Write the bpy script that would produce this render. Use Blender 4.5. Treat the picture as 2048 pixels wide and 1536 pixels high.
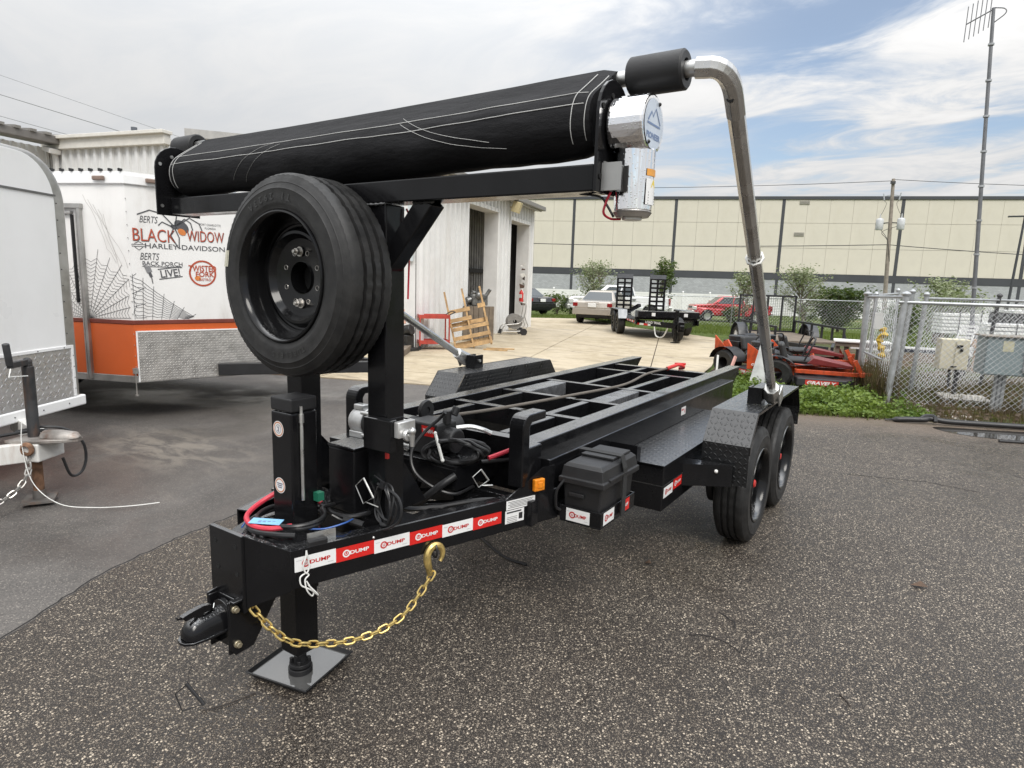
import bpy, bmesh, math, random
from mathutils import Vector, Matrix, Euler, noise
random.seed(7)
PI = math.pi
R = math.radians
for o_ in list(bpy.data.objects): bpy.data.objects.remove(o_)
S = bpy.context.scene
COL = S.collection
# ------------------------------------------------------------------ camera
cam = bpy.data.cameras.new('camera'); camo = bpy.data.objects.new('camera', cam); COL.objects.link(camo)
S.camera = camo
cam.sensor_width = 36; cam.lens = 36*1261.94/2048; cam.clip_start = .05; cam.clip_end = 2500
yaw, pit, rol = R(33.1806), R(-9.3353), R(1.7824)
fw = Vector((-math.sin(yaw)*math.cos(pit), math.cos(yaw)*math.cos(pit), math.sin(pit)))
rt = fw.cross(Vector((0, 0, 1))).normalized(); up = rt.cross(fw)
rt2 = rt*math.cos(rol)+up*math.sin(rol); up2 = -rt*math.sin(rol)+up*math.cos(rol)
m_ = Matrix((rt2, up2, -fw)).transposed().to_4x4(); m_.translation = Vector((2.0622, -1.5784, 1.6874))
camo.matrix_world = m_
S.render.resolution_x, S.render.resolution_y = 1024, 768
# ------------------------------------------------------------------ sky and sun
SUN_EL, SUN_AZ = R(48), R(128)          # azimuth measured clockwise from +Y
w = bpy.data.worlds.new('World'); S.world = w; w.use_nodes = True
wt = w.node_tree; wn = wt.nodes; wl = wt.links; wn.clear()
def WN(t, **k):
    n = wn.new(t)
    for a, b in k.items(): setattr(n, a, b)
    return n
def wmath(op, a, b=None, clamp=False):
    n = WN('ShaderNodeMath', operation=op, use_clamp=clamp)
    for i, x in enumerate((a, b)):
        if x is None: continue
        if isinstance(x, (int, float)): n.inputs[i].default_value = x
        else: wl.new(x, n.inputs[i])
    return n.outputs[0]
sky = WN('ShaderNodeTexSky', sky_type='NISHITA', sun_disc=False, sun_elevation=SUN_EL, sun_rotation=SUN_AZ,
         air_density=1.0, dust_density=1.2, ozone_density=1.0)
tc = WN('ShaderNodeTexCoord'); sp = WN('ShaderNodeSeparateXYZ'); wl.new(tc.outputs['Generated'], sp.inputs[0])
zc = wmath('MAXIMUM', sp.outputs[2], 0.0)
den = wmath('ADD', zc, .13)
cx_ = wmath('DIVIDE', sp.outputs[0], den); cy_ = wmath('DIVIDE', sp.outputs[1], den)
cmb = WN('ShaderNodeCombineXYZ'); wl.new(cx_, cmb.inputs[0]); wl.new(cy_, cmb.inputs[1])
def wnoise(scale, detail, rough, dist, vec, off=(0, 0, 0), sc=(1, 1, 1), rot=0):
    mp = WN('ShaderNodeMapping'); mp.inputs['Location'].default_value = off; mp.inputs['Scale'].default_value = sc
    mp.inputs['Rotation'].default_value = (0, 0, rot)
    wl.new(vec, mp.inputs[0])
    n = WN('ShaderNodeTexNoise'); n.inputs['Scale'].default_value = scale; n.inputs['Detail'].default_value = detail
    n.inputs['Roughness'].default_value = rough; n.inputs['Distortion'].default_value = dist
    wl.new(mp.outputs[0], n.inputs['Vector']); return n.outputs['Fac']
def wramp(x, a, b, lo=0, hi=1):
    n = WN('ShaderNodeMapRange', interpolation_type='SMOOTHSTEP'); wl.new(x, n.inputs[0])
    n.inputs[1].default_value = a; n.inputs[2].default_value = b; n.inputs[3].default_value = lo; n.inputs[4].default_value = hi
    return n.outputs[0]
n1 = wnoise(.55, 7, .58, .6, cmb.outputs[0], (3.1, 1.2, 0), (1, 1.25, 1), .5)
n2 = wnoise(1.9, 8, .62, .9, cmb.outputs[0], (7.7, 4.1, 2), (.8, 1.5, 1), .7)
# broad breaks in the overcast towards one side of the sky
brk = wramp(sp.outputs[0], -.58, -.16)
cov = wmath('ADD', wmath('MULTIPLY', n1, .62), wmath('MULTIPLY', n2, .38))
clear = wmath('MULTIPLY', wramp(cov, .53, .40), wmath('MULTIPLY', brk, .78), True)
clear = wmath('MULTIPLY', clear, wramp(sp.outputs[2], 1.0, .45))
# overcast luminance: brighter overhead, as an overcast sky is
lum = wmath('ADD', wmath('MULTIPLY', wmath('POWER', zc, 2.0), 1.50), .455)
lum = wmath('MULTIPLY', lum, wramp(sp.outputs[0], -1.0, -.5, .93, 1.0))
shade = wmath('SUBTRACT', wramp(wmath('ADD', wmath('MULTIPLY', n2, .55), wmath('MULTIPLY', n1, .45)), .34, .66), .5)
shade = wmath('ADD', wmath('MULTIPLY', shade, wmath('ADD', wmath('MULTIPLY', brk, .26), .07)), 1.0)
lum = wmath('MULTIPLY', lum, shade)
ccol = WN('ShaderNodeMix', data_type='RGBA'); wl.new(wramp(shade, .90, 1.08), ccol.inputs[0])
ccol.inputs[6].default_value = (.90, .945, 1.0, 1); ccol.inputs[7].default_value = (1.0, .995, .99, 1)
bc = WN('ShaderNodeBackground'); wl.new(ccol.outputs[2], bc.inputs[0]); wl.new(lum, bc.inputs[1])
bs = WN('ShaderNodeBackground'); wl.new(sky.outputs[0], bs.inputs[0]); bs.inputs[1].default_value = .10
mx = WN('ShaderNodeMixShader'); wl.new(clear, mx.inputs[0]); wl.new(bc.outputs[0], mx.inputs[1]); wl.new(bs.outputs[0], mx.inputs[2])
wo = WN('ShaderNodeOutputWorld'); wl.new(mx.outputs[0], wo.inputs[0])
sun = bpy.data.lights.new('sun', 'SUN'); suno = bpy.data.objects.new('sun', sun); COL.objects.link(suno)
sun.energy = 1.5; sun.angle = R(24); sun.color = (1, .96, .9)
sd = Vector((math.sin(SUN_AZ)*math.cos(SUN_EL), math.cos(SUN_AZ)*math.cos(SUN_EL), math.sin(SUN_EL)))
suno.rotation_euler = (-sd).to_track_quat('-Z', 'Y').to_euler(); suno.location = (20, -20, 40)
S.view_settings.view_transform = 'Standard'; S.view_settings.look = 'None'; S.view_settings.exposure = 0.62
S.view_settings.gamma = 1; S.view_settings.use_curve_mapping = False
try:
    S.cycles.use_denoising = True; S.cycles.max_bounces = 6; S.cycles.diffuse_bounces = 3; S.cycles.glossy_bounces = 3
    S.cycles.transparent_max_bounces = 8; S.cycles.caustics_reflective = False; S.cycles.caustics_refractive = False
except Exception: pass

# ------------------------------------------------------------------ materials
class NT:
    def __init__(s, name):
        s.m = bpy.data.materials.new(name); s.m.use_nodes = True; s.t = s.m.node_tree; s.t.nodes.clear()
        s.out = s.n('ShaderNodeOutputMaterial'); s.b = s.n('ShaderNodeBsdfPrincipled'); s.l(s.b.outputs[0], s.out.inputs[0])
        s.tc = s.n('ShaderNodeTexCoord')
    def n(s, t, **k):
        n = s.t.nodes.new(t)
        for a, b in k.items(): setattr(n, a, b)
        return n
    def l(s, a, b): s.t.links.new(a, b)
    def set(s, inp, x):
        if isinstance(x, (int, float)): inp.default_value = x
        elif isinstance(x, tuple): inp.default_value = x if len(x) == len(inp.default_value) else x+(1,)
        else: s.l(x, inp)
    def math(s, op, a, b=0, clamp=False):
        n = s.n('ShaderNodeMath', operation=op, use_clamp=clamp); s.set(n.inputs[0], a); s.set(n.inputs[1], b); return n.outputs[0]
    def vec(s, coord='Object', scale=(1, 1, 1), rot=(0, 0, 0), loc=(0, 0, 0)):
        mp = s.n('ShaderNodeMapping'); mp.inputs['Scale'].default_value = scale; mp.inputs['Rotation'].default_value = rot
        mp.inputs['Location'].default_value = loc
        if coord == 'World':
            g = s.n('ShaderNodeNewGeometry'); s.l(g.outputs['Position'], mp.inputs[0])
        else: s.l(s.tc.outputs[coord], mp.inputs[0])
        return mp.outputs[0]
    def noise(s, v, scale, detail=4, rough=.55, dist=0, out='Fac'):
        n = s.n('ShaderNodeTexNoise'); s.l(v, n.inputs['Vector']); n.inputs['Scale'].default_value = scale
        n.inputs['Detail'].default_value = detail; n.inputs['Roughness'].default_value = rough; n.inputs['Distortion'].default_value = dist
        return n.outputs[out]
    def vor(s, v, scale, feat='F1', rnd=1):
        n = s.n('ShaderNodeTexVoronoi', feature=feat); s.l(v, n.inputs['Vector']); n.inputs['Scale'].default_value = scale
        n.inputs['Randomness'].default_value = rnd; return n
    def ramp(s, x, a, b, lo=0.0, hi=1.0, sm=True):
        n = s.n('ShaderNodeMapRange', interpolation_type='SMOOTHSTEP' if sm else 'LINEAR'); s.set(n.inputs[0], x)
        for i, q in enumerate((a, b, lo, hi)): s.set(n.inputs[i+1], q)
        return n.outputs[0]
    def mix(s, f, a, b, mode='MIX'):
        n = s.n('ShaderNodeMix', data_type='RGBA', blend_type=mode); s.set(n.inputs[0], f); s.set(n.inputs[6], a); s.set(n.inputs[7], b)
        return n.outputs[2]
    def bump(s, h, strength=.3, dist=.01, nrm=None):
        n = s.n('ShaderNodeBump'); n.inputs['Strength'].default_value = strength; n.inputs['Distance'].default_value = dist
        s.l(h, n.inputs['Height'])
        if nrm is not None: s.l(nrm, n.inputs['Normal'])
        s.l(n.outputs[0], s.b.inputs['Normal']); return n.outputs[0]
    def col(s, x): s.set(s.b.inputs['Base Color'], x)
    def rough(s, x): s.set(s.b.inputs['Roughness'], x)
    def metal(s, x): s.set(s.b.inputs['Metallic'], x)
    def spec(s, x): s.set(s.b.inputs['Specular IOR Level'], x)
MATS = {}
def M(name, col, rough=.5, metal=0, var=.12, vs=6, rvar=.08, bump=0, bs=60, spec=.5, coat=0, dirt=None, dirts=1.5, dirta=.5):
    """plain surface with soft colour and gloss variation, optional fine relief and grime"""
    if name in MATS: return MATS[name]
    k = NT(name); v = k.vec('Object'); f = k.noise(v, vs, 5, .6)
    a = tuple(c*(1-var) for c in col); b = tuple(min(1, c*(1+var)) for c in col)
    c = k.mix(k.ramp(f, .3, .7), a, b)
    if dirt:
        d = k.noise(k.vec('Object', (1, 1, .35)), dirts, 7, .68, .4)
        c = k.mix(k.math('MULTIPLY', k.ramp(d, .48, .74), dirta), c, dirt)
    k.col(c); k.rough(k.ramp(f, .25, .75, max(.02, rough-rvar), min(1, rough+rvar))); k.metal(metal); k.spec(spec)
    if coat: k.b.inputs['Coat Weight'].default_value = coat; k.b.inputs['Coat Roughness'].default_value = .08
    if bump: k.bump(k.noise(v, bs, 4, .6), bump, .004)
    MATS[name] = k.m; return k.m
def M_emit(name, col, st):
    k = NT(name); k.col(col); k.set(k.b.inputs['Emission Color'], col); k.b.inputs['Emission Strength'].default_value = st
    MATS[name] = k.m; return k.m
def wetpaint(name, col, rough=.16, drop=.5):
    """gloss paint; rain beads where the face looks up"""
    k = NT(name); v = k.vec('Object'); f = k.noise(v, 5, 5, .6)
    k.col(k.mix(k.ramp(f, .3, .7), tuple(c*.8 for c in col), tuple(c*1.25 for c in col)))
    g = k.n('ShaderNodeNewGeometry'); s = k.n('ShaderNodeSeparateXYZ'); k.l(g.outputs['Normal'], s.inputs[0])
    upm = k.ramp(s.outputs[2], .6, .9)
    vo = k.vor(v, 95); dr = k.ramp(vo.outputs['Distance'], .42, .12)
    vo2 = k.vor(v, 38); dr2 = k.ramp(vo2.outputs['Distance'], .30, .10)
    wet = k.ramp(k.noise(v, 3.3, 4, .6), .40, .58)
    h = k.math('MULTIPLY', k.math('ADD', dr, dr2), k.math('MULTIPLY', upm, wet))
    pe = k.noise(v, 26, 2, .5)
    hh = k.math('ADD', k.math('MULTIPLY', h, drop), k.math('MULTIPLY', pe, .10))
    k.l(k.bump(hh, .55, .0035), k.b.inputs['Coat Normal'])
    k.rough(k.ramp(k.noise(v, 9, 4, .65), .3, .7, rough*.7, rough*1.6)); k.spec(.28)
    k.l(k.math('MULTIPLY', upm, k.ramp(k.noise(v, 2.1, 3, .6), .25, .5)), k.b.inputs['Coat Weight']); k.b.inputs['Coat Roughness'].default_value = .12; k.b.inputs['Coat IOR'].default_value = 2.1
    MATS[name] = k.m; return k.m
def diamond(name, col, rough, metal, pitch=.034, hgt=.004, var=.15, wetf=0, dirt=None):
    """raised lozenge plate, laid out in metres on the surface"""
    k = NT(name); sc = 1/pitch
    uv = k.vec('UV', (sc, sc, sc)); s = k.n('ShaderNodeSeparateXYZ'); k.l(uv, s.inputs[0]); u, v_ = s.outputs[0], s.outputs[1]
    par = k.math('MODULO', k.math('ABSOLUTE', k.math('ADD', k.math('FLOOR', u), k.math('FLOOR', v_))), 2)
    sg = k.math('SUBTRACT', 1, k.math('MULTIPLY', par, 2))
    fu = k.math('SUBTRACT', k.math('FRACT', u), .5); fv = k.math('MULTIPLY', k.math('SUBTRACT', k.math('FRACT', v_), .5), sg)
    a = k.math('MULTIPLY', k.math('ADD', fu, fv), .707/.47); b = k.math('MULTIPLY', k.math('SUBTRACT', fu, fv), .707/.15)
    r2 = k.math('ADD', k.math('MULTIPLY', a, a), k.math('MULTIPLY', b, b))
    lug = k.ramp(r2, 1.0, .25)
    o = k.vec('Object'); f = k.noise(o, 4, 5, .6)
    c = k.mix(k.ramp(f, .3, .7), tuple(x*(1-var) for x in col), tuple(min(1, x*(1+var)) for x in col))
    if dirt: c = k.mix(k.math('MULTIPLY', k.ramp(k.noise(o, 1.6, 6, .7), .5, .75), .5), c, dirt)
    k.col(c); k.metal(metal)
    fine = k.noise(o, 160, 3, .6)
    k.l(k.bump(k.math('ADD', lug, k.math('MULTIPLY', fine, .12+wetf)), .8, hgt), k.b.inputs['Coat Normal'])
    k.rough(k.ramp(k.noise(o, 11, 4, .6), .3, .7, rough*.75, rough*1.35))
    if wetf:
        g = k.n('ShaderNodeNewGeometry'); s3 = k.n('ShaderNodeSeparateXYZ'); k.l(g.outputs['True Normal'], s3.inputs[0]); k.l(k.ramp(s3.outputs[2], .42, .95), k.b.inputs['Coat Weight'])
        k.b.inputs['Coat Roughness'].default_value = .22; k.b.inputs['Coat IOR'].default_value = 1.9
    MATS[name] = k.m; return k.m
def leafmat(name, c1, c2, rough=.5):
    k = NT(name); oi = k.n('ShaderNodeNewGeometry'); v = k.vec('Object'); f = k.noise(v, 1.7, 3, .6); f2 = k.noise(v, 31, 2, .5)
    c = k.mix(k.ramp(k.math('ADD', k.math('MULTIPLY', f, .5), k.math('MULTIPLY', f2, .5)), .36, .64), c1, c2)
    k.col(c); k.rough(rough); k.spec(.35)
    tr = k.n('ShaderNodeBsdfTranslucent'); k.l(k.mix(.5, c, (.25, .34, .05)), tr.inputs[0])
    ms = k.n('ShaderNodeMixShader'); ms.inputs[0].default_value = .28; k.l(k.b.outputs[0], ms.inputs[1]); k.l(tr.outputs[0], ms.inputs[2])
    k.l(ms.outputs[0], k.out.inputs[0]); MATS[name] = k.m; return k.m
def glassmat(name, tint=(.05, .06, .065), rough=.04):
    k = NT(name); k.col(tint); k.rough(rough); k.spec(.6); k.b.inputs['Coat Weight'].default_value = .15; MATS[name] = k.m; return k.m

# ------------------------------------------------------------------ mesh helpers
def vx(*a): return Vector(a)
class MB:
    def __init__(s): s.v = []; s.f = []; s.mi = []; s.sm = []; s.cur = 0; s.T = None
    def add(s, vs, fs, smooth=False):
        o = len(s.v)
        for p in vs:
            p = Vector(p); s.v.append(s.T @ p if s.T else p)
        for f in fs: s.f.append(tuple(i+o for i in f)); s.mi.append(s.cur); s.sm.append(smooth)
        return s
    def box(s, x0, y0, z0, x1, y1, z1):
        if x0 > x1: x0, x1 = x1, x0
        if y0 > y1: y0, y1 = y1, y0
        if z0 > z1: z0, z1 = z1, z0
        return s.add([(x0, y0, z0), (x1, y0, z0), (x1, y1, z0), (x0, y1, z0), (x0, y0, z1), (x1, y0, z1), (x1, y1, z1), (x0, y1, z1)],
              [(3, 2, 1, 0), (4, 5, 6, 7), (0, 1, 5, 4), (1, 2, 6, 5), (2, 3, 7, 6), (3, 0, 4, 7)])
    def cbox(s, c, d, rot=None):
        hx, hy, hz = d[0]/2, d[1]/2, d[2]/2; m = Euler(rot).to_matrix() if rot else None; c = Vector(c)
        vs = []
        for z in (-hz, hz):
            for x, y in ((-hx, -hy), (hx, -hy), (hx, hy), (-hx, hy)):
                p = Vector((x, y, z)); vs.append(c+(m @ p if m else p))
        return s.add(vs, [(3, 2, 1, 0), (4, 5, 6, 7), (0, 1, 5, 4), (1, 2, 6, 5), (2, 3, 7, 6), (3, 0, 4, 7)])
    def bar(s, p0, p1, wd, ht, upv=(0, 0, 1)):
        """rectangular bar from p0 to p1, wd across, ht along upv"""
        p0, p1 = Vector(p0), Vector(p1); d = (p1-p0).normalized(); u = Vector(upv)
        r = d.cross(u).normalized(); u = r.cross(d).normalized(); vs = []
        for p in (p0, p1):
            for a, b in ((-1, -1), (1, -1), (1, 1), (-1, 1)): vs.append(p+r*(a*wd/2)+u*(b*ht/2))
        return s.add(vs, [(0, 1, 2, 3), (7, 6, 5, 4), (0, 4, 5, 1), (1, 5, 6, 2), (2, 6, 7, 3), (3, 7, 4, 0)])
    def prism(s, pts, axis, a, b):
        """polygon (2-D pts in the two other axes, in order) extruded along axis from a to b"""
        n = len(pts)
        def P(q, t):
            return {'x': (t, q[0], q[1]), 'y': (q[0], t, q[1]), 'z': (q[0], q[1], t)}[axis]
        vs = [P(q, a) for q in pts]+[P(q, b) for q in pts]
        fs = [tuple(range(n-1, -1, -1)), tuple(range(n, 2*n))]+[(i, (i+1) % n, n+(i+1) % n, n+i) for i in range(n)]
        return s.add(vs, fs)
    def poly(s, pts, smooth=False): return s.add(pts, [tuple(range(len(pts)))], smooth)
    def sweep(s, path, r, n=8, closed=False, cap=True, smooth=True, a0=0.0, sy=1.0):
        P = [Vector(p) for p in path]; m = len(P); rs = r if isinstance(r, (list, tuple)) else [r]*m
        T = []
        for i in range(m):
            a = P[i-1] if (i > 0 or closed) else P[i]; b = P[(i+1) % m] if (i < m-1 or closed) else P[i]
            T.append((b-a).normalized())
        u = T[0].orthogonal().normalized() if abs(T[0].z) > .95 else T[0].cross(Vector((0, 0, 1))).normalized()
        vs = []; 
        for i in range(m):
            u = (u-T[i]*u.dot(T[i])).normalized(); w_ = T[i].cross(u)
            for j in range(n):
                an = a0+2*PI*j/n; vs.append(P[i]+(u*math.cos(an)+w_*math.sin(an)*sy)*rs[i])
        fs = []
        for i in range(m if closed else m-1):
            i2 = (i+1) % m
            for j in range(n): fs.append((i*n+j, i*n+(j+1) % n, i2*n+(j+1) % n, i2*n+j))
        s.add(vs, fs, smooth)
        if cap and not closed:
            o = len(s.v)-len(vs)
            s.f.append(tuple(o+j for j in range(n-1, -1, -1))); s.mi.append(s.cur); s.sm.append(False)
            s.f.append(tuple(o+(m-1)*n+j for j in range(n))); s.mi.append(s.cur); s.sm.append(False)
        return s
    def cyl(s, p0, p1, r0, r1=None, n=16, cap=True, a0=0.0): return s.sweep([p0, p1], [r0, r0 if r1 is None else r1], n, cap=cap, a0=a0)
    def lathe(s, prof, c, axis='y', n=48, closed=False, wob=None):
        """prof: (radius, along) pairs swung round the axis through c"""
        c = Vector(c); m = len(prof); vs = []
        for j in range(n):
            an = 2*PI*j/n; ca, sa = math.cos(an), math.sin(an)
            for i, (r, t) in enumerate(prof):
                if wob: r, t = wob(i, j, r, t)
                vs.append(c+{'y': Vector((r*ca, t, r*sa)), 'x': Vector((t, r*ca, r*sa)), 'z': Vector((r*ca, r*sa, t))}[axis])
        fs = []; k = m if closed else m-1
        for j in range(n):
            j2 = (j+1) % n
            for i in range(k):
                i2 = (i+1) % m; q = (j*m+i, j*m+i2, j2*m+i2, j2*m+i)
                fs.append(q if axis != 'y' else q[::-1])
        return s.add(vs, fs, True)
    def sphere(s, c, r, n=12, sc=(1, 1, 1)):
        m = n//2; prof = [(max(1e-4, r*math.sin(PI*i/m)), -r*math.cos(PI*i/m)) for i in range(m+1)]
        vs0 = len(s.v); s.lathe(prof, (0, 0, 0), 'z', n)
        for i in range(vs0, len(s.v)):
            p = s.v[i] if not s.T else s.T.inverted() @ s.v[i]
            p = Vector((p.x*sc[0], p.y*sc[1], p.z*sc[2]))+Vector(c); s.v[i] = s.T @ p if s.T else p
        return s
    def hull_loft(s, rings, cap=True, smooth=True, closed=True):
        m = len(rings); n = len(rings[0]); vs = [p for r_ in rings for p in r_]; fs = []
        for i in range(m-1):
            for j in range(n if closed else n-1): fs.append((i*n+j, i*n+(j+1) % n, (i+1)*n+(j+1) % n, (i+1)*n+j))
        s.add(vs, fs, smooth)
        if cap:
            o = len(s.v)-len(vs)
            s.f.append(tuple(o+j for j in range(n-1, -1, -1))); s.mi.append(s.cur); s.sm.append(False)
            s.f.append(tuple(o+(m-1)*n+j for j in range(n))); s.mi.append(s.cur); s.sm.append(False)
        return s
    def mesh(s, name, mats, fix=True, sharp=38):
        me = bpy.data.meshes.new(name); me.from_pydata([tuple(p) for p in s.v], [], s.f)
        for m in (mats if isinstance(mats, (list, tuple)) else [mats]): me.materials.append(m)
        me.polygons.foreach_set('material_index', s.mi); me.polygons.foreach_set('use_smooth', s.sm)
        if fix:
            bm = bmesh.new(); bm.from_mesh(me); bmesh.ops.recalc_face_normals(bm, faces=bm.faces); bm.to_mesh(me); bm.free()
        if any(s.sm): me.set_sharp_from_angle(angle=R(sharp))
        uvl = me.uv_layers.new(name='UVMap'); d = [0.0]*(2*len(me.loops)); V = me.vertices
        for p in me.polygons:
            nx, ny, nz = abs(p.normal.x), abs(p.normal.y), abs(p.normal.z)
            for li in p.loop_indices:
                co = V[me.loops[li].vertex_index].co
                if nz >= nx and nz >= ny: d[2*li], d[2*li+1] = co.x, co.y
                elif nx >= ny: d[2*li], d[2*li+1] = co.y, co.z
                else: d[2*li], d[2*li+1] = co.x, co.z
        uvl.data.foreach_set('uv', d); me.update(); return me
    def build(s, name, mats, parent=None, bev=0, seg=2, fix=True, loc=None, rz=0, sharp=38):
        o = bpy.data.objects.new(name, s.mesh(name, mats, fix, sharp)); COL.objects.link(o)
        if parent: o.parent = parent
        if loc is not None: o.location = loc
        if rz: o.rotation_euler = (0, 0, rz)
        if bev:
            b = o.modifiers.new('bevel', 'BEVEL'); b.width = bev; b.segments = seg; b.limit_method = 'ANGLE'; b.angle_limit = R(40)
        return o
def tag(o, label=None, cat=None, group=None, kind=None):
    if label: o['label'] = label
    if cat: o['category'] = cat
    if group: o['group'] = group
    if kind: o['kind'] = kind
    return o
def thing(name, label, cat, loc=(0, 0, 0), rz=0, group=None):
    o = bpy.data.objects.new(name, None); COL.objects.link(o); o.location = loc; o.rotation_euler = (0, 0, rz)
    o.empty_display_size = .2
    return tag(o, label, cat, group)
def empty(name, parent, loc=(0, 0, 0), rot=(0, 0, 0)):
    o = bpy.data.objects.new(name, None); COL.objects.link(o); o.parent = parent; o.location = loc; o.rotation_euler = rot; return o
def inst(src, name, parent, loc=(0, 0, 0), rot=(0, 0, 0), scale=None):
    o = src.copy(); o.name = name; COL.objects.link(o); o.parent = parent; o.location = loc; o.rotation_euler = rot
    if scale: o.scale = scale
    return o
def copy_tree(o, parent=None):
    c = o.copy(); COL.objects.link(c)
    if parent: c.parent = parent
    for ch in list(o.children): copy_tree(ch, c)
    return c
def arc(c, r, a0, a1, n, plane='xz'):
    out = []
    for i in range(n+1):
        a = a0+(a1-a0)*i/n; p, q = c[0]+r*math.cos(a), c[1]+r*math.sin(a); out.append((p, q))
    return out
def spline(pts, n=8, closed=False):
    P = [Vector(p) for p in pts]; out = []; m = len(P)
    for i in range(m if closed else m-1):
        p0 = P[i-1] if (i > 0 or closed) else P[0]*2-P[1]; p1 = P[i]; p2 = P[(i+1) % m]
        p3 = P[(i+2) % m] if (i+2 < m or closed) else P[-1]*2-P[-2]
        for k in range(n):
            t = k/n; out.append(.5*((2*p1)+(p2-p0)*t+(2*p0-5*p1+4*p2-p3)*t*t+(3*p1-p0-3*p2+p3)*t*t*t))
    if not closed: out.append(P[-1])
    return out
_tc = {}
def text_mesh(txt, bold=0.0, shear=0.0):
    key = (txt, bold, shear)
    if key in _tc: return _tc[key]
    cu = bpy.data.curves.new('txt', 'FONT'); cu.body = txt; cu.size = 1; cu.offset = bold; cu.shear = shear; cu.align_x = 'CENTER'; cu.align_y = 'CENTER'
    cu.resolution_u = 3
    ob = bpy.data.objects.new('txt', cu); COL.objects.link(ob)
    dg = bpy.context.evaluated_depsgraph_get(); me = bpy.data.meshes.new_from_object(ob.evaluated_get(dg))
    vs = [v.co.copy() for v in me.vertices]; fs = [tuple(p.vertices) for p in me.polygons]
    bpy.data.objects.remove(ob); bpy.data.curves.remove(cu); bpy.data.meshes.remove(me)
    xs = [v.x for v in vs] or [0]; ys = [v.y for v in vs] or [0]
    _tc[key] = (vs, fs, min(xs), max(xs), min(ys), max(ys)); return _tc[key]
def put_text(mb, txt, o, u, v, width=None, height=None, bold=0.0, shear=0.0):
    """flat lettering centred at o, reading along u with v up; sized to width and height"""
    vs, fs, x0, x1, y0, y1 = text_mesh(txt, bold, shear)
    if not vs: return mb
    sx = width/(x1-x0) if width else None; sy = height/(y1-y0) if height else None
    sx = sx or sy; sy = sy or sx; cx0, cy0 = (x0+x1)/2, (y0+y1)/2; o, u, v = Vector(o), Vector(u).normalized(), Vector(v).normalized()
    return mb.add([o+u*((p.x-cx0)*sx)+v*((p.y-cy0)*sy) for p in vs], fs)
def put_rect(mb, o, u, v, wd, ht):
    o, u, v = Vector(o), Vector(u).normalized(), Vector(v).normalized()
    return mb.add([o-u*wd/2-v*ht/2, o+u*wd/2-v*ht/2, o+u*wd/2+v*ht/2, o-u*wd/2+v*ht/2], [(0, 1, 2, 3)])
def put_ring(mb, o, u, v, r0, r1, n=24):
    o, u, v = Vector(o), Vector(u).normalized(), Vector(v).normalized(); vs = []
    for r in (r0, r1):
        for j in range(n): vs.append(o+u*(r*math.cos(2*PI*j/n))+v*(r*math.sin(2*PI*j/n)))
    return mb.add(vs, [(j, (j+1) % n, n+(j+1) % n, n+j) for j in range(n)])
def put_line(mb, pts, o, u, v, wd):
    """flat stroke through 2-D pts on the plane o,u,v"""
    o, u, v = Vector(o), Vector(u).normalized(), Vector(v).normalized(); q = [Vector((p[0], p[1])) for p in pts]; vs = []; n = len(q)
    for i in range(n):
        d = (q[min(n-1, i+1)]-q[max(0, i-1)]).normalized(); nn = Vector((-d.y, d.x))*wd/2
        for s_ in (-1, 1): p = q[i]+nn*s_; vs.append(o+u*p.x+v*p.y)
    return mb.add(vs, [(2*i, 2*i+2, 2*i+3, 2*i+1) for i in range(n-1)])
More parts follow.
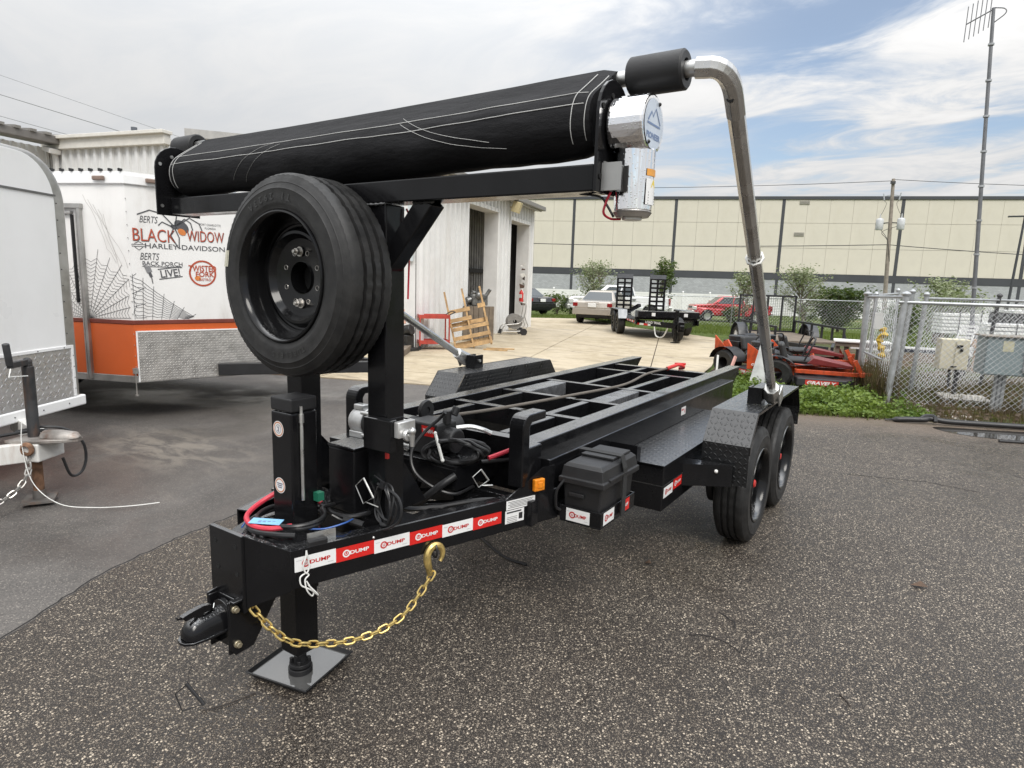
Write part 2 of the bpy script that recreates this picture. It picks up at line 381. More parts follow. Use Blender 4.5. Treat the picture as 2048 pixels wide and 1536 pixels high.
# ================================================================== ground
def lin(a, b, t): return a+(b-a)*t
def ground_mat_aggregate():
    k = NT('exposed_aggregate_asphalt'); v = k.vec('World')
    wv = k.n('ShaderNodeVectorMath', operation='MULTIPLY_ADD'); k.l(k.noise(v, 120, 2, .5, 0, 'Color'), wv.inputs[0]); wv.inputs[1].default_value = (.007, .007, 0); k.l(v, wv.inputs[2]); wv = wv.outputs[0]
    f1 = k.vor(wv, 100); f2 = k.vor(wv, 205)
    s1 = k.n('ShaderNodeSeparateColor'); k.l(f1.outputs['Color'], s1.inputs[0]); s2 = k.n('ShaderNodeSeparateColor'); k.l(f2.outputs['Color'], s2.inputs[0])
    big = k.noise(v, .48, 6, .66, .5); mid = k.noise(v, 2.6, 6, .65, .2)
    worn = k.noise(v, 1.1, 5, .65)
    p1 = k.math('MULTIPLY', k.ramp(f1.outputs['Distance'], .56, .30), k.ramp(s1.outputs[2], .22, .30)); p2 = k.ramp(f2.outputs['Distance'], .58, .30)
    e1 = k.math('SUBTRACT', 4.0, k.math('MULTIPLY', worn, 4.0))
    tone = k.mix(k.math('POWER', s1.outputs[1], e1), (.046, .0385, .033), (.70, .60, .47)); tone2 = k.mix(k.math('POWER', s2.outputs[1], 2.4), (.040, .033, .028), (.36, .30, .235))
    base = k.mix(k.ramp(mid, .3, .7), (.020, .017, .0145), (.036, .030, .026))
    c = k.mix(p2, base, tone2); c = k.mix(p1, c, tone)
    damp = k.ramp(k.math('ADD', k.math('MULTIPLY', big, .6), k.math('MULTIPLY', mid, .4)), .40, .60)
    c = k.mix(k.math('MULTIPLY', damp, .6), c, (.55, .52, .49), 'MULTIPLY')
    # tan silt washed along the far edge and in soft patches
    silt = k.ramp(k.noise(v, .33, 6, .6, .4), .55, .78)
    c = k.mix(k.math('MULTIPLY', silt, .45), c, (.17, .135, .105))
    g_ = k.n('ShaderNodeSeparateXYZ'); k.l(v, g_.inputs[0]); ed = k.math('SUBTRACT', g_.outputs[1], k.math('MULTIPLY', g_.outputs[0], .40))
    ed = k.math('ADD', ed, k.math('MULTIPLY', k.noise(v, .9, 5, .65), 1.4)); c = k.mix(k.math('MULTIPLY', k.ramp(ed, 6.6, 8.2), .72), c, (.19, .145, .11))
    ol = k.math('MULTIPLY', k.ramp(k.noise(v, 1.7, 5, .62, .6), .63, .72), .75); c = k.mix(ol, c, (.022, .02, .019))
    # narrow oil-dark streaks
    st = k.noise(k.vec('World', (.7, 2.2, 1), (0, 0, .6)), 1.1, 5, .6, .5); c = k.mix(k.math('MULTIPLY', k.ramp(st, .62, .75), .4), c, (.03, .027, .025))
    k.col(c)
    wet = k.ramp(k.math('ADD', k.math('MULTIPLY', big, .55), k.math('MULTIPLY', k.noise(v, 1.3, 5, .6), .45)), .44, .62)
    k.rough(k.math('SUBTRACT', .54, k.math('MULTIPLY', wet, .35)))
    h = k.math('ADD', k.math('MULTIPLY', p1, .8), k.math('MULTIPLY', p2, .45)); k.bump(h, .75, .006); k.spec(.42); return k.m
def ground_mat_old():
    k = NT('old_asphalt'); v = k.vec('World')
    f1 = k.vor(v, 85); s1 = k.n('ShaderNodeSeparateColor'); k.l(f1.outputs['Color'], s1.inputs[0])
    p1 = k.math('MULTIPLY', k.ramp(f1.outputs['Distance'], .42, .26), k.ramp(s1.outputs[0], .66, .72))
    big = k.noise(v, .42, 6, .62, .5); mid = k.noise(v, 2.2, 6, .66); fine = k.noise(v, 130, 3, .6)
    base = k.mix(k.ramp(mid, .28, .72), (.060, .056, .053), (.10, .092, .085))
    c = k.mix(k.math('MULTIPLY', p1, .85), base, (.26, .235, .205)); c = k.mix(k.math('MULTIPLY', k.ramp(fine, .42, .66), .6), c, (.17, .155, .14))
    c = k.mix(k.math('MULTIPLY', k.ramp(big, .45, .62), .6), c, (.55, .52, .50), 'MULTIPLY')
    # washed sand, broken into drifts, with one drift beside the white trailer's tongue
    mp = k.vec('World', (.62, 1.25, 0), (0, 0, 0), (3.9*.62, -1.55*1.25, 0)); sp_ = k.n('ShaderNodeVectorMath', operation='LENGTH'); k.l(mp, sp_.inputs[0])
    drift = k.math('MULTIPLY', k.ramp(sp_.outputs['Value'], 1.0, .15), k.ramp(k.noise(k.vec('World', (1, 2.6, 1), (0, 0, -.3)), 2.4, 7, .7, .6), .42, .60))
    loose = k.math('MULTIPLY', k.ramp(k.noise(k.vec('World', (1, 2.2, 1)), .9, 7, .7, .5), .60, .74), .55)
    c = k.mix(k.math('MAXIMUM', k.math('MULTIPLY', drift, .65), k.math('MULTIPLY', loose, .6)), c, (.215, .19, .158))
    k.col(c); wet = k.ramp(k.noise(v, .5, 5, .6, .4), .46, .60)
    k.rough(k.math('SUBTRACT', .72, k.math('MULTIPLY', wet, .34)))
    k.bump(k.math('ADD', k.math('MULTIPLY', p1, .6), k.math('MULTIPLY', fine, .5)), .45, .004); return k.m
def concrete_mat():
    k = NT('washed_concrete'); v = k.vec('World'); b = k.noise(v, .35, 7, .62, .5); m = k.noise(v, 2.4, 7, .68, .3); f = k.noise(v, 60, 4, .7)
    c = k.mix(k.ramp(b, .32, .68), (.34, .28, .185), (.50, .42, .295)); c = k.mix(k.math('MULTIPLY', k.ramp(m, .42, .66), .6), c, (.55, .475, .345))
    c = k.mix(k.math('MULTIPLY', k.ramp(f, .35, .75), .4), c, (.26, .22, .165))
    st = k.noise(k.vec('World', (.5, 2.4, 1), (0, 0, .25)), 1.4, 7, .72, .9)
    c = k.mix(k.math('MULTIPLY', k.ramp(st, .52, .66), .75), c, (.16, .13, .10))
    vo = k.vor(k.vec('World', (1, 1, 0)), .55, 'DISTANCE_TO_EDGE'); k.l(k.vec('World'), vo.inputs['Vector'])
    k.col(c); k.rough(k.ramp(b, .4, .6, .85, .6)); k.bump(k.math('ADD', f, k.math('MULTIPLY', m, .8)), .3, .006); return k.m
def lawn_mat():
    k = NT('lawn'); v = k.vec('World'); b = k.noise(v, .22, 5, .6, .3); m = k.noise(v, 3.1, 6, .7); f = k.noise(k.vec('World', (1, 1, .3)), 38, 4, .7)
    c = k.mix(k.ramp(m, .3, .7), (.030, .055, .010), (.095, .125, .024)); c = k.mix(k.math('MULTIPLY', k.ramp(f, .45, .75), .6), c, (.13, .16, .035))
    c = k.mix(k.math('MULTIPLY', k.ramp(b, .56, .72), .75), c, (.27, .225, .15))
    k.col(c); k.rough(.9); k.bump(k.math('ADD', f, m), .7, .06); k.spec(.2); return k.m
def soil_mat():
    k = NT('weedy_soil'); v = k.vec('World'); m = k.noise(v, 2.2, 6, .7); f = k.noise(v, 34, 5, .7); g = k.noise(v, .8, 5, .65)
    c = k.mix(k.ramp(m, .35, .65), (.055, .038, .026), (.12, .088, .06)); c = k.mix(k.math('MULTIPLY', k.ramp(f, .5, .7), .6), c, (.22, .17, .12))
    c = k.mix(k.math('MULTIPLY', k.ramp(g, .46, .6), .7), c, (.045, .075, .014)); k.col(c); k.rough(.95); k.bump(k.math('ADD', f, m), .8, .03); k.spec(.2); return k.m
AGG, OLD, CONC, LAWN, SOIL = ground_mat_aggregate(), ground_mat_old(), concrete_mat(), lawn_mat(), soil_mat()
def sstep(a, b, x):
    t = min(1, max(0, (x-a)/(b-a))); return t*t*(3-2*t)
def gz(x, y): return -.03-.87*sstep(22, 46, y+.12*x)+.03*noise.noise(Vector((x*.15, y*.15, 0)))*sstep(20, 30, y)
mb = MB(); xs = [-400, -200, -120, -80]+[-60+2*i for i in range(46)]+[40, 60, 100, 200, 400]; ys = [-200, -60, -20]+[0+2*i for i in range(50)]+[110, 140, 200, 320, 500]
for y in ys:
    for x in xs: mb.v.append(Vector((x, y, gz(x, y))))
n = len(xs)
for j in range(len(ys)-1):
    for i in range(n-1): mb.f.append((j*n+i, j*n+i+1, (j+1)*n+i+1, (j+1)*n+i)); mb.mi.append(0); mb.sm.append(True)
tag(mb.build('ground', LAWN, fix=False, sharp=180), kind='structure')
def slab(name, pts, z, mat, th=.05, parent=None):
    m = MB(); m.prism(pts, 'z', z-th, z); o = m.build(name, mat, parent); return o
def jag(pts, step, amp, seed=0):
    out = []; rr = random.Random(seed)
    for a, b in zip(pts[:-1], pts[1:]):
        a, b = Vector(a), Vector(b); n = max(1, int((b-a).length/step))
        for i in range(n): p = a+(b-a)*(i/n); out.append((p.x+rr.uniform(-amp, amp), p.y+rr.uniform(-amp, amp)))
    out.append(tuple(pts[-1])); return out
seam = jag([(0, -30), (-.25, -3), (-.75, -1.6), (-1.28, -.64), (-1.62, -.07), (-1.78, .5), (-1.88, 1.2), (-1.98, 2.07), (-2.1, 3.5), (-2.25, 5), (-2.4, 6.75)], .05, .012, 3)
front = jag([(-2.4, 6.75), (-.6, 7.42), (.74, 7.72), (1.94, 8.26), (2.98, 8.66), (6, 9.9)], .06, .02, 4)
tag(slab('asphalt_road', seam+front[1:]+[(14, 13.2), (60, 30), (60, -30)], 0, AGG, .03), kind='structure')
tag(slab('old_asphalt_road', [(-60, -30), (.2, -30), (.1, -3), (-.5, -1.5), (-1.1, -.6), (-1.6, .6), (-1.8, 2.2), (-2.2, 6.9), (-7.5, 4.94), (-16, 1.9), (-60, -14)], -.012, OLD, .03), kind='structure')
JNT = M('joint_crack_dark', (.014, .012, .011), .9)  # near-black colour of the pavement joint and crack strips
m = MB(); put_line(m, [(a-.012, b) for a, b in seam[60:]], (0, 0, .0015), (1, 0, 0), (0, 1, 0), .012); tag(m.build('pavement_joint', JNT, fix=False), kind='structure')
for q_ in ([(1.32, 1.62), (1.36, 1.60), (1.40, 1.56), (1.43, 1.50)], [(1.25, 1.30), (1.30, 1.335), (1.36, 1.35), (1.43, 1.345), (1.47, 1.32), (1.50, 1.30)], [(2.9, 5.9), (3.3, 5.6), (3.8, 5.55), (4.4, 5.3)], [(-.9, .2), (-1.0, .35), (-1.02, .5)], [(1.6, 4.9), (2.2, 5.1), (2.6, 5.05)]):
    m = MB(); put_line(m, jag(q_, .025, .008, len(q_)), (0, 0, .002), (1, 0, 0), (0, 1, 0), .009); tag(m.build('asphalt_crack', JNT, fix=False), kind='structure')
# concrete apron, cast in slabs with open joints
apron = tag(bpy.data.objects.new('concrete_apron', None), kind='structure'); COL.objects.link(apron)
AP = [(-22, -.3), (-7.49, 4.88), (-.9, 7.36), (-1.25, 9), (-1.72, 12), (-2.6, 15.8), (-3.64, 19.5), (-4.86, 20.3), (-7.8, 21.9), (-10.5, 24.2), (-11.8, 24.9), (-13.5, 23.3), (-24, 22)]
def clip(poly, nx, ny, d):
    out = []
    for i in range(len(poly)):
        a, b = poly[i], poly[(i+1) % len(poly)]; da, db = a[0]*nx+a[1]*ny-d, b[0]*nx+b[1]*ny-d
        if da >= 0: out.append(a)
        if da*db < 0: t = da/(da-db); out.append((a[0]+(b[0]-a[0])*t, a[1]+(b[1]-a[1])*t))
    return out
ax, ay = -.33, .944; px_, py_ = .944, .33
pj = [-24, -14.8, -12.15, -9.5, -6.85, -4.2, -1.56, 1.085, 3.7, 7]; aj = [-8, 3.2, 8.3, 13.4, 18.5, 23.6, 30]
for i in range(len(pj)-1):
    for j in range(len(aj)-1):
        q = AP
        for nx, ny, d in ((px_, py_, pj[i]+.011), (-px_, -py_, -pj[i+1]+.011), (ax, ay, aj[j]+.011), (-ax, -ay, -aj[j+1]+.011)):
            q = clip(q, nx, ny, d)
            if len(q) < 3: break
        if len(q) < 3: continue
        A_ = abs(sum(q[t][0]*q[(t+1) % len(q)][1]-q[(t+1) % len(q)][0]*q[t][1] for t in range(len(q))))/2
        if A_ < .3: continue
        slab('concrete_slab', q, .004+random.uniform(0, .006), CONC, .08, apron)
tag(slab('joint_bed', AP, -.012, M('joint_dirt', (.05, .04, .03), .95), .02), kind='structure')
# weed bed beside the lot
tag(slab('weed_bed', [(-.6, 7.42), (.74, 7.72), (1.94, 8.26), (2.98, 8.66), (6, 9.9), (14, 13.3), (16, 26), (2, 21), (-3.3, 19.4), (-2.5, 15.8), (-1.62, 12), (-1.15, 9)], .012, SOIL, .06), kind='structure')
# shallow puddle by the fence
k = NT('puddle_water'); k.col((.03, .027, .024)); k.rough(.03); k.spec(.6); PUD = k.m
pts = [(2.25, 7.95), (2.5, 7.72), (2.9, 7.72), (3.4, 7.95), (4.0, 8.35), (4.4, 8.8), (4.0, 8.9), (3.4, 8.55), (2.9, 8.28), (2.5, 8.12)]
sp2 = [(p.x, p.y) for p in spline([(a, b, 0) for a, b in pts], 5, True)]
m = MB(); m.poly([(a, b, .004) for a, b in sp2]); tag(m.build('puddle_water', PUD), kind='structure')

# ================================================================== workshop of white ribbed metal
WHT = M('white_metal_cladding', (.68, .685, .68), .45, 0, .03, 2.5, dirt=(.5, .46, .4), dirts=1.1, dirta=.22)
WHT2 = M('white_trim', (.74, .735, .72), .4, 0, .05, 3, dirt=(.4, .36, .3), dirts=2, dirta=.3)
GRYT = M('grey_gutter', (.22, .21, .195), .45, .2, .15, 4)
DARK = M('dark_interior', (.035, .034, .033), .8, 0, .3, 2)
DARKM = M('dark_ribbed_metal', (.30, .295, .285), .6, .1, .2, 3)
def ribbed(p0, d, t0, t1, z0, z1, parent, nrm, mat=WHT, pitch=.30, wpan=.9, name='wall_panel', depth=.075):
    """upright cladding sheets along p0+d*t, one object a sheet, ribs standing out along nrm"""
    p0, d, nrm = Vector(p0), Vector(d), Vector(nrm); t = t0
    while t < t1-.02:
        te = min(t+wpan, t1); m = MB(); prof = []; q = t
        while q < te-1e-4:
            qe = min(q+pitch, te); w_ = qe-q
            prof += [(q, 0), (q+w_*.52, 0), (q+w_*.58, depth), (q+w_*.88, depth), (q+w_*.94, 0)]; q = qe
        prof.append((te-.004, 0))
        fr = [p0+d*a+nrm*b for a, b in prof]
        vs = [p+Vector((0, 0, z0)) for p in fr]+[p+Vector((0, 0, z1)) for p in fr]; n = len(fr)
        m.add(vs, [(i, i+1, n+i+1, n+i) for i in range(n-1)]); m.build(name, mat, parent, fix=False); t = te
ws = thing('workshop_building', 'long white ribbed metal workshop with two tall open doorways', 'building', (-8.06, 9.67, 0))
WC = Vector((0, 0, 0)); wd = Vector((-.25, .968, 0)).normalized(); wnm = Vector((wd.y, -wd.x, 0)); fd = -wnm; fnm = -wd   # right wall runs along wd, front wall along fd
HR, HF = 4.25, 5.15
def wbox(m, t0, t1, n0, n1, z0, z1):
    """box on the right wall: t along, n outwards"""
    vs = [WC+wd*a+wnm*b+Vector((0, 0, c)) for c in (z0, z1) for a, b in ((t0, n0), (t1, n0), (t1, n1), (t0, n1))]
    m.add(vs, [(3, 2, 1, 0), (4, 5, 6, 7), (0, 1, 5, 4), (1, 2, 6, 5), (2, 3, 7, 6), (3, 0, 4, 7)])
D1, D2 = (2.97, 5.32), (6.47, 8.5); END = 8.9
ribbed(WC, wd, 0, D1[0], 0, HR, ws, wnm); ribbed(WC, wd, D1[1]+.02, D2[0], 0, HR, ws, wnm); ribbed(WC, wd, D2[1], END, 0, HR, ws, wnm)
ribbed(WC, wd, D1[0], D1[1]+.02, 3.72, HR, ws, wnm); ribbed(WC, wd, D2[0], D2[1], 3.62, HR, ws, wnm)
m = MB()
for (a, b), h in ((D1, 3.72), (D2, 3.62)):
    wbox(m, b-.02, b+.12, -.42, .05, 0, h); wbox(m, a-.10, a, -.2, .05, 0, h); wbox(m, a-.10, b+.12, -.42, .055, h, h+.12)
m.build('door_frame', WHT2, ws, bev=.006)
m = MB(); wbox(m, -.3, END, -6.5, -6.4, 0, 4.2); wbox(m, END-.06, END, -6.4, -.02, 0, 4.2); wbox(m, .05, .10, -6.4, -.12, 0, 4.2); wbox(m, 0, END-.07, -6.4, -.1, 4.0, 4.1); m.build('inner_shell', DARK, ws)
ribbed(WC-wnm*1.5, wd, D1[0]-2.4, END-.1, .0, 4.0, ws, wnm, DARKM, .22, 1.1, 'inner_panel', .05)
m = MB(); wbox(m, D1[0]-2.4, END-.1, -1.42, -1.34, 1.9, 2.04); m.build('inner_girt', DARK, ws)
m = MB()
ey = [(-.35, HR-.02), (.28, HR-.10), (.30, HR+.06), (.02, HR+.22), (-6.5, HR+1.0), (-6.5, HR+.8), (-.35, HR+.06)]
m.add([WC+wd*t+wnm*a+Vector((0, 0, z)) for t in (-.2, END+.25) for a, z in ey], [tuple(range(6, -1, -1)), tuple(range(7, 14))]+[(i, (i+1) % 7, 7+(i+1) % 7, 7+i) for i in range(7)])
m.build('roof', M('weathered_roof', (.46, .45, .43), .5, .3, .15, 2), ws)
m = MB(); m.bar(WC+wd*(-.2)+wnm*.36+Vector((0, 0, HR+.0)), WC+wd*(END+.3)+wnm*.36+Vector((0, 0, HR)), .13, .14); m.build('gutter', GRYT, ws, bev=.01)
m = MB(); m.bar(WC+wd*(END-.08)+wnm*.07, WC+wd*(END-.08)+wnm*.07+Vector((0, 0, HR-.05)), .09, .07, wnm); m.build('downspout', WHT2, ws, bev=.01)
m = MB(); q = WC+wd*6.15+wnm*.12+Vector((0, 0, 3.98)); m.cbox(q+wnm*.22, (.26, .20, .34), (0, .3, .25)); m.bar(q, q+wnm*.2, .05, .05); m.build('floodlight', M('flood_yellow', (.55, .47, .27), .5), ws, bev=.01)
# front wall, higher, with lap siding at its right end and a white parapet fascia
ribbed(WC, fd, .02, 7.2, 0, HR, ws, fnm); ribbed(WC, fd, 7.2, 11.6, 0, HF-.25, ws, fnm)
q = WC+fd*7.2
ribbed(q+fnm*.02, wd, .04, 6, HR-.05, HF-.1, ws, wnm)
m = MB()
for i in range(8):
    z = 2.05+i*.19
    a = WC+fd*.05+fnm*.05; b = WC+fd*2.1+fnm*.05
    m.add([a+Vector((0, 0, z)), b+Vector((0, 0, z)), b+Vector((0, 0, z+.2)), a+Vector((0, 0, z+.2)), a+fnm*.03+Vector((0, 0, z)), b+fnm*.03+Vector((0, 0, z)), b+fnm*.008+Vector((0, 0, z+.2)), a+fnm*.008+Vector((0, 0, z+.2))],
          [(0, 1, 2, 3), (7, 6, 5, 4), (0, 4, 5, 1), (2, 6, 7, 3), (1, 5, 6, 2), (0, 3, 7, 4)])
m.build('lap_siding', M('pale_blue_siding', (.48, .53, .54), .5, 0, .06), ws)
m = MB(); m.bar(WC+fd*(-.05)+fnm*.10+Vector((0, 0, HR+.03)), WC+fd*7.18+fnm*.10+Vector((0, 0, HR+.03)), .16, .16); m.bar(WC+fd*7.2+fnm*.08+Vector((0, 0, HF-.12)), WC+fd*11.7+fnm*.08+Vector((0, 0, HF-.12)), .22, .26); m.bar(WC+fd*7.15+fnm*.12+Vector((0, 0, HF+.05)), WC+fd*11.7+fnm*.12+Vector((0, 0, HF+.05)), .34, .09)
m.build('fascia', M('cream_fascia', (.66, .64, .59), .5, 0, .06), ws, bev=.01)
IC = WC+fd*11.55
ribbed(IC, -wd, 0, 12, 0, 4.95, ws, wnm, pitch=.24)
m = MB(); a = IC+wd*.1+wnm*.35+Vector((0, 0, 5.12)); b = IC-wd*12+wnm*.35+Vector((0, 0, 5.12)); m.bar(a, b, .5, .22); m.build('eave_trim', M('dark_grey_trim', (.15, .14, .13), .5, 0, .1), ws, bev=.02)
m = MB(); 
for i in range(30):
    t = .1+i*.4; p = IC-wd*t+wnm*.15+Vector((0, 0, 5.27)); m.bar(p-wnm*.0, p+wnm*.5+Vector((0, 0, -.03)), .16, .07)
m.build('roof_rib', GRYT, ws)
m = MB(); m.cbox(IC+wnm*.35-wd*.25+Vector((0, 0, 4.86)), (.3, .34, .14), (0, .3, .3)); m.build('wall_lamp', WHT2, ws, bev=.02)
m = MB(); m.bar(IC+fnm*.12-fd*.3, IC+fnm*.12-fd*.3+Vector((0, 0, 4.8)), .12, .1, fnm); m.build('downspout', WHT2, ws, bev=.01)

# ================================================================== tilt-up warehouse beyond the fence
WP0 = Vector((-43.6, 71.19, 0)); wdv = Vector((9.23+43.6, 90.02-71.19, 0)); wL = wdv.length; wdv.normalize(); wn_ = Vector((wdv.y, -wdv.x, 0))
wh = thing('warehouse', 'huge beige tilt-up warehouse with dark stripes and grey stone base', 'building', tuple(WP0))
BEI = M('beige_wall_paint', (.63, .59, .505), .8, 0, .035, .6, dirt=(.50, .45, .35), dirts=.35, dirta=.35); CHAR = M('charcoal_band', (.055, .058, .066), .7, 0, .12, .5); 
k = NT('grey_split_block'); v = k.vec('Object'); br = k.n('ShaderNodeTexBrick'); k.l(k.vec('UV', (1, 1, 1)), br.inputs['Vector']); br.inputs['Scale'].default_value = 1.6
br.inputs['Color1'].default_value = (.36, .37, .385, 1); br.inputs['Color2'].default_value = (.46, .475, .49, 1); br.inputs['Mortar'].default_value = (.30, .305, .315, 1); br.inputs['Mortar Size'].default_value = .02
k.col(k.mix(k.math('MULTIPLY', k.ramp(k.noise(v, 1.1, 6, .7), .35, .7), .5), br.outputs['Color'], (.33, .34, .355))); k.rough(.85); k.bump(br.outputs['Fac'], .3, .02); STONE = k.m
def whp(t, n, z): return WP0*0+wdv*t+wn_*n+Vector((0, 0, z))
def whbox(m, t0, t1, n0, n1, z0, z1):
    vs = [whp(a, b, c) for c in (z0, z1) for a, b in ((t0, n0), (t1, n0), (t1, n1), (t0, n1))]
    m.add(vs, [(3, 2, 1, 0), (4, 5, 6, 7), (0, 1, 5, 4), (1, 2, 6, 5), (2, 3, 7, 6), (3, 0, 4, 7)])
m = MB(); whbox(m, -40, wL+50, -40, -.12, -1.3, 12.3); m.build('core', M('warehouse_core', (.30, .28, .23), .9), wh)
joints = [-32.6, -19.7, -6.9, 5.95, 18.75, 31.3, 44.2, 57, 69.8, 82.6]
tiers = ((3.58, 6.55), (6.58, 9.5), (9.53, 12.25)); pc = {}
for a, b in zip(joints[:-1], joints[1:]):
    for i in range(5):
        t0 = a+.17+(b-a-.34)*i/5; t1 = a+.17+(b-a-.34)*(i+1)/5-.02
        for z0, z1 in tiers:
            key = (round(t1-t0, 2), z0)
            if key not in pc: q = MB(); whbox(q, 0, t1-t0, -.12, 0, z0, z1); pc[key] = q.mesh('wall_panel', BEI)
            o = bpy.data.objects.new('wall_panel', pc[key]); COL.objects.link(o); o.parent = wh; o.location = wdv*t0
for t in joints: m = MB(); whbox(m, t-.17, t+.17, -.11, .03, -1.2, 12.3); m.build('downpipe', CHAR, wh)
m = MB(); whbox(m, -40, wL+50, -.12, .05, 2.72, 3.55); m.build('dark_band', CHAR, wh)
m = MB(); whbox(m, -40, wL+50, -.12, .02, -1.25, 2.70); m.build('stone_base', STONE, wh)
m = MB(); whbox(m, -40, wL+50, -.4, .12, 12.27, 12.62); m.build('coping', CHAR, wh)
GRV = M('vent_grille', (.33, .31, .27), .6)
for t, z in ((33.6, 11.7), (33.3, 8.0)):
    m = MB(); whbox(m, t-.55, t+.55, .005, .06, z-.02, z+.42); 
    for i in range(4): whbox(m, t-.5, t+.5, .06, .09, z+.03+i*.09, z+.08+i*.09)
    m.build('vent', GRV, wh)

# ================================================================== white vinyl fence
VIN = M('white_vinyl', (.80, .80, .79), .4, 0, .04, 1.5, dirt=(.5, .47, .4), dirts=.8, dirta=.25)
vf = thing('vinyl_fence', 'white vinyl privacy fence running before the beige warehouse', 'fence', (0, 0, 0))
A_, B_ = Vector((-33.5, 50.9, -.9)), Vector((16, 73.0, -.9)); L_ = (B_-A_).length; dv = (B_-A_).normalized(); nv = Vector((dv.y, -dv.x, 0)); ang = math.atan2(dv.y, dv.x)
nP = int(L_/2.4); sp_ = L_/nP
q = MB(); q.box(-.065, -.065, 0, .065, .065, 1.95); q.box(-.085, -.085, 1.95, .085, .085, 1.99); q.add([(-.08, -.08, 1.99), (.08, -.08, 1.99), (.08, .08, 1.99), (-.08, .08, 1.99), (0, 0, 2.08)], [(0, 1, 4), (1, 2, 4), (2, 3, 4), (3, 0, 4)]); pm = q.mesh('fence_post', VIN)
q = MB(); q.box(.07, -.025, .1, sp_-.07, .025, .25); q.box(.07, -.025, 1.72, sp_-.07, .025, 1.87)
nb = 14
for i in range(nb): q.box(.07+(sp_-.14)*i/nb+.003, -.012, .2, .07+(sp_-.14)*(i+1)/nb-.003, .012, 1.75)
fm = q.mesh('fence_panel', VIN)
for i in range(nP+1):
    p = A_+dv*(i*sp_)
    for nm, me in (('fence_post', pm),)+((('fence_panel', fm),) if i < nP else ()):
        o = bpy.data.objects.new(nm, me); COL.objects.link(o); o.parent = vf; o.location = p; o.rotation_euler = (0, 0, ang)
# ================================================================== the black roll-off trailer
BLK = wetpaint('black_gloss_paint', (.007, .007, .0078), .17)
BLKM = M('black_matte', (.012, .012, .013), .5, 0, .2, 8, bump=.15, bs=120)
PLAS = M('black_moulded_plastic', (.016, .016, .017), .42, 0, .15, 9, bump=.25, bs=260)
DIAB = diamond('black_tread_plate', (.013, .0135, .0145), .34, 0, .030, .0042, .2, .15)
k = NT('tyre_rubber'); v = k.vec('Object'); f = k.noise(v, 14, 5, .65); k.col(k.mix(k.ramp(f, .3, .7), (.010, .010, .0102), (.024, .0235, .023))); k.rough(k.ramp(k.noise(v, 6, 4), .3, .7, .42, .68)); k.bump(k.noise(v, 130, 3, .6), .25, .002); k.spec(.4); RUB = k.m
RIMM = wetpaint('black_rim_paint', (.006, .006, .0065), .14, .2)
ALU = M('brushed_aluminium', (.60, .60, .585), .34, .9, .12, 14, .1, bump=.12, bs=90)
ALUW = M('weathered_aluminium', (.42, .41, .39), .45, .75, .18, 9, .1)
k = NT('polished_chrome'); v = k.vec('Object'); vo = k.vor(v, 120); dr = k.ramp(vo.outputs['Distance'], .34, .1); k.col((.86, .86, .87)); k.metal(1); k.rough(.05); k.bump(k.math('ADD', k.math('MULTIPLY', dr, .18), k.math('MULTIPLY', k.noise(v, 5, 3), 1.2)), .35, .004); CHR = k.m
k = NT('tarp_cloth'); v = k.vec('Object'); uv = k.vec('UV', (1, 1, 1)); s_ = k.n('ShaderNodeTexWave'); k.l(uv, s_.inputs[0]); s_.inputs['Scale'].default_value = 260
k.col(k.mix(k.ramp(k.noise(v, 3, 5), .3, .7), (.008, .008, .009), (.015, .015, .0165))); k.rough(.7); k.spec(.14)
k.bump(k.math('ADD', k.math('MULTIPLY', k.noise(v, 300, 2), .3), k.math('MULTIPLY', k.noise(k.vec('Object', (1, 3, 3)), 4.2, 4, .55), 3.4)), .45, .010); TARP = k.m
GOLD = M('yellow_zinc_plating', (.72, .54, .20), .34, .85, .22, 30, .12)
ZINC = M('bright_zinc', (.62, .62, .60), .32, .9, .12, 30)
RED = M('red_sticker', (.62, .022, .018), .3, 0, .03); WHI = M('white_sticker', (.78, .78, .77), .3, 0, .02); REDP = M('red_print', (.50, .02, .018), .4, 0, .02); INK = M('black_ink', (.02, .02, .022), .5)
REDC = M('red_cable', (.55, .035, .06), .42, 0, .1); BLKC = M('black_cable', (.014, .014, .015), .38, 0, .15, 12); REDPL = M('red_plastic', (.52, .03, .025), .35); AMB = M('amber_lens', (.75, .24, .015), .2, 0, .2, 60, bump=.3, bs=90)
STEEL = M('bare_steel', (.50, .48, .45), .38, .85, .2, 20); THR = M('white_thread', (.46, .46, .45), .8); WTIE = M('white_cable_tie', (.75, .75, .72), .4)
BLUT = M('blue_tag', (.22, .47, .72), .5, 0, .05)
dt = thing('roll_off_trailer', 'black roll-off dump trailer with gantry, rolled tarp, winch and spare wheel, parked on wet asphalt', 'trailer')
# --- tongue
m = MB(); m.prism([(-.1, -.315), (.1, -.315), (.1, -.295), (-.1, -.295)], 'z', .455, .752)
m.build('hitch_plate', BLK, dt, .003)
m = MB()   # raked wing from the plate to the right tongue beam
a0, a1 = Vector((.1, -.305, 0)), Vector((.243, -.215, 0)); th = Vector((-.012, .018, 0))
m.add([a0+Vector((0, 0, .47)), a1+Vector((0, 0, .545)), a1+Vector((0, 0, .701)), a0+Vector((0, 0, .752)), a0+th+Vector((0, 0, .47)), a1+th+Vector((0, 0, .545)), a1+th+Vector((0, 0, .701)), a0+th+Vector((0, 0, .752))],
      [(0, 1, 2, 3), (7, 6, 5, 4), (0, 4, 5, 1), (1, 5, 6, 2), (2, 6, 7, 3), (3, 7, 4, 0)])
m.build('wing_plate', BLK, dt, .003)
hl = M('hole_dark', (.003, .003, .003), .9)
m = MB()
for x, z in ((-.062, .70), (.062, .705), (-.05, .60), (.066, .60)): m.cyl((x, -.3165, z), (x, -.310, z), .0095, n=14)
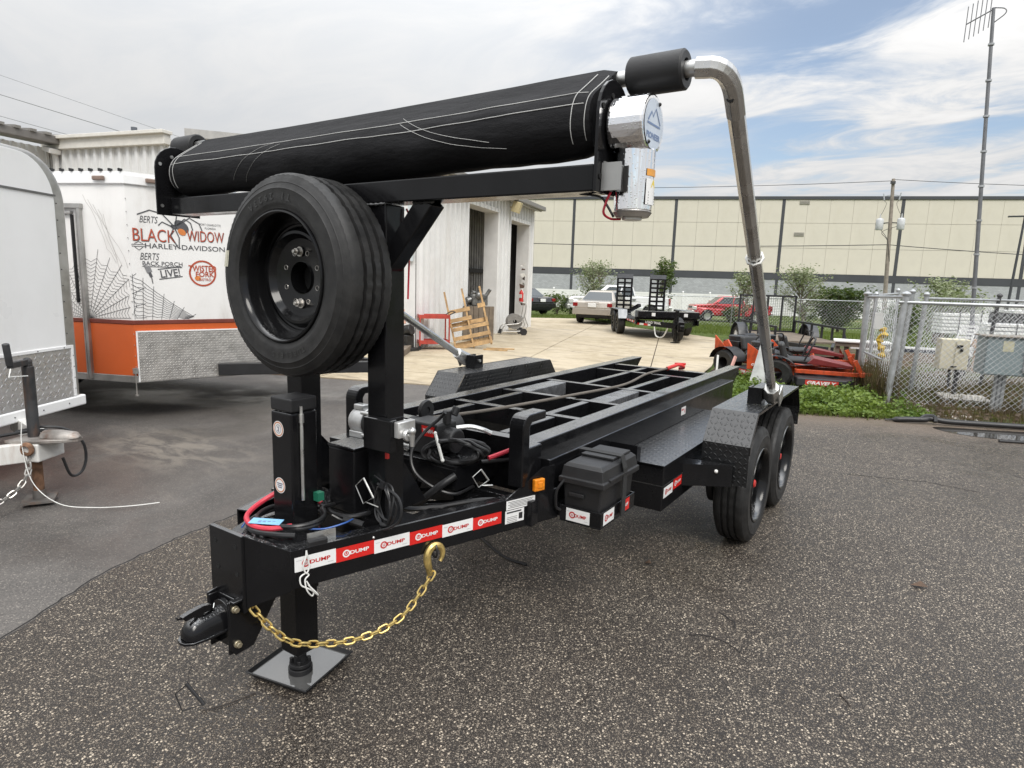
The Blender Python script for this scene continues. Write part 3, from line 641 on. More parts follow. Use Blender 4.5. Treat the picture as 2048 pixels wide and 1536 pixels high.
m.build('bolt_hole', hl, dt)
bdir = Vector((.36, 1.07, 0)).normalized(); bn = Vector((bdir.y, -bdir.x, 0)); B0 = Vector((.24, -.215, 0))
def beam(sx):
    m = MB(); L = 1.30
    def P(s, n, z): q = B0+bdir*s+bn*n; return Vector((q.x*sx, q.y, z))
    for n0, n1, z0, z1 in ((-.006, 0, .55, .70), (-.06, -.006, .692, .70), (-.06, -.006, .55, .558)):
        s0 = 0 if sx > 0 else .14
        vs = [P(a, b, c) for c in (z0, z1) for a, b in ((s0, n0), (L, n0), (L, n1), (s0, n1))]
        m.add(vs, [(3, 2, 1, 0), (4, 5, 6, 7), (0, 1, 5, 4), (1, 2, 6, 5), (2, 3, 7, 6), (3, 0, 4, 7)])
    return m.build('tongue_beam', BLK, dt, .002)
beam(1); beam(-1)
m = MB(); m.prism([(-.06, -.29), (.12, -.29), (.225, -.205), (.30, .02), (-.22, .02), (-.12, -.2)], 'z', .68, .696); m.build('deck_plate', BLK, dt)
m = MB(); m.prism([(-.40, .17), (.36, .17), (.40, .33), (-.45, .33)], 'z', .675, .698); m.box(-.36, .17, .56, .33, .18, .675); m.build('deck_plate', BLK, dt)
m = MB(); m.bar((-.62, .86, .61), (.62, .86, .61), .06, .12); m.bar((-.3, .33, .62), (.1, .86, .60), .05, .05); m.bar((.25, .3, .62), (.30, .9, .62), .05, .05); m.bar((.0, .5, .60), (.5, 1.0, .60), .04, .04); m.build('tongue_brace', BLK, dt, .004)
# gusset that rises from the beam to the main rail, with the amber lamp
m = MB()
def BP(s, z, n=0): q = B0+bdir*s+bn*n; return Vector((q.x, q.y, z))
m.add([BP(.98, .70, -.002), BP(1.27, .70, -.002), BP(1.27, .82, -.002), BP(1.2, .82, -.002), BP(.98, .70, -.008), BP(1.27, .70, -.008), BP(1.27, .82, -.008), BP(1.2, .82, -.008)],
      [(0, 1, 2, 3), (7, 6, 5, 4), (0, 4, 5, 1), (1, 5, 6, 2), (2, 6, 7, 3), (3, 7, 4, 0)]); m.build('gusset', BLK, dt)
lamp = MB(); o_ = BP(1.16, .745, .012); lamp.cbox(o_, (.022, .062, .058), (0, 0, -.325)); 
la = lamp.build('side_marker', AMB, dt, .005)
q = MB(); q.cbox(o_+bn*.012, (.008, .030, .03), (0, 0, -.325)); q.build('lens', AMB, la, .004)
# --- conspicuity stickers with lettering
def sticker(o, u, v, wd, ht, kind, par=None, name='sticker'):
    u, v = Vector(u).normalized(), Vector(v).normalized(); n = u.cross(v)
    m = MB(); put_rect(m, Vector(o)+n*.0008, u, v, wd, ht); s = m.build(name, RED if kind == 'r' else WHI, par or dt, fix=False)
    q = MB(); ink = WHI if kind == 'r' else REDP; c = Vector(o)+n*.0016
    put_ring(q, c-u*wd*.235, u, v, ht*.17, ht*.27); put_text(q, 'U', c-u*wd*.235, u, v, height=ht*.2, bold=.03)
    put_text(q, 'DUMP', c+u*wd*.11, u, v, wd*.50, ht*.27, bold=.03)
    q.build('lettering', ink, s, fix=False)
    if kind == 'w':
        q = MB(); put_rect(q, c-u*wd*.40+v*ht*.26, u, v, wd*.12, ht*.03); put_rect(q, c+u*wd*.36-v*ht*.3, u, v, wd*.14, ht*.03); q.build('small_print', M('grey_ink', (.45, .45, .45), .5), s, fix=False)
    return s
for i, kd in enumerate('wrwrwr'):
    s0 = .014+i*.1565; sticker(BP(s0+.078, .641-.0035*i+.002, .001), bdir, (0, 0, 1), .1565, .056, kd)
m = MB(); o_ = BP(1.065, .672, .0012); put_rect(m, o_, bdir, (0, 0, 1), .17, .044); lb = m.build('spec_label', WHI, dt, fix=False)
q = MB()
for i in range(5): put_rect(q, o_+bn*.0008+Vector((0, 0, .014-.0068*i)), bdir, (0, 0, 1), .15-.02*(i % 2), .0022)
q.build('small_print', INK, lb, fix=False)
m = MB(); o_ = BP(1.03, .616, .0012); put_rect(m, o_, bdir, (0, 0, 1), .11, .062); lb = m.build('spec_label', WHI, dt, fix=False)
q = MB(); put_rect(q, o_+bn*.0008+bdir*.035-Vector((0, 0, .004)), bdir, (0, 0, 1), .022, .03); put_rect(q, o_+bn*.0008+Vector((0, 0, .021))-bdir*.004, bdir, (0, 0, 1), .085, .007)
for i in range(4): put_rect(q, o_+bn*.0008-bdir*.015-Vector((0, 0, .002+i*.008)), bdir, (0, 0, 1), .06, .002)
q.build('small_print', INK, lb, fix=False)
m = MB(); m.sphere(BP(.325, .676, 0), .006, 10); m.build('rivet', ZINC, dt)
# --- coupler
cb = MB(); cb.box(-.062, -.355, .295, -.054, -.315, .50); cb.box(.054, -.355, .295, .062, -.315, .50); cb.box(-.054, -.322, .295, .054, -.315, .50)
cb.prism([(-.355, .505), (-.315, .512), (-.12, .53), (-.12, .50), (-.26, .295), (-.335, .29), (-.355, .32)], 'x', .063, .071)
cb.prism([(-.355, .505), (-.315, .512), (-.12, .53), (-.12, .50), (-.26, .295), (-.335, .29), (-.355, .32)], 'x', -.071, -.063)
cb.box(.062, -.35, .500, .090, -.16, .510); cb.cyl((.078, -.30, .508), (.078, -.30, .517), .013, n=12)
br_ = cb.build('coupler_bracket', BLK, dt, .003)
for x, y, z in ((.075, -.335, .475), (-.075, -.335, .475), (.075, -.33, .335)):
    q = MB(); s_ = 1 if x > 0 else -1; q.cyl((x-.01*s_, y, z), (x+.004*s_, y, z), .014, n=20); q.cyl((x+.004*s_, y, z), (x+.016*s_, y, z), .0115, n=6); q.build('bolt', M('pale_zinc', (.52, .46, .33), .35, .85), br_, .0015)
cp = MB()
rings = []
for y, hw, zt, zb in ((-.30, .050, .478, .395), (-.36, .046, .470, .395), (-.41, .044, .466, .395), (-.435, .046, .466, .396), (-.462, .044, .458, .398), (-.48, .034, .442, .40), (-.489, .015, .42, .402)):
    ring = []
    for i in range(13):
        a = PI*i/12; ring.append(Vector((hw*math.cos(a), y, zb+(zt-zb)*math.sin(a)**.8)))
    rings.append(ring)
cp.hull_loft(rings, True, True, True)
fl = [(-.054, -.30), (-.053, -.43), (-.045, -.475), (-.024, -.497), (0, -.502), (.024, -.497), (.045, -.475), (.053, -.43), (.054, -.30)]
cp.prism(fl, 'z', .388, .398); cp.cyl((0, -.345, .43), (0, -.325, .43), .062, n=20)
co_ = cp.build('coupler', BLK, dt, .002)
q = MB(); q.T = Matrix.Translation((0, -.09, .004)) @ Matrix.Diagonal((1, .70, 1, 1)); q.prism([(-.56, .468), (-.575, .486), (-.54, .492), (-.46, .498), (-.41, .488), (-.40, .470), (-.46, .470), (-.475, .458), (-.50, .458), (-.51, .470)], 'x', -.011, .011); q.sweep([(0, -.565, .478), (0, -.59, .482), (0, -.597, .490)], .004, 8); q.build('latch', BLK, co_, .002)
q = MB(); q.sweep([(0, -.37, .47), (.02, -.38, .50), (.03, -.39, .49)], .002, 6); q.build('wire_clip', ZINC, co_)
# wire lock pin dangling from the coupler on a thread
q = MB(); q.sweep(spline([(.0, -.44, .39), (.01, -.45, .33), (.002, -.475, .27), (-.004, -.48, .225)], 5), .0012, 5); q.build('tether', INK, dt)
lp = MB(); c_ = Vector((.0, -.50, .19))
ux = Vector((.80, .36, 0)).normalized(); loop = [(-.004, .225), (-.055, .18), (-.03, .115), (.055, .155), (-.004, .225)]
lp.sweep([c_*0+Vector((0, -.48, 0))+ux*a+Vector((0, 0, b)) for a, b in loop], .0024, 6); lp.cyl(Vector((0, -.48, 0))+ux*(-.008)+Vector((0, 0, .228)), Vector((0, -.48, 0))+ux*.06+Vector((0, 0, .153)), .006, n=8); lp.build('lock_pin', BLKM, dt)
# --- safety chains, link by link
def link_mesh(L=.045, wd=.0245, r=.0043):
    m = MB(); pts = []; h = (L-wd)/2
    for i in range(7): a = -PI/2+PI*i/6; pts.append((h+wd/2*math.cos(a), wd/2*math.sin(a), 0))
    for i in range(7): a = PI/2+PI*i/6; pts.append((-h+wd/2*math.cos(a), wd/2*math.sin(a), 0))
    m.sweep(pts, r, 6, closed=True); return m.mesh('chain_link', GOLD)
LM = link_mesh()
def chain(par, pts, name='chain_link', me=None, pitch=.0355):
    P = spline(pts, 24); d = 0; acc = []; prev = P[0]; need = 0
    for p in P[1:]:
        seg = (p-prev).length
        while need <= d+seg:
            t = (need-d)/seg; acc.append(prev+(p-prev)*t); need += pitch
        d += seg; prev = p
    for i in range(len(acc)-1):
        a, b = acc[i], acc[i+1]; t = (b-a).normalized(); q = t.to_track_quat('X', 'Z').to_matrix() @ Matrix.Rotation(R(40 if i % 2 else -50), 3, 'X')
        o = bpy.data.objects.new(name, me or LM); COL.objects.link(o); o.parent = par; o.matrix_local = Matrix.Translation((a+b)/2) @ q.to_4x4()
sc = empty('safety_chain', dt)
sx_ = [(.082, -.30, .495), (.105, -.28, .462), (.14, -.245, .39), (.185, -.175, .305), (.235, -.055, .258), (.29, .04, .248), (.345, .135, .265), (.39, .215, .31), (.415, .275, .375), (.436, .322, .44), (.444, .338, .468)]
chain(sc, sx_)
q = MB(); hc = BP(.60, .548, .012); hk = [(.024, -.092), (.030, -.062), (.038, -.026), (.034, .010), (.012, .032), (-.016, .028), (-.034, .006), (-.034, -.022), (-.024, -.042)]
q.sweep(spline([hc+bdir*(-a)+Vector((0, 0, b)) for a, b in hk], 4), [.009+.0075*math.sin(PI*min(1, .2+i/38)) for i in range(33)], 8); q.build('slip_hook', GOLD, sc)
q = MB(); q.sweep([hc+bdir*(-.004)+Vector((0, 0, .012))+bn*(.022*math.cos(a))+Vector((0, 0, .03*math.sin(a))) for a in [2*PI*i/12 for i in range(12)]], .005, 6, closed=True); q.build('chain_ring', BLKM, dt)
sc = empty('safety_chain', dt); chain(sc, [(-.078, -.29, .50), (-.098, -.285, .53), (-.112, -.27, .545), (-.118, -.22, .52), (-.16, -.12, .46), (-.22, 0, .47), (-.3, .15, .52)])
# --- jack
jk = MB(); jk.box(-.062, -.062, .66, .062, .062, 1.155); jt = jk.build('jack_tube', BLK, dt, .008, 3)
q = MB(); q.box(-.063, -.063, 1.157, .063, .063, 1.212); q.build('cap', BLKM, jt, .008, 3)
q = MB(); q.cyl((.07, -.02, 1.10), (.07, -.02, 1.18), .006, n=8); q.cyl((.07, -.02, 1.115), (.07, -.02, 1.15), .010, n=6); q.cyl((.07, -.02, .8), (.07, -.02, 1.10), .007, n=8); q.build('hydraulic_line', ZINC, jt)
for z, t1_ in ((1.085, '2'), (.855, '')):
    q = MB(); c_ = Vector((-.015, -.0625, z)); put_ring(q, c_-Vector((0, .0006, 0)), (1, 0, 0), (0, 0, 1), .0001, .032); st = q.build('sticker', WHI, jt, fix=False)
    q = MB(); put_ring(q, c_-Vector((0, .0012, 0)), (1, 0, 0), (0, 0, 1), .024, .029)
    q.build('sticker_ring', M('orange_print', (.5, .2, .09), .5), jt, fix=False)
    q = MB()
    if t1_: put_text(q, '2', c_-Vector((0, .0012, 0)), (1, 0, 0), (0, 0, 1), height=.02, bold=.03); put_ring(q, c_-Vector((0, .0011, 0)), (1, 0, 0), (0, 0, 1), .0155, .018)
    else:
        for i in range(3): put_rect(q, c_+Vector((0, -.0012, .008-.008*i)), (1, 0, 0), (0, 0, 1), .034-.004*i, .004)
    q.build('print', M('navy_print', (.05, .06, .14), .5), jt, fix=False)
q = MB(); q.box(-.054, -.054, .125, .054, .054, .66); jl = q.build('jack_leg', BLK, dt, .006)
q = MB(); q.box(-.058, -.058, .40, .058, .058, .54); q.build('leg_collar', BLK, dt, .004)
ja = R(11); q = MB(); q.T = Matrix.Translation((-.035, .03, 0)) @ Matrix.Rotation(ja, 4, 'Z')
h_ = .135; q.box(-h_, -h_, .004, h_, h_, .012)
for i in range(4):
    a_ = Matrix.Rotation(PI/2*i, 4, 'Z'); o1 = [(-h_, -h_, .006), (h_, -h_, .006), (h_+.022, -h_-.022, .034), (-h_-.022, -h_-.022, .034)]; o2 = [(x, y+.005, z+.002) for x, y, z in o1]
    q.add([a_ @ Vector(p) for p in o1+o2], [(0, 1, 2, 3), (7, 6, 5, 4), (0, 4, 5, 1), (1, 5, 6, 2), (2, 6, 7, 3), (3, 7, 4, 0)])
jf = q.build('jack_foot', BLKM, dt)
q = MB(); q.T = Matrix.Translation((-.035, .03, 0)) @ Matrix.Rotation(ja, 4, 'Z'); h2 = .149; q.poly([(-h2, -h2, .0225), (h2, -h2, .0225), (h2, h2, .0225), (-h2, h2, .0225)]); k = NT('standing_water'); k.col((.10, .10, .098)); k.rough(.02); k.spec(1.0); k.b.inputs['Coat Weight'].default_value = .8; k.b.inputs['Coat Roughness'].default_value = .02; q.build('water', k.m, jf, fix=False)
q = MB(); q.cyl((0, 0, .06), (0, 0, .13), .026, n=16); q.cyl((0, 0, .05), (0, 0, .066), .045, n=20); q.cyl((0, 0, .02), (0, 0, .046), .05, n=20)
for i in range(4): a_ = PI/4+PI/2*i; q.cyl((.035*math.cos(a_), .035*math.sin(a_), .066), (.035*math.cos(a_), .035*math.sin(a_), .085), .009, n=6)
q.build('swivel', BLKM, jf, .002)
# --- gantry
for sx in (-1, 1):
    q = MB(); q.box(sx*.255-.052, .20, .69, sx*.255+.052, .305, 1.958); q.build('gantry_leg', BLK, dt, .006)
    q = MB(); q.bar((sx*.49, .255, 1.97), (sx*.25, .255, 1.70), .075, .075, (0, 1, 0)); q.build('gantry_brace', BLK, dt, .005)
    q = MB(); q.prism([(.305, .70), (.50, .70), (.305, .98)], 'x', sx*.255-.004, sx*.255+.004); q.build('leg_gusset', BLK, dt)
q = MB(); q.box(-1.17, .195, 1.96, 1.17, .30, 2.04); q.build('gantry_beam', BLK, dt, .005)
q = MB(); q.box(-.32, .185, 1.60, .32, .20, 1.74); q.build('spare_mount', BLK, dt, .004)
q = MB(); q.bar((-.24, .24, 1.0), (-.42, .62, .70), .06, .012, (1, 0, 0)); q.build('stay_plate', BLK, dt)
# end plates with rounded heads
for sx in (-1, 1):
    x0 = sx*1.19; q = MB(); yo = .0 if sx > 0 else -.03
    pl = [(.165+yo, 1.955), (.385+yo, 1.955)]+[(.275+yo+.11*math.cos(a), 2.18+.11*math.sin(a)) for a in [PI*i/12 for i in range(13)]]
    q.prism(pl, 'x', x0-.005, x0+.005); pl_ = q.build('tarp_end_plate', BLK, dt, .002)
    q = MB()
    for y, z in ((.19, 2.20), (.19, 2.0), (.255, 1.995), (.25, 2.24), (.25, 2.12), (.34, 2.01)): q.cyl((x0-.008, y+yo, z), (x0+.008, y+yo, z), .0085, n=12)
    q.build('bolt_head' if sx < 0 else 'bolt_hole', ZINC if sx < 0 else hl, pl_)
# --- rolled tarp
def hull(pts):
    pts = sorted(set((round(a, 6), round(b, 6)) for a, b in pts)); lo = []
    for seq in (pts, pts[::-1]):
        st = []
        for p in seq:
            while len(st) > 1 and (st[-1][0]-st[-2][0])*(p[1]-st[-2][1])-(st[-1][1]-st[-2][1])*(p[0]-st[-2][0]) <= 0: st.pop()
            st.append(p)
        lo += st[:-1]
    return lo
hp = hull([(.265+.098*math.cos(2*PI*i/40), 2.158+.098*math.sin(2*PI*i/40)) for i in range(40)]+[(.372+.030*math.cos(2*PI*i/24), 2.318+.030*math.sin(2*PI*i/24)) for i in range(24)])
per = []; n = len(hp); tot = sum(math.dist(hp[i], hp[(i+1) % n]) for i in range(n)); NR = 56; step = tot/NR; d = 0; i = 0; acc = 0
while len(per) < NR:
    a, b = hp[i % n], hp[(i+1) % n]; L = math.dist(a, b)
    while acc <= d+L and len(per) < NR: t = (acc-d)/L; per.append((a[0]+(b[0]-a[0])*t, a[1]+(b[1]-a[1])*t)); acc += step
    d += L; i += 1
TX = 1.155; NS = 90
def tpt(x, y, z):
    """point of the bundle surface, sagging a little and puckered underneath"""
    f = (z-2.06)/.28; dz = .006-.008*(1-(x/TX)**2)+.006*x-.007*max(0, 1-f*2.2)*(1+noise.noise(Vector((x*2.1, 7, 1))))
    pk = .014*(1-min(1, f*1.15))*noise.noise(Vector((x*3.6+z*5, y*7, z*11)))+.004*(1-min(1, f))*noise.noise(Vector((x*11-z*9, y*14, 3)))+.0015*noise.noise(Vector((x*5+z*8, 2, z*6)))
    e = 1-.10*sstep(TX-.05, TX, abs(x)); cy0, cz0 = .30, 2.2
    return Vector((x, cy0+(y-cy0)*e-pk, cz0+(z-cz0)*e+dz+pk*.5))
m = MB(); m.hull_loft([[tpt(-TX+2*TX*j/NS, a, b) for a, b in per] for j in range(NS+1)]); tr = m.build('tarp_roll', TARP, dt, fix=True, sharp=60)
def frontpt(x, z):
    best = None
    for i in range(NR):
        a, b = per[i], per[(i+1) % NR]
        if (a[1]-z)*(b[1]-z) <= 0 and a[1] != b[1]:
            t = (z-a[1])/(b[1]-a[1]); y = a[0]+(b[0]-a[0])*t
            if best is None or y < best: best = y
    return tpt(x, best, z)+Vector((0, -.0016, .0008))
m = MB()
for z in (2.236, 2.196): m.sweep([frontpt(-TX+.02+(2*TX-.04)*j/60, z) for j in range(61)], .0015, 5)
for xx in (-1.135, -1.09, 1.10, 1.14): m.sweep([frontpt(xx+.02*(z-2.06), z) for z in [2.09+.23*j/24 for j in range(25)]], .0014, 5)
for x0, x1, za, zb, bw in ((-.35, -.62, 2.235, 2.10, .03), (-.30, -.54, 2.225, 2.09, .02), (.36, .80, 2.26, 2.12, -.02), (.38, .86, 2.23, 2.10, -.03)):
    m.sweep([frontpt(lin(x0, x1, j/16), lin(za, zb, j/16)+bw*math.sin(PI*j/16)) for j in range(17)], .0008, 4)
m.build('stitching', THR, tr)
# --- tarp bar: rollers, elbows and swinging arms
ARMA = M('arm_aluminium', (.60, .595, .58), .27, .95, .10, 7, .1, bump=.06, bs=60, dirt=(.36, .35, .33), dirts=3, dirta=.3)
for sx in (-1, 1):
    el = Vector((sx*1.495, .385, 2.318)); pv = Vector((sx*1.262, 2.76, 1.0)); d = (pv-el).normalized(); rr = .115
    p0 = Vector((sx*1.40, .374, 2.324)); cor = Vector((sx*1.497, .379, 2.322)); ps = [p0]
    a_ = cor-Vector((sx*1, 0, 0))*rr*.6; b_ = cor+d*rr
    for i in range(9): t = i/8; ps.append(a_*(1-t)**2+cor*2*t*(1-t)+b_*t*t)
    q = MB(); q.sweep(ps+[cor+d*.2], .031, 8, a0=PI/8, smooth=False); e_ = q.build('arm_elbow', ARMA, dt, .002)
    q = MB(); q.sweep([cor+d*.19, pv-d*.06], .0285, 8, a0=PI/8, smooth=False); ar = q.build('tarp_arm', ARMA, dt, .002)
    q = MB(); q.cyl(cor+d*.15+Vector((0, -.05, 0)), cor+d*.15+Vector((0, .05, 0)), .012, n=12); q.sphere(cor+d*.15+Vector((0, -.036, 0)), .012, 10); q.build('bolt', BLKM, e_)
    q = MB(); q.cyl((sx*1.14, .374, 2.324), (sx*1.43, .374, 2.324), .024, n=16); q.build('tarp_bar', ALU, dt)
    q = MB(); q.lathe([(.01, -.088), (.052, -.088), (.058, -.082), (.058, .082), (.052, .088), (.032, .088), (.032, .07)], (sx*1.285, .374, 2.324), 'x', 32); rl = q.build('bar_roller', BLKM, dt)
    q = MB(); q.lathe([(.031, -.005), (.031, .005), (.040, .005), (.040, -.005)], (0, 0, 0), 'x', 8, True); t_ = q.build('zip_tie', WTIE, ar); mid = cor+(pv-cor)*.385; t_.location = mid
    t_.rotation_euler = d.to_track_quat('X', 'Z').to_euler()
    q = MB(); q.sweep([mid+Vector((0, -.04, .0)), mid+Vector((0, -.055, .03)), mid+Vector((.01*sx, -.05, .075))], .0025, 5); q.build('zip_tail', WTIE, ar)
    # cast foot, pin and bracket on the mudguard
    q = MB(); fr = Matrix(((1, 0, 0), (0, 1, 0), (0, 0, 1))); u_ = Vector((1, 0, 0)); w_ = d.cross(u_).normalized()
    q.hull_loft([[pv+d*t+u_*(a*s)+w_*(b*s) for a, b in ((-1, -.4), (-.4, -1), (.4, -1), (1, -.4), (1, .4), (.4, 1), (-.4, 1), (-1, .4))] for t, s in ((-.13, .042), (-.05, .048), (.0, .055), (.045, .05), (.06, .034))], smooth=False)
    q.cbox(pv+u_*sx*.05, (.012, .10, .10), (.5, 0, 0)); q.build('arm_foot', ALU, dt, .003)
    bx = sx*1.165
    q = MB(); q.box(bx-.045, 2.70, .935, bx+.045, 2.712, 1.045); q.box(bx+sx*.033, 2.712, .935, bx+sx*.045, 2.82, 1.045); q.box(bx-sx*.045, 2.712, .935, bx-sx*.033, 2.82, 1.045); pb = q.build('pivot_bracket', BLK, dt, .002)
    q = MB(); q.cyl((bx-sx*.055, 2.765, .998), (bx+sx*.14, 2.765, .998), .013, n=14); q.build('pin', ZINC, pb)
# --- chrome tarp motor
q = MB(); mc = (.285, 2.155); rb = .088
out = [(mc[0]+rb*math.cos(a), mc[1]+rb*math.sin(a)) for a in [PI*(-.30)+PI*1.6*i/24 for i in range(25)]]
q.prism(out, 'x', 1.20, 1.315); tm = q.build('tarp_motor', CHR, dt, .008, 3)
q = MB(); q.cyl((1.258, .30, 2.09), (1.258, .30, 1.905), .062, .058, 28); q.build('motor_can', CHR, dt, .006)
q = MB(); q.cyl((1.258, .30, 1.904), (1.258, .30, 1.890), .060, .05, 28); q.cyl((1.258, .30, 1.89), (1.258, .30, 1.882), .03, n=16); q.build('motor_cap', STEEL, dt)
q = MB(); q.box(1.20, .20, 1.965, 1.205, .262, 2.045); q.box(1.197, .196, 1.96, 1.258, .204, 2.04); q.build('motor_bracket', M('galvanised', (.42, .42, .41), .45, .7), dt)
DEC = M('pale_decal', (.60, .67, .76), .3, .3, .1); BLUI = M('blue_ink', (.17, .24, .40), .5)
q = MB(); c_ = Vector((1.3160, .285, 2.155)); u_, v_ = Vector((0, 1, 0)), Vector((0, 0, 1)); put_ring(q, c_, u_, v_, .0005, .072, 30); dc = q.build('decal', DEC, dt, fix=False)
q = MB(); put_line(q, [(-.045, -.005), (-.02, .022), (-.008, .010), (.012, .035), (.05, -.005)], c_+Vector((.0008, 0, .01)), u_, v_, .006); put_line(q, [(-.05, -.012), (.05, -.012)], c_+Vector((.0008, 0, .01)), u_, v_, .006); put_text(q, 'PIONEER', c_+Vector((.0008, 0, -.034)), u_, v_, .105, .018, bold=.03); q.build('lettering', BLUI, dc, fix=False)
for y, z in ((.32, 2.218), (.25, 2.10)):
    q = MB(); q.sphere((1.317, y, z), .006, 8); q.build('screw', BLKM, tm)
for zc_, hh, mt in ((2.018, .020, M('orange_label', (.72, .33, .06), .4)), (1.962, .075, WHI)):
    vs = []; 
    for i in range(7): a = -.55+1.0*i/6; vs += [(1.258+.0625*math.cos(a), .30+.0625*math.sin(a), zc_-hh/2), (1.258+.0625*math.cos(a), .30+.0625*math.sin(a), zc_+hh/2)]
    q = MB(); q.add(vs, [(2*i, 2*i+2, 2*i+3, 2*i+1) for i in range(6)], True); wl_ = q.build('warning_label', mt, dt, fix=False)
q = MB()
def can(a, z, r=.0634): return (1.258+r*math.cos(a), .30+r*math.sin(a), z)
q.poly([can(-.25, 1.975), can(.2, 1.975), can(-.02, 2.0)]); q.build('warning_sign', M('yellow_label', (.8, .62, .05), .4), wl_)
q = MB()
for i in range(5): q.poly([can(-.4, 1.962-.008*i), can(.3, 1.962-.008*i), can(.3, 1.959-.008*i), can(-.4, 1.959-.008*i)])
q.build('small_print', INK, wl_)
q = MB(); q.sweep(spline([(1.20, .26, 1.965), (1.19, .25, 1.93), (1.185, .25, 1.90), (1.20, .27, 1.885), (1.225, .29, 1.885)], 6), .004, 6); q.build('motor_wire', REDC, dt)
q = MB(); q.sweep(spline([(1.10, .25, 1.962), (1.17, .25, 1.95), (1.19, .26, 1.925), (1.21, .27, 1.89)], 6), .004, 6); q.build('motor_wire', BLKC, dt)
q = MB(); q.sweep(spline([(.31, .31, 1.95), (.325, .32, 1.9), (.318, .32, 1.8), (.315, .315, 1.6)], 6), .004, 6); q.sweep(spline([(.33, .31, 1.95), (.342, .32, 1.9), (.335, .32, 1.85), (.33, .315, 1.8)], 6), .0035, 6); q.build('motor_wire', REDC, dt)
# --- wheels
TW = .215; RT = .3895
gr = []
for yc in (.068, .1075, .147): gr += [(RT+.0005, yc-.0082), (RT-.014, yc-.0062), (RT-.014, yc+.0062), (RT+.0005, yc+.0082)]
side = [(.240, .030), (.245, .014), (.256, .004), (.268, .0015), (.272, -.001), (.279, -.002), (.300, -.0035), (.326, -.0015), (.3295, -.0025), (.333, .0005), (.350, .007), (.3525, .0065), (.356, .0095), (.368, .0135), (.372, .016), (.382, .021), (RT-.002, .030)]
prof = side+[(RT, .038)]+gr+[(RT, TW-.040)]+[(r, TW-y) for r, y in side[::-1]]
g0 = len(side)+1; g1 = g0+len(gr)
def wob(i, j, r, t):
    if g0 <= i < g1: t += (.0004 if (j//2) % 2 else -.0004)
    if g0 <= i < g1 and r > RT-.002 and j % 5 == 0: r -= .0035
    if i in (len(side)-1, len(side)-2, len(side)-3) or i in (g1+1, g1+2, g1+3): r -= .003 if j % 2 == 0 else 0
    return r, t
m = MB(); m.lathe(prof, (0, 0, 0), 'y', 168, True, wob); TYM = m.mesh('tyre', RUB, sharp=30)
rp = [(.232, .026), (.238, .012), (.2385, .004), (.236, -.001), (.231, -.003), (.2245, .002), (.2185, .014), (.213, .030), (.209, .060), (.2065, .085), (.197, .086), (.195, .092), (.188, .094), (.180, .080), (.170, .070), (.160, .070), (.150, .084), (.144, .092), (.136, .095), (.080, .095), (.072, .097), (.0635, .097), (.0625, .092), (.0625, .185), (.2, .19), (.222, .2)]
rp = [(r*1.058 if r > .14 else r, t) for r, t in rp]
m = MB(); m.lathe(rp, (0, 0, 0), 'y', 96); RMM = m.mesh('rim', RIMM, sharp=32)
m = MB()
for i in range(8):
    a = PI/8+PI/4*i; c_ = Vector((.101*math.cos(a), .0945, .101*math.sin(a))); m.lathe([(.0075, .004), (.0082, -.001), (.0098, -.0013), (.011, .0006)], c_, 'y', 14)
SHM = m.mesh('stud_hole', STEEL)
m = MB()
for i in range(8): a = PI/8+PI/4*i; c_ = Vector((.101*math.cos(a), .096, .101*math.sin(a))); m.cyl(c_, c_-Vector((0, .024, 0)), .012, .010, 6)
NUTM = m.mesh('lug_nut', STEEL)
def mesh_obj(name, me, par, loc=(0, 0, 0), rot=(0, 0, 0)):
    o = bpy.data.objects.new(name, me); COL.objects.link(o); o.parent = par; o.location = loc; o.rotation_euler = rot; return o
spw = empty('spare_wheel', dt, (-.012, -.045, 1.672)); spw.scale = (.99, 1.12, .99)
mesh_obj('tyre', TYM, spw); mesh_obj('rim', RMM, spw); mesh_obj('stud_hole', SHM, spw)
for a in (PI*.5, -PI*.5):
    q = MB(); c_ = Vector((.101*math.cos(a), .093, .101*math.sin(a))); q.cyl(c_, c_-Vector((0, .006, 0)), .020, n=16); q.cyl(c_, c_-Vector((0, .022, 0)), .0145, n=6); q.cyl(c_, c_-Vector((0, .032, 0)), .0075, n=10); q.build('lug_nut', STEEL, spw, .001)
q = MB(); q.cyl((0, .15, 0), (0, .16, 0), .0615, n=24); q.build('centre_bore', hl, spw)
q = MB(); q.cyl((.14, .11, -.13), (.135, .075, -.125), .004, n=8); q.build('valve', STEEL, spw)
q = MB(); q.add([(-.352, -.0085+.010, .035), (-.318, -.0035, .035), (-.305, -.0035, .10), (-.338, -.0035+.006, .10)], [(0, 1, 2, 3)]); q.build('barcode_label', M('cream_label', (.55, .53, .42), .5), spw, fix=False)
q = MB()
for i, chh in enumerate('A3292 IT'):
    if chh == ' ': continue
    a = R(112-i*6.4+8); c_ = Vector((.300*math.cos(a), -.0052, .300*math.sin(a)));
    put_text(q, chh, c_, (-math.sin(a), 0, math.cos(a)), (-math.cos(a), 0, -math.sin(a)), height=.026, bold=.02)
for i, chh in enumerate('TUBELESS'):
    a = R(-62-i*5); c_ = Vector((.300*math.cos(a), -.0052, .300*math.sin(a))); put_text(q, chh, c_, (math.sin(a), 0, -math.cos(a)), (math.cos(a), 0, math.sin(a)), height=.022, bold=.02)
q.build('moulded_lettering', M('rubber_letter', (.03, .03, .03), .45), spw, fix=False)
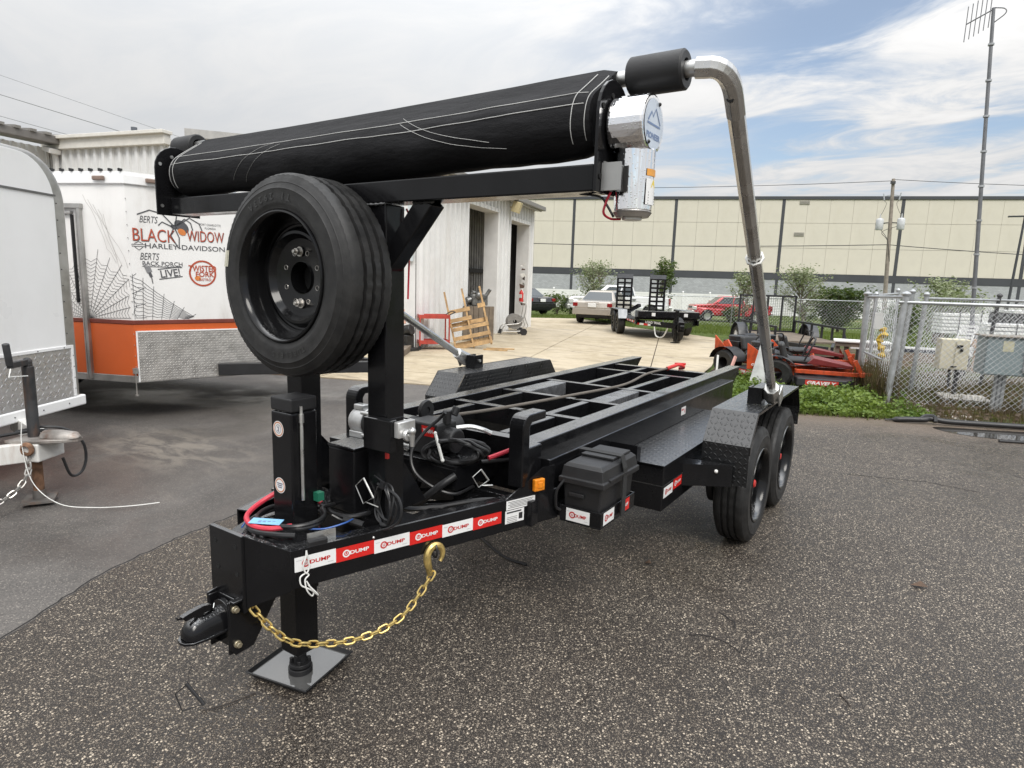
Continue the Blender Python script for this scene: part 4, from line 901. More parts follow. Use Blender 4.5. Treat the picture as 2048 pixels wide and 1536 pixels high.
for sx in (-1, 1):
    for Yw in (2.74, 3.60):
        wp = empty('wheel', dt, (sx*1.245, Yw, .3895), (0, 0, PI/2*sx))
        mesh_obj('tyre', TYM, wp); mesh_obj('rim', RMM, wp); mesh_obj('lug_nut', NUTM, wp)
        q = MB(); q.lathe([(.0005, .045), (.030, .045), (.036, .05), (.037, .085), (.055, .088), (.06, .096)], (0, 0, 0), 'y', 28); q.build('hub', BLKM, wp)
        q = MB(); q.lathe([(.0005, .030), (.020, .030), (.026, .036), (.027, .046)], (0, 0, 0), 'y', 20); q.build('hub_cap', REDPL, wp)
for Yw in (2.74, 3.60):
    q = MB(); q.cyl((-1.05, Yw, .36), (1.05, Yw, .36), .055, n=14); q.box(-.60, Yw-.3, .45, -.52, Yw+.3, .50); q.box(.52, Yw-.3, .45, .60, Yw+.3, .50); q.build('axle', BLKM, dt)
    for sx in (-1, 1): q = MB(); q.cyl((sx*.98, Yw, .3895), (sx*.93, Yw, .3895), .17, n=28); q.build('brake_drum', BLKM, dt, .01)
# --- main frame and tilting bed
for sx in (-1, 1):
    q = MB(); q.box(sx*.545, .98, .56, sx*.622, 4.35, .842); q.build('main_rail', BLK, dt, .005)
    q = MB(); q.prism([(.95, .922), (4.80, .922), (4.62, .775), (.95, .775)], 'x', sx*.455, sx*.562); q.build('bed_rail', BLK, dt, .005)
    # front stop, an upright bent back at the head
    y0 = .79
    jp = [(y0, .74), (y0, 1.02)]+[(y0+.06+.06*math.cos(a), 1.02+.06*math.sin(a)) for a in [PI-PI/2*i/6 for i in range(1, 7)]]+[(y0+.20, 1.08), (y0+.20, 1.04), (y0+.075, 1.04), (y0+.058, 1.02), (y0+.058, .922), (y0+.17, .922), (y0+.17, .74)]
    q = MB(); q.prism(jp, 'x', sx*.505, sx*.585); q.build('front_stop', BLK, dt, .006)
for Yc, w_ in ((1.02, .07), (1.62, .055), (2.17, .05), (2.79, .05), (3.71, .05), (4.12, .06)):
    q = MB(); q.box(-.452, Yc-w_/2, .80, .452, Yc+w_/2, .912); q.build('cross_member', BLK, dt, .004)
STR = ((-.30, 1.08, 1.58), (.28, 1.08, 1.58), (-.30, 1.66, 2.14), (.22, 1.66, 2.14), (-.14, 2.82, 3.68), (.23, 2.82, 3.68), (-.14, 3.74, 4.08))
for x, a, b in STR:
    q = MB(); q.box(x-.026, a, .81, x+.026, b, .908); q.build('stringer', BLK, dt, .004)
for x0, x1, a, b in ((.21, .345, 2.20, 2.76), (-.40, -.265, 2.20, 2.76)):
    q = MB(); q.box(x0, a, .81, x1, b, .909); q.build('bed_plate', M('wet_grey_steel', (.22, .225, .235), .22, .6, .25, 14, .1, bump=.5, bs=70), dt, .004)
for x0, x1, a, b in ((.12, .40, 1.25, 1.5), (.18, .42, 1.7, 1.82)):
    q = MB(); q.box(x0, a, .62, x1, b, .63); q.build('belly_plate', M('pale_plate', (.45, .44, .42), .5, .3), dt)
WB_ = M('weld_bead', (.07, .07, .07), .22, .3, .3, 40)
for sx in (-1, 1):
    q = MB(); q.sweep(spline([(sx*.255-.053, .197, 1.957), (sx*.255, .195, 1.955), (sx*.255+.053, .197, 1.957)], 6), [.005+.002*math.sin(i*2.1) for i in range(13)], 6); q.sweep(spline([(sx*.43, .216, 1.957), (sx*.48, .214, 1.956), (sx*.53, .216, 1.957)], 6), [.005+.002*math.sin(i*1.9) for i in range(13)], 6); tag(q.build('weld_bead', WB_, dt), kind='stuff')
for bx_ in ((-.45, 1.0, .64, .45, 1.06, .80), (-.45, 3.0, .6, .45, 3.08, .76), (-.54, 4.2, .56, .54, 4.3, .8)): q = MB(); q.box(*bx_); q.build('frame_cross_member', BLK, dt)
# hydraulic ram and hoses lying in the frame
q = MB(); q.cyl((-.1, 1.3, .68), (-.05, 2.9, .74), .055, n=18); q.cyl((-.05, 2.9, .74), (-.04, 3.4, .76), .03, n=14); q.build('lift_ram', BLKM, dt)
# --- mudguards
def fender(sx):
    top = [(2.25, .50), (2.235, .752), (2.39, .934), (3.755, .934), (3.905, .755), (3.92, .60)]
    q = MB(); th = .005; ins = []
    for i, (y, z) in enumerate(top):
        a = Vector(top[max(0, i-1)]); b = Vector(top[min(len(top)-1, i+1)]); t = (b-a).normalized(); nn = Vector((t.y, -t.x)); ins.append((y+nn.x*th, z+nn.y*th))
    n = len(top); xa, xb = sx*.988, sx*1.262
    vs = [(x, y, z) for x in (xa, xb) for y, z in top+ins]
    fs = []
    for i in range(n-1): fs += [(i, i+1, 2*n+i+1, 2*n+i), (n+i, 3*n+i, 3*n+i+1, n+i+1), (i, n+i, n+i+1, i+1), (2*n+i, 2*n+i+1, 3*n+i+1, 3*n+i)]
    q.add(vs, fs); f = q.build('fender', DIAB, dt)
    q = MB(); q.prism([(2.245, .60), (2.24, .75), (2.392, .93), (3.753, .93), (3.9, .754), (3.91, .62)], 'x', sx*.982, sx*.987); q.build('inner_skirt', DIAB, f)
    q = MB(); pl = [(2.238, .70), (2.236, .753), (2.39, .936), (3.755, .936), (3.906, .755), (3.91, .70), (3.895, .70), (3.892, .752), (3.75, .920), (2.396, .920), (2.25, .750), (2.25, .70)]
    q.prism(pl, 'x', sx*1.262, sx*1.267); q.build('edge_lip', BLK, f)
    return f
fender(1); fender(-1)
q = MB(); q.box(-.985, 2.24, .66, -.622, 3.9, .672); q.box(.63, 2.3, .60, .985, 3.9, .612); q.build('wheel_well_floor', BLK, dt)
q = MB(); q.prism([(.925, 2.20), (1.18, 2.228), (1.18, 2.215), (.925, 2.05)], 'z', .628, .634); q.prism([(.925, 2.05), (1.18, 2.212), (1.18, 2.218), (.925, 2.056)], 'z', .50, .63); mbk = q.build('mudguard_bracket', BLK, dt)
q = MB(); q.sphere((1.10, 2.156, .595), .012, 10); q.build('bolt_head', WTIE, mbk)
# --- running board and side box
q = MB(); q.box(.625, 1.72, .430, .93, 3.5, .694); sb = q.build('side_box', BLK, dt, .006)
q = MB(); q.box(.625, 1.71, .6945, .934, 3.5, .699); q.build('tread_plate', DIAB, sb)
q = MB(); q.bar((.80, 1.71, .70), (.80, 1.71, .70001), .01, .01); 
q = MB(); q.prism([(1.66, .70), (1.715, .70), (1.715, .78), (1.66, .80)], 'x', .63, .79); q.build('step_bracket', BLK, sb)
q = MB(); q.box(.9305, 1.72, .575, .9325, 3.0, .581); q.box(.63, 1.718, .575, .93, 1.7195, .581); q.build('seam', M('black_sealant', (.03, .03, .03), .3), sb)
sticker((.9312, 1.81, .535), (0, 1, 0), (0, 0, 1), .15, .062, 'w', sb); sticker((.9312, 1.965, .545), (0, 1, 0), (0, 0, 1), .15, .062, 'r', sb)
q = MB(); put_rect(q, (.6228, 2.95, .775), (0, 1, 0), (0, 0, 1), .10, .06); sl = q.build('spec_label', WHI, dt, fix=False)
q = MB(); put_rect(q, (.6236, 2.93, .785), (0, 1, 0), (0, 0, 1), .04, .012); put_rect(q, (.6236, 2.98, .772), (0, 1, 0), (0, 0, 1), .012, .03); q.build('small_print', REDP, sl, fix=False)
q = MB(); q.box(-.93, 1.72, .43, -.625, 2.3, .69); q.build('side_box', BLK, dt, .006)
# --- battery box in its tray
q = MB(); q.box(.675, .998, .548, .893, 1.40, .556); q.box(.675, .998, .556, .893, 1.004, .628); q.box(.887, 1.004, .556, .893, 1.40, .628); q.box(.675, 1.394, .556, .887, 1.40, .628); q.box(.622, 1.02, .56, .675, 1.38, .6); btr = q.build('battery_tray', BLK, dt, .002)
sticker((.775, .9968, .590), (1, 0, 0), (0, 0, 1), .125, .062, 'w', btr); sticker((.8942, 1.085, .592), (0, 1, 0), (0, 0, 1), .12, .062, 'w', btr); sticker((.8942, 1.28, .592), (0, 1, 0), (0, 0, 1), .10, .062, 'r', btr)
def taper(x0, y0, x1, y1, z0, z1, i):
    return [[Vector((x0+i, y0+i, z0)), Vector((x1-i, y0+i, z0)), Vector((x1-i, y1-i, z0)), Vector((x0+i, y1-i, z0))], [Vector((x0, y0, z1)), Vector((x1, y0, z1)), Vector((x1, y1, z1)), Vector((x0, y1, z1))]]
q = MB(); q.hull_loft(taper(.683, 1.008, .884, 1.388, .558, .752, .010), smooth=False); bb = q.build('battery_box', PLAS, dt, .008, 3)
q = MB(); q.hull_loft([[Vector((a, b, z)) for a, b in ((.672-i, .988-i), (.902+i, .988-i), (.902+i, 1.405+i), (.672-i, 1.405+i))] for z, i in ((.745, .004), (.772, .004), (.774, -.004), (.825, -.012), (.842, -.03))], smooth=False)
q.box(.700, 1.15, .842, .872, 1.36, .856); ld = q.build('battery_lid', PLAS, dt, .008, 3)
q = MB(); q.box(.72, .996, .68, .80, 1.006, .70); q.box(.886, 1.05, .765, .912, 1.25, .782); q.build('handle', PLAS, bb, .004)
q = MB(); q.box(.905, 1.20, .56, .910, 1.245, .80); q.box(.66, 1.20, .858, .888, 1.245, .861); q.bar((.907, 1.222, .80), (.888, 1.222, .859), .045, .004, (1, 0, 1)); q.build('strap', M('black_webbing', (.02, .02, .02), .7, bump=.4, bs=300), bb)
q = MB(); q.sweep(spline([(.70, .99, .76), (.67, .97, .70), (.665, .98, .62), (.68, 1.0, .60)], 6), .007, 6); q.build('battery_cable', BLKC, bb)
# --- winch on its platform
q = MB(); q.box(-.57, .66, .805, .30, 1.0, .822); q.box(-.57, .66, .74, .30, .672, .805); q.box(.288, .672, .70, .30, .99, .805); q.box(.06, .665, .70, .30, .677, .805); q.build('winch_platform', BLK, dt, .003)
q = MB(); q.box(-.57, .662, .66, -.53, .70, .74); q.prism([(.66, .74), (.70, .56), (.74, .56), (.82, .74)], 'x', -.50, -.48); q.prism([(.66, .70), (.74, .56), (.80, .56), (.82, .70)], 'x', .27, .285); q.build('platform_leg', BLK, dt)
SIL = M('cast_silver', (.62, .62, .61), .35, .7, .15, 12)
wz = .905; q = MB(); q.lathe([(.01, -.20), (.072, -.20), (.078, -.19), (.078, -.172), (.035, -.168), (.035, .098), (.078, .102), (.078, .12), (.072, .13), (.01, .13)], (-.20, .80, wz), 'x', 28); wi = q.build('winch_drum', BLKM, dt)
q = MB()
for i in range(13): q.lathe([(.045, -.009), (.052, 0), (.045, .009)], (-.355+i*.0195, .80, wz), 'x', 24)
q.build('rope', M('grey_rope', (.045, .045, .047), .7, bump=.3, bs=300), dt)
q = MB(); q.cyl((-.40, .735, .968), (-.05, .735, .968), .011, n=12); q.cyl((-.40, .74, .845), (-.05, .74, .845), .011, n=12); q.build('tie_rod', ALU, dt)
q = MB(); q.lathe([(.005, -.115), (.055, -.115), (.068, -.10), (.072, -.06), (.072, 0), (.06, .005)], (-.402, .80, wz), 'x', 24); q.box(-.50, .735, .822, -.395, .865, .86); q.cbox((-.46, .79, .985), (.07, .05, .03)); q.build('winch_gearbox', SIL, dt, .006)
q = MB(); q.box(-.055, .72, .825, .135, .875, .985); q.cyl((.12, .80, .90), (.20, .80, .90), .062, n=24); q.build('winch_motor', PLAS, dt, .012, 3)
q = MB(); c_ = Vector((.078, .7185, .945)); q.add([c_+Vector((a, -.001, b)) for a, b in ((-.042, .026), (.042, .026), (.036, -.026), (-.036, -.026))], [(0, 1, 2, 3)]); lg = q.build('logo_plate', RED, dt, fix=False)
q = MB(); put_text(q, 'WARN', c_+Vector((0, -.0018, .002)), (1, 0, 0), (0, 0, 1), .062, .02, bold=.04); q.build('lettering', WHI, lg, fix=False)
q = MB(); q.lathe([(.02, -.012), (.052, -.012), (.058, 0), (.052, .012), (.02, .012)], (-.12, .93, .99), 'x', 26, True); q.lathe([(.001, -.005), (.03, -.005), (.03, .005), (.001, .005)], (-.12, .93, .99), 'x', 16); q.build('rope_guide', PLAS, dt)
q = MB(); q.cyl((.0, .90, .90), (.0, 1.02, .92), .075, n=24); q.cyl((.13, .80, .975), (.13, .80, 1.045), .022, n=12); q.cyl((.155, .82, 1.02), (.16, .84, 1.06), .02, n=12); q.build('winch_plug', PLAS, dt, .004)
q = MB(); q.sweep(spline([(.15, .85, .95), (.20, .90, .955), (.25, .94, .94), (.28, .97, .92)], 5), .012, 8); q.build('winch_lever', ALU, dt)
# rope run back to a red hook on the bed
q = MB(); q.sweep(spline([(-.12, .87, .95), (-.02, 1.4, .935), (.10, 2.2, .93), (.16, 2.9, .922), (.07, 3.6, .922), (.10, 4.04, .93)], 10), .010, 8); q.build('winch_rope', M('taupe_rope', (.12, .105, .09), .8, bump=.5, bs=200), dt)
q = MB(); q.sweep(spline([(.10, 4.02, .93), (.13, 4.08, .945), (.17, 4.13, .96), (.20, 4.17, .945), (.19, 4.20, .925), (.15, 4.20, .92)], 5), [.018]*8+[.015]*18, 8); q.cbox((.17, 4.17, .965), (.10, .03, .02), (0, 0, .4)); q.build('winch_hook', REDPL, dt)
# --- valve box on the right leg and control box between the legs
q = MB(); q.box(.225, .155, 1.005, .372, .195, 1.135); q.box(.262, .20, 1.03, .31, .30, 1.125); vb = q.build('valve_box', BLK, dt, .004)
q = MB(); q.box(.372, .175, 1.065, .40, .27, 1.13); q.cyl((.40, .215, 1.075), (.418, .215, 1.075), .024, n=16); q.build('valve_body', SIL, vb, .004)
q = MB(); q.cyl((.418, .215, 1.075), (.44, .215, 1.075), .009, n=10); q.cyl((.432, .215, 1.09), (.432, .215, 1.035), .012, .009, 12); q.sphere((.432, .215, 1.095), .016, 12); q.build('valve_handle', ALU, vb)
q = MB(); q.box(.0, .17, .70, .155, .30, .972); q.box(-.004, .166, .972, .159, .304, .986); q.build('control_box', BLK, dt, .006)
q = MB(); q.cbox((.315, .198, .985), (.012, .012, .035)); q.build('reflector', REDPL, dt)
# square wire lock pins
def lockpin(c, ux, uz, s, mat):
    ux, uz = Vector(ux).normalized(), Vector(uz).normalized(); c = Vector(c); q = MB(); P = [c+ux*a*s+uz*b*s for a, b in ((0, .5), (-.42, .12), (-.02, -.5), (.10, -.40))]
    q.sweep(P, .0022, 6); q.cyl(c+ux*.0+uz*.5*s, c+ux*.5*s-uz*.15*s, .0042, n=8); q.sweep([c+ux*.5*s-uz*.15*s, c+ux*.10*s-uz*.40*s, c+ux*.75*s-uz*.45*s], .0030, 6)
    return q.build('lock_pin', mat, dt)
lockpin((.22, .16, .822), (1, .0, 0), (0, .0, 1), .11, ZINC); lockpin((.47, .62, .81), (.55, .8, 0), (.1, 0, 1), .085, ZINC)
# --- breakaway switch with its looped white cord
q = MB(); c_ = BP(.105, .705, -.015); q.cbox(c_, (.028, .075, .03), (0, 0, -.325)); bs_ = q.build('breakaway_switch', BLKM, dt, .006)
q = MB(); q.cbox(BP(.13, .712, -.035), (.004, .11, .05), (0, 0, -.325)); q.build('switch_bracket', ZINC, bs_)
def bcurve(pts): return spline([BP(s, z, n) for s, z, n in pts], 6)
q = MB(); q.sweep(bcurve([(.055, .695, .012), (.05, .67, .016), (.04, .64, .016), (.05, .61, .018), (.062, .63, .016), (.060, .66, .014), (.055, .69, .012)]), .003, 6); q.build('pull_clip', WTIE, bs_)
q = MB(); q.sweep(bcurve([(.05, .61, .014), (.028, .60, .018), (.03, .57, .02), (.055, .55, .02), (.075, .53, .018), (.07, .515, .016), (.05, .545, .022), (.045, .585, .018), (.06, .60, .016), (.05, .61, .014)]), .0028, 6); q.sweep(bcurve([(.05, .58, .02), (.07, .54, .022), (.09, .515, .02), (.085, .525, .024), (.055, .565, .022)]), .0028, 6); q.build('pull_cord', WTIE, bs_)
# --- hoses and cables coiled round the jack
def coil(c, r, n, z, jit, seed, flat=1.0, rot=0):
    rr = random.Random(seed); pts = []; N = int(n*10)
    for i in range(N): a = 2*PI*i/10+rot; q_ = r*(1+rr.uniform(-jit, jit)); pts.append((c[0]+q_*math.cos(a), c[1]+q_*flat*math.sin(a), z+.010*(i/10)+rr.uniform(0, .006)))
    return pts
q = MB(); q.sweep(spline(coil((.01, -.03), .14, 2.2, .712, .10, 4, .85, .6)+[(.02, .2, .72), (-.1, .5, .72), (-.2, .9, .74)], 6), .009, 8); q.build('hydraulic_hose', BLKC, dt)
q = MB(); q.sweep(spline([(.10, -.10, .725), (.06, -.17, .727), (-.02, -.19, .727), (-.11, -.15, .733), (-.145, -.06, .755), (-.10, .03, .80), (-.04, .075, .80), (.03, .10, .745)], 8), .0105, 8); q.build('hydraulic_hose', REDC, dt)
q = MB(); q.sweep(spline([(.16, -.13, .712), (.10, -.17, .713), (.0, -.20, .713), (-.10, -.14, .712), (-.13, 0, .712), (-.02, .13, .715), (.12, .10, .716), (.2, .15, .716), (.22, .32, .716)], 8), .010, 8); q.build('hydraulic_hose', BLKC, dt)
q = MB(); q.sweep(spline([(.15, -.06, .712), (.20, -.02, .714), (.235, .04, .725), (.22, .1, .72)], 6), .0035, 6); q.sweep(spline([(-.07, -.20, .71), (-.12, -.13, .712), (-.13, -.02, .712)], 6), .0035, 6); q.build('trailer_wire', M('blue_wire', (.03, .10, .34), .4), dt)
q = MB(); q.cbox((.078, .05, .80), (.03, .03, .035)); q.build('hose_cap', M('green_plastic', (.02, .17, .10), .5), dt)
q = MB(); q.sweep(spline([(.33, .88, .82), (.37, .96, .84), (.43, 1.02, .87), (.50, 1.08, .88)], 6), .012, 8); q.build('battery_cable', REDC, dt)
q = MB(); q.sweep(spline([(.30, .86, .80), (.38, .98, .80), (.46, 1.04, .83), (.52, 1.08, .87)], 6), .010, 8); q.build('battery_cable', BLKC, dt)
q = MB(); q.sweep(spline([(-.3, .45, .72), (-.35, .6, .74), (-.42, .9, .76), (-.4, 1.3, .75)], 6), .008, 6); q.build('hydraulic_hose', REDC, dt)
q = MB(); q.sweep(spline([(.3, .66, .78), (.25, .60, .73), (.15, .58, .64), (.05, .62, .60), (.0, .72, .64), (-.02, .8, .72)], 6), .018, 10); q.build('hydraulic_hose', BLKC, dt)
q = MB(); q.sweep(spline([(.10, .36, .70), (.2, .5, .64), (.4, .74, .66), (.55, .9, .64)], 6), .012, 8); q.build('hydraulic_hose', BLKC, dt)
# loose things lying or hanging on the trailer
q = MB(); q.T = Matrix.Translation((.02, -.155, .741)) @ Matrix.Rotation(R(28), 4, 'Z') @ Matrix.Rotation(R(6), 4, 'X'); q.box(-.062, -.022, 0, .062, .022, .0015); tg = q.build('paper_tag', BLUT); tag(tg, 'small blue printed tag lying among the hoses at the foot of the jack', 'tag')
q = MB(); q.T = Matrix.Translation((.02, -.155, .741)) @ Matrix.Rotation(R(28), 4, 'Z') @ Matrix.Rotation(R(6), 4, 'X')
for i in range(4): q.add([(-.03+.018*i, -.012+.004*i, .0022), (-.018+.018*i, -.012+.004*i, .0022), (-.018+.018*i, .004, .0022), (-.03+.018*i, .002, .0022)], [(0, 1, 2, 3)])
q.build('writing', BLUI, tg, fix=False)
def oval_coil(c, ux, uz, rx_, rz_, n, r, seed, jit=.08, thick=.012):
    rr = random.Random(seed); ux, uz = Vector(ux).normalized(), Vector(uz).normalized(); nn = ux.cross(uz); P = []
    for i in range(int(n*12)):
        a = 2*PI*i/12; k_ = 1+.5*jit*math.sin(i*.37+seed)+rr.uniform(-jit, jit)*.5; P.append(Vector(c)+ux*rx_*k_*math.cos(a)+uz*rz_*k_*math.sin(a)+nn*(thick*math.sin(i*.9)+rr.uniform(-.004, .004)))
    return P
cc = thing('charging_cable_coil', 'thin black cable coil tied to the front of the right gantry leg', 'cable', (0, 0, 0))
q = MB(); q.sweep(spline(oval_coil((.335, .165, .79), (.96, -.28, 0), (0, 0, 1), .062, .082, 4, .0045, 5, .10, .012), 4), .0050, 6); q.sweep(spline([(.30, .16, .87), (.42, .15, .84), (.44, .14, .76), (.36, .13, .70), (.26, .12, .685), (.16, .1, .70), (.12, .08, .72)], 6), .0055, 6); q.sweep(spline([(.26, .12, .70), (.18, .09, .715)], 4), .014, 8); q.build('cable', BLKC, cc)
q = MB(); q.bar((.33, .15, .89), (.30, .14, .91), .006, .003); q.bar((.335, .148, .86), (.34, .148, .89), .01, .02); q.build('tie', BLKC, cc)
rc = thing('winch_remote_cable', 'thick coil of black winch cable with a white tie on the winch platform', 'cable', (0, 0, 0))
q = MB(); q.sweep(spline(oval_coil((.262, .70, .880), (.9, .30, .10), (-.12, .10, 1), .135, .052, 10, .007, 9, .30, .030), 4), .0075, 7)
q.sweep(spline([(.20, .70, 1.06), (.16, .70, 1.02), (.11, .66, .96), (.08, .60, .87), (.12, .58, .78), (.22, .60, .72), (.30, .66, .69), (.30, .80, .69)], 8), .0085, 8); q.build('cable', BLKC, rc)
q = MB(); q.bar((.18, .652, .965), (.235, .642, .845), .008, .012, (0, 1, 0)); q.sphere((.235, .642, .845), .010, 8); q.sphere((.18, .652, .965), .009, 8); q.build('tie', WTIE, rc)
# ================================================================== white enclosed trailer at the left
WPA = M('white_trailer_skin', (.83, .83, .825), .32, 0, .03, 1.2, dirt=(.55, .52, .47), dirts=1.3, dirta=.3)
ALD = M('dull_aluminium', (.40, .395, .38), .42, .8, .2, 5, .12, dirt=(.25, .23, .2), dirts=3, dirta=.4)
DIAW = diamond('bright_tread_plate', (.60, .60, .61), .30, .85, .045, .0045, .1, .1)
DIAG = diamond('dull_tread_plate', (.50, .48, .45), .40, .75, .03, .003, .12, .2, dirt=(.34, .30, .25))
WBEAM = M('white_frame_paint', (.68, .67, .64), .45, 0, .06, 4, dirt=(.28, .16, .09), dirts=5, dirta=.55)
RUST = M('rusty_steel', (.20, .11, .065), .8, .2, .5, 14, bump=.4, bs=80); DSTL = M('dark_worn_steel', (.045, .046, .048), .6, .3, .3, 10, dirt=(.18, .09, .05), dirts=6, dirta=.6)
et = thing('enclosed_trailer', 'white enclosed cargo trailer with bright tread plate nose and rusty tongue jack', 'trailer', (-4.4, 1.04, 0), math.atan2(-.85, .52))
def rprof(x0, x1, z0, z1, r, n=10):
    return [(x0, z0), (x1, z0)]+[(x1-r+r*math.cos(a), z1-r+r*math.sin(a)) for a in [PI/2*i/n for i in range(n+1)]]+[(x0+r+r*math.cos(a), z1-r+r*math.sin(a)) for a in [PI/2+PI/2*i/n for i in range(n+1)]]
q = MB(); q.prism(rprof(0, 2.64, .47, 2.62, .42), 'y', -4.6, -.10); q.build('body', WPA, et)
q = MB(); q.prism(rprof(.0, 2.64, .47, 2.62, .42), 'y', -.098, 0); q.build('corner_moulding', ALD, et, .085, 4)
q = MB(); q.prism(rprof(.16, 2.48, .99, 2.585, .36), 'y', .001, .012); q.build('front_panel', WPA, et, .003)
q = MB(); q.prism([(.15, 2.274), (2.49, 2.274), (2.49, 2.29), (.15, 2.29)], 'y', .0125, .02); q.build('seam_strip', M('dark_seam', (.12, .12, .12), .5), et)
q = MB(); q.box(.10, .002, .53, 2.54, .012, .965); q.build('tread_plate', DIAW, et, .002)
q = MB(); q.box(.085, .004, .966, 2.555, .020, .992); q.box(.085, .004, .53, .112, .020, .966); q.box(2.528, .004, .53, 2.555, .020, .966); q.build('trim_strip', WPA, et, .002)
q = MB(); q.box(-.02, -.03, .43, 2.66, .025, .525); q.build('lower_rail', WPA, et, .012)
q = MB()
for s in [.2+.3*i for i in range(9)]: q.sphere((s, .021, .979), .006, 6); q.sphere((s, .026, .478), .007, 6); q.sphere((s, .019, 2.282), .006, 6)
for z in [.6+.1*i for i in range(4)]: q.sphere((.098, .021, z), .005, 6)
for i in range(9): q.sphere((.128, .003, 1.1+.14*i), .006, 6)
tag(q.build('rivets', M('dark_rivet', (.10, .10, .10), .5), et), kind='stuff')
for s in (-1, 1):
    q = MB(); q.bar((1.345+s*.80, -.2, .38), (1.345+s*.10, .66, .40), .07, .13); q.build('tongue_beam', WBEAM, et, .005)
q = MB(); q.box(1.22, .56, .33, 1.47, .74, .46); cpl = q.build('tongue_head', WBEAM, et, .01); q = MB(); q.prism([(1.20, .52), (1.49, .52), (1.46, .74), (1.40, .90), (1.36, .95), (1.31, .95), (1.27, .90), (1.23, .74)], 'z', .461, .485); q.hull_loft([[Vector((1.345+a*r_, y_, .485+h_*math.sin(PI*k_/8))) for k_ in range(9) for a in (math.cos(PI*k_/8),)] for y_, r_, h_ in ((.70, .06, .05), (.82, .06, .055), (.92, .05, .045), (.955, .02, .015))]); q.build('coupler', M('worn_coupler', (.30, .28, .26), .5, .5, .3, 9, dirt=(.14, .07, .04), dirts=7, dirta=.8), et, .006)
q = MB(); q.cyl((1.345, .62, .42), (1.345, .62, .99), .037, n=20); q.cyl((1.345, .62, .46), (1.345, .62, .475), .10, n=20); jb_ = q.build('jack_tube', DSTL, et, .004)
q = MB(); q.cyl((1.345, .62, .05), (1.345, .62, .42), .034, n=16); q.build('jack_leg', RUST, jb_)
q = MB(); q.cbox((1.345, .62, .02), (.21, .19, .016), (0, 0, .5)); q.cyl((1.345, .62, .02), (1.345, .62, .09), .042, n=16); q.build('jack_foot', M('worn_foot', (.16, .15, .14), .6, .4, .2, 9, dirt=(.2, .1, .05), dirts=8, dirta=.7), jb_)
q = MB(); q.cyl((1.345, .62, .99), (1.345, .62, 1.01), .03, n=12); q.bar((1.345, .62, 1.02), (1.545, .66, 1.02), .035, .04); q.cyl((1.54, .66, 1.02), (1.57, .67, 1.17), .021, .021, 12); q.sphere((1.345, .62, 1.02), .032, 10); q.build('crank', DSTL, jb_, .004)
q = MB(); q.sweep([(1.55, .67, 1.0), (1.58, .68, .95), (1.40, .66, .93)], .004, 6); q.build('white_twine', WTIE, et)
ch_ = empty('safety_chain', et); LM2 = link_mesh(.055, .03, .006)
LM2.materials.clear(); LM2.materials.append(STEEL)
chain(ch_, [(1.50, .68, .38), (1.52, .70, .28), (1.60, .66, .16), (1.75, .58, .10), (1.95, .48, .16), (2.1, .36, .28)], 'chain_link', LM2, .043)
q = MB(); q.lathe([(.028, -.02), (.045, -.012), (.05, 0), (.045, .012), (.028, .02)], (1.49, .68, .43), 'x', 18, True); q.build('shackle_ring', RUST, et)
q = MB(); q.sweep(spline([(1.30, .45, .50), (1.25, .60, .53), (1.17, .72, .50), (1.12, .80, .40), (1.12, .82, .27), (1.18, .82, .18), (1.26, .80, .18), (1.30, .78, .32)], 7), .010, 8); q.sweep(spline([(1.7, .2, .46), (1.5, .42, .50), (1.32, .55, .51), (1.22, .62, .50)], 6), .012, 8); q.build('wiring_loom', BLKC, et)
q = MB(); q.box(1.55, .25, .40, 1.85, .45, .52); q.build('junction_box', BLKM, et, .01)
q = MB(); q.sweep(spline([(-3.08, .12, .62), (-3.05, .10, .45), (-2.98, .12, .2), (-2.85, .22, .05), (-2.70, .38, .012), (-2.55, .55, .01), (-2.46, .70, .012)], 8), .0030, 6); tag(q.build('white_twine', WTIE), 'thin white twine trailing from the rusty tongue onto the asphalt', 'twine')

# ================================================================== orange and white concession trailer
ORA = M('orange_skin', (.58, .112, .026), .36, 0, .06, 1.5, .06, dirt=(.30, .06, .02), dirts=1.2, dirta=.4)
WDIRT = M('dirty_white_skin', (.78, .77, .75), .38, 0, .04, 1.4, dirt=(.40, .36, .31), dirts=1.6, dirta=.5)
PRN = M('charcoal_print', (.085, .085, .09), .5); PRR = M('brick_red_print', (.42, .075, .035), .5); PRG = M('grey_print', (.22, .22, .225), .5); PRO = M('orange_logo', (.62, .20, .05), .5)
ot = thing('concession_trailer', 'white and orange concession trailer printed with spider web and lettering', 'trailer', (-5.16, 1.9, 0), math.atan2(.97, .24))
pl = [(0, 0), (1.95, 0), (2.45, .9), (.25, 4.6), (-2.6, 3.56)]
def inset(p, d):
    n = len(p); out = []
    for i in range(n):
        a, b, c_ = Vector(p[i-1]), Vector(p[i]), Vector(p[(i+1) % n]); e1, e2 = (b-a).normalized(), (c_-b).normalized()
        n1, n2 = Vector((-e1.y, e1.x)), Vector((-e2.y, e2.x)); bi = (n1+n2).normalized(); out.append(tuple(b+bi*d/max(.3, bi.dot(n1))))
    return out
q = MB(); q.prism(pl, 'z', 1.13, 2.56); q.build('upper_skin', WDIRT, ot)
q = MB(); q.prism(inset(pl, -.004), 'z', .52, 1.085); q.build('orange_skirt', ORA, ot)
q = MB(); q.prism(inset(pl, -.012), 'z', 1.086, 1.129); q.build('trim_strip', M('dark_red_trim', (.16, .035, .022), .5), ot, .004)
q = MB(); q.prism(inset(pl, -.012), 'z', .44, .519); q.build('lower_rail', ALD, ot, .006)
q = MB(); q.prism(inset(pl, -.025), 'z', 2.561, 2.66); q.build('cap_rail', WPA, ot, .008)
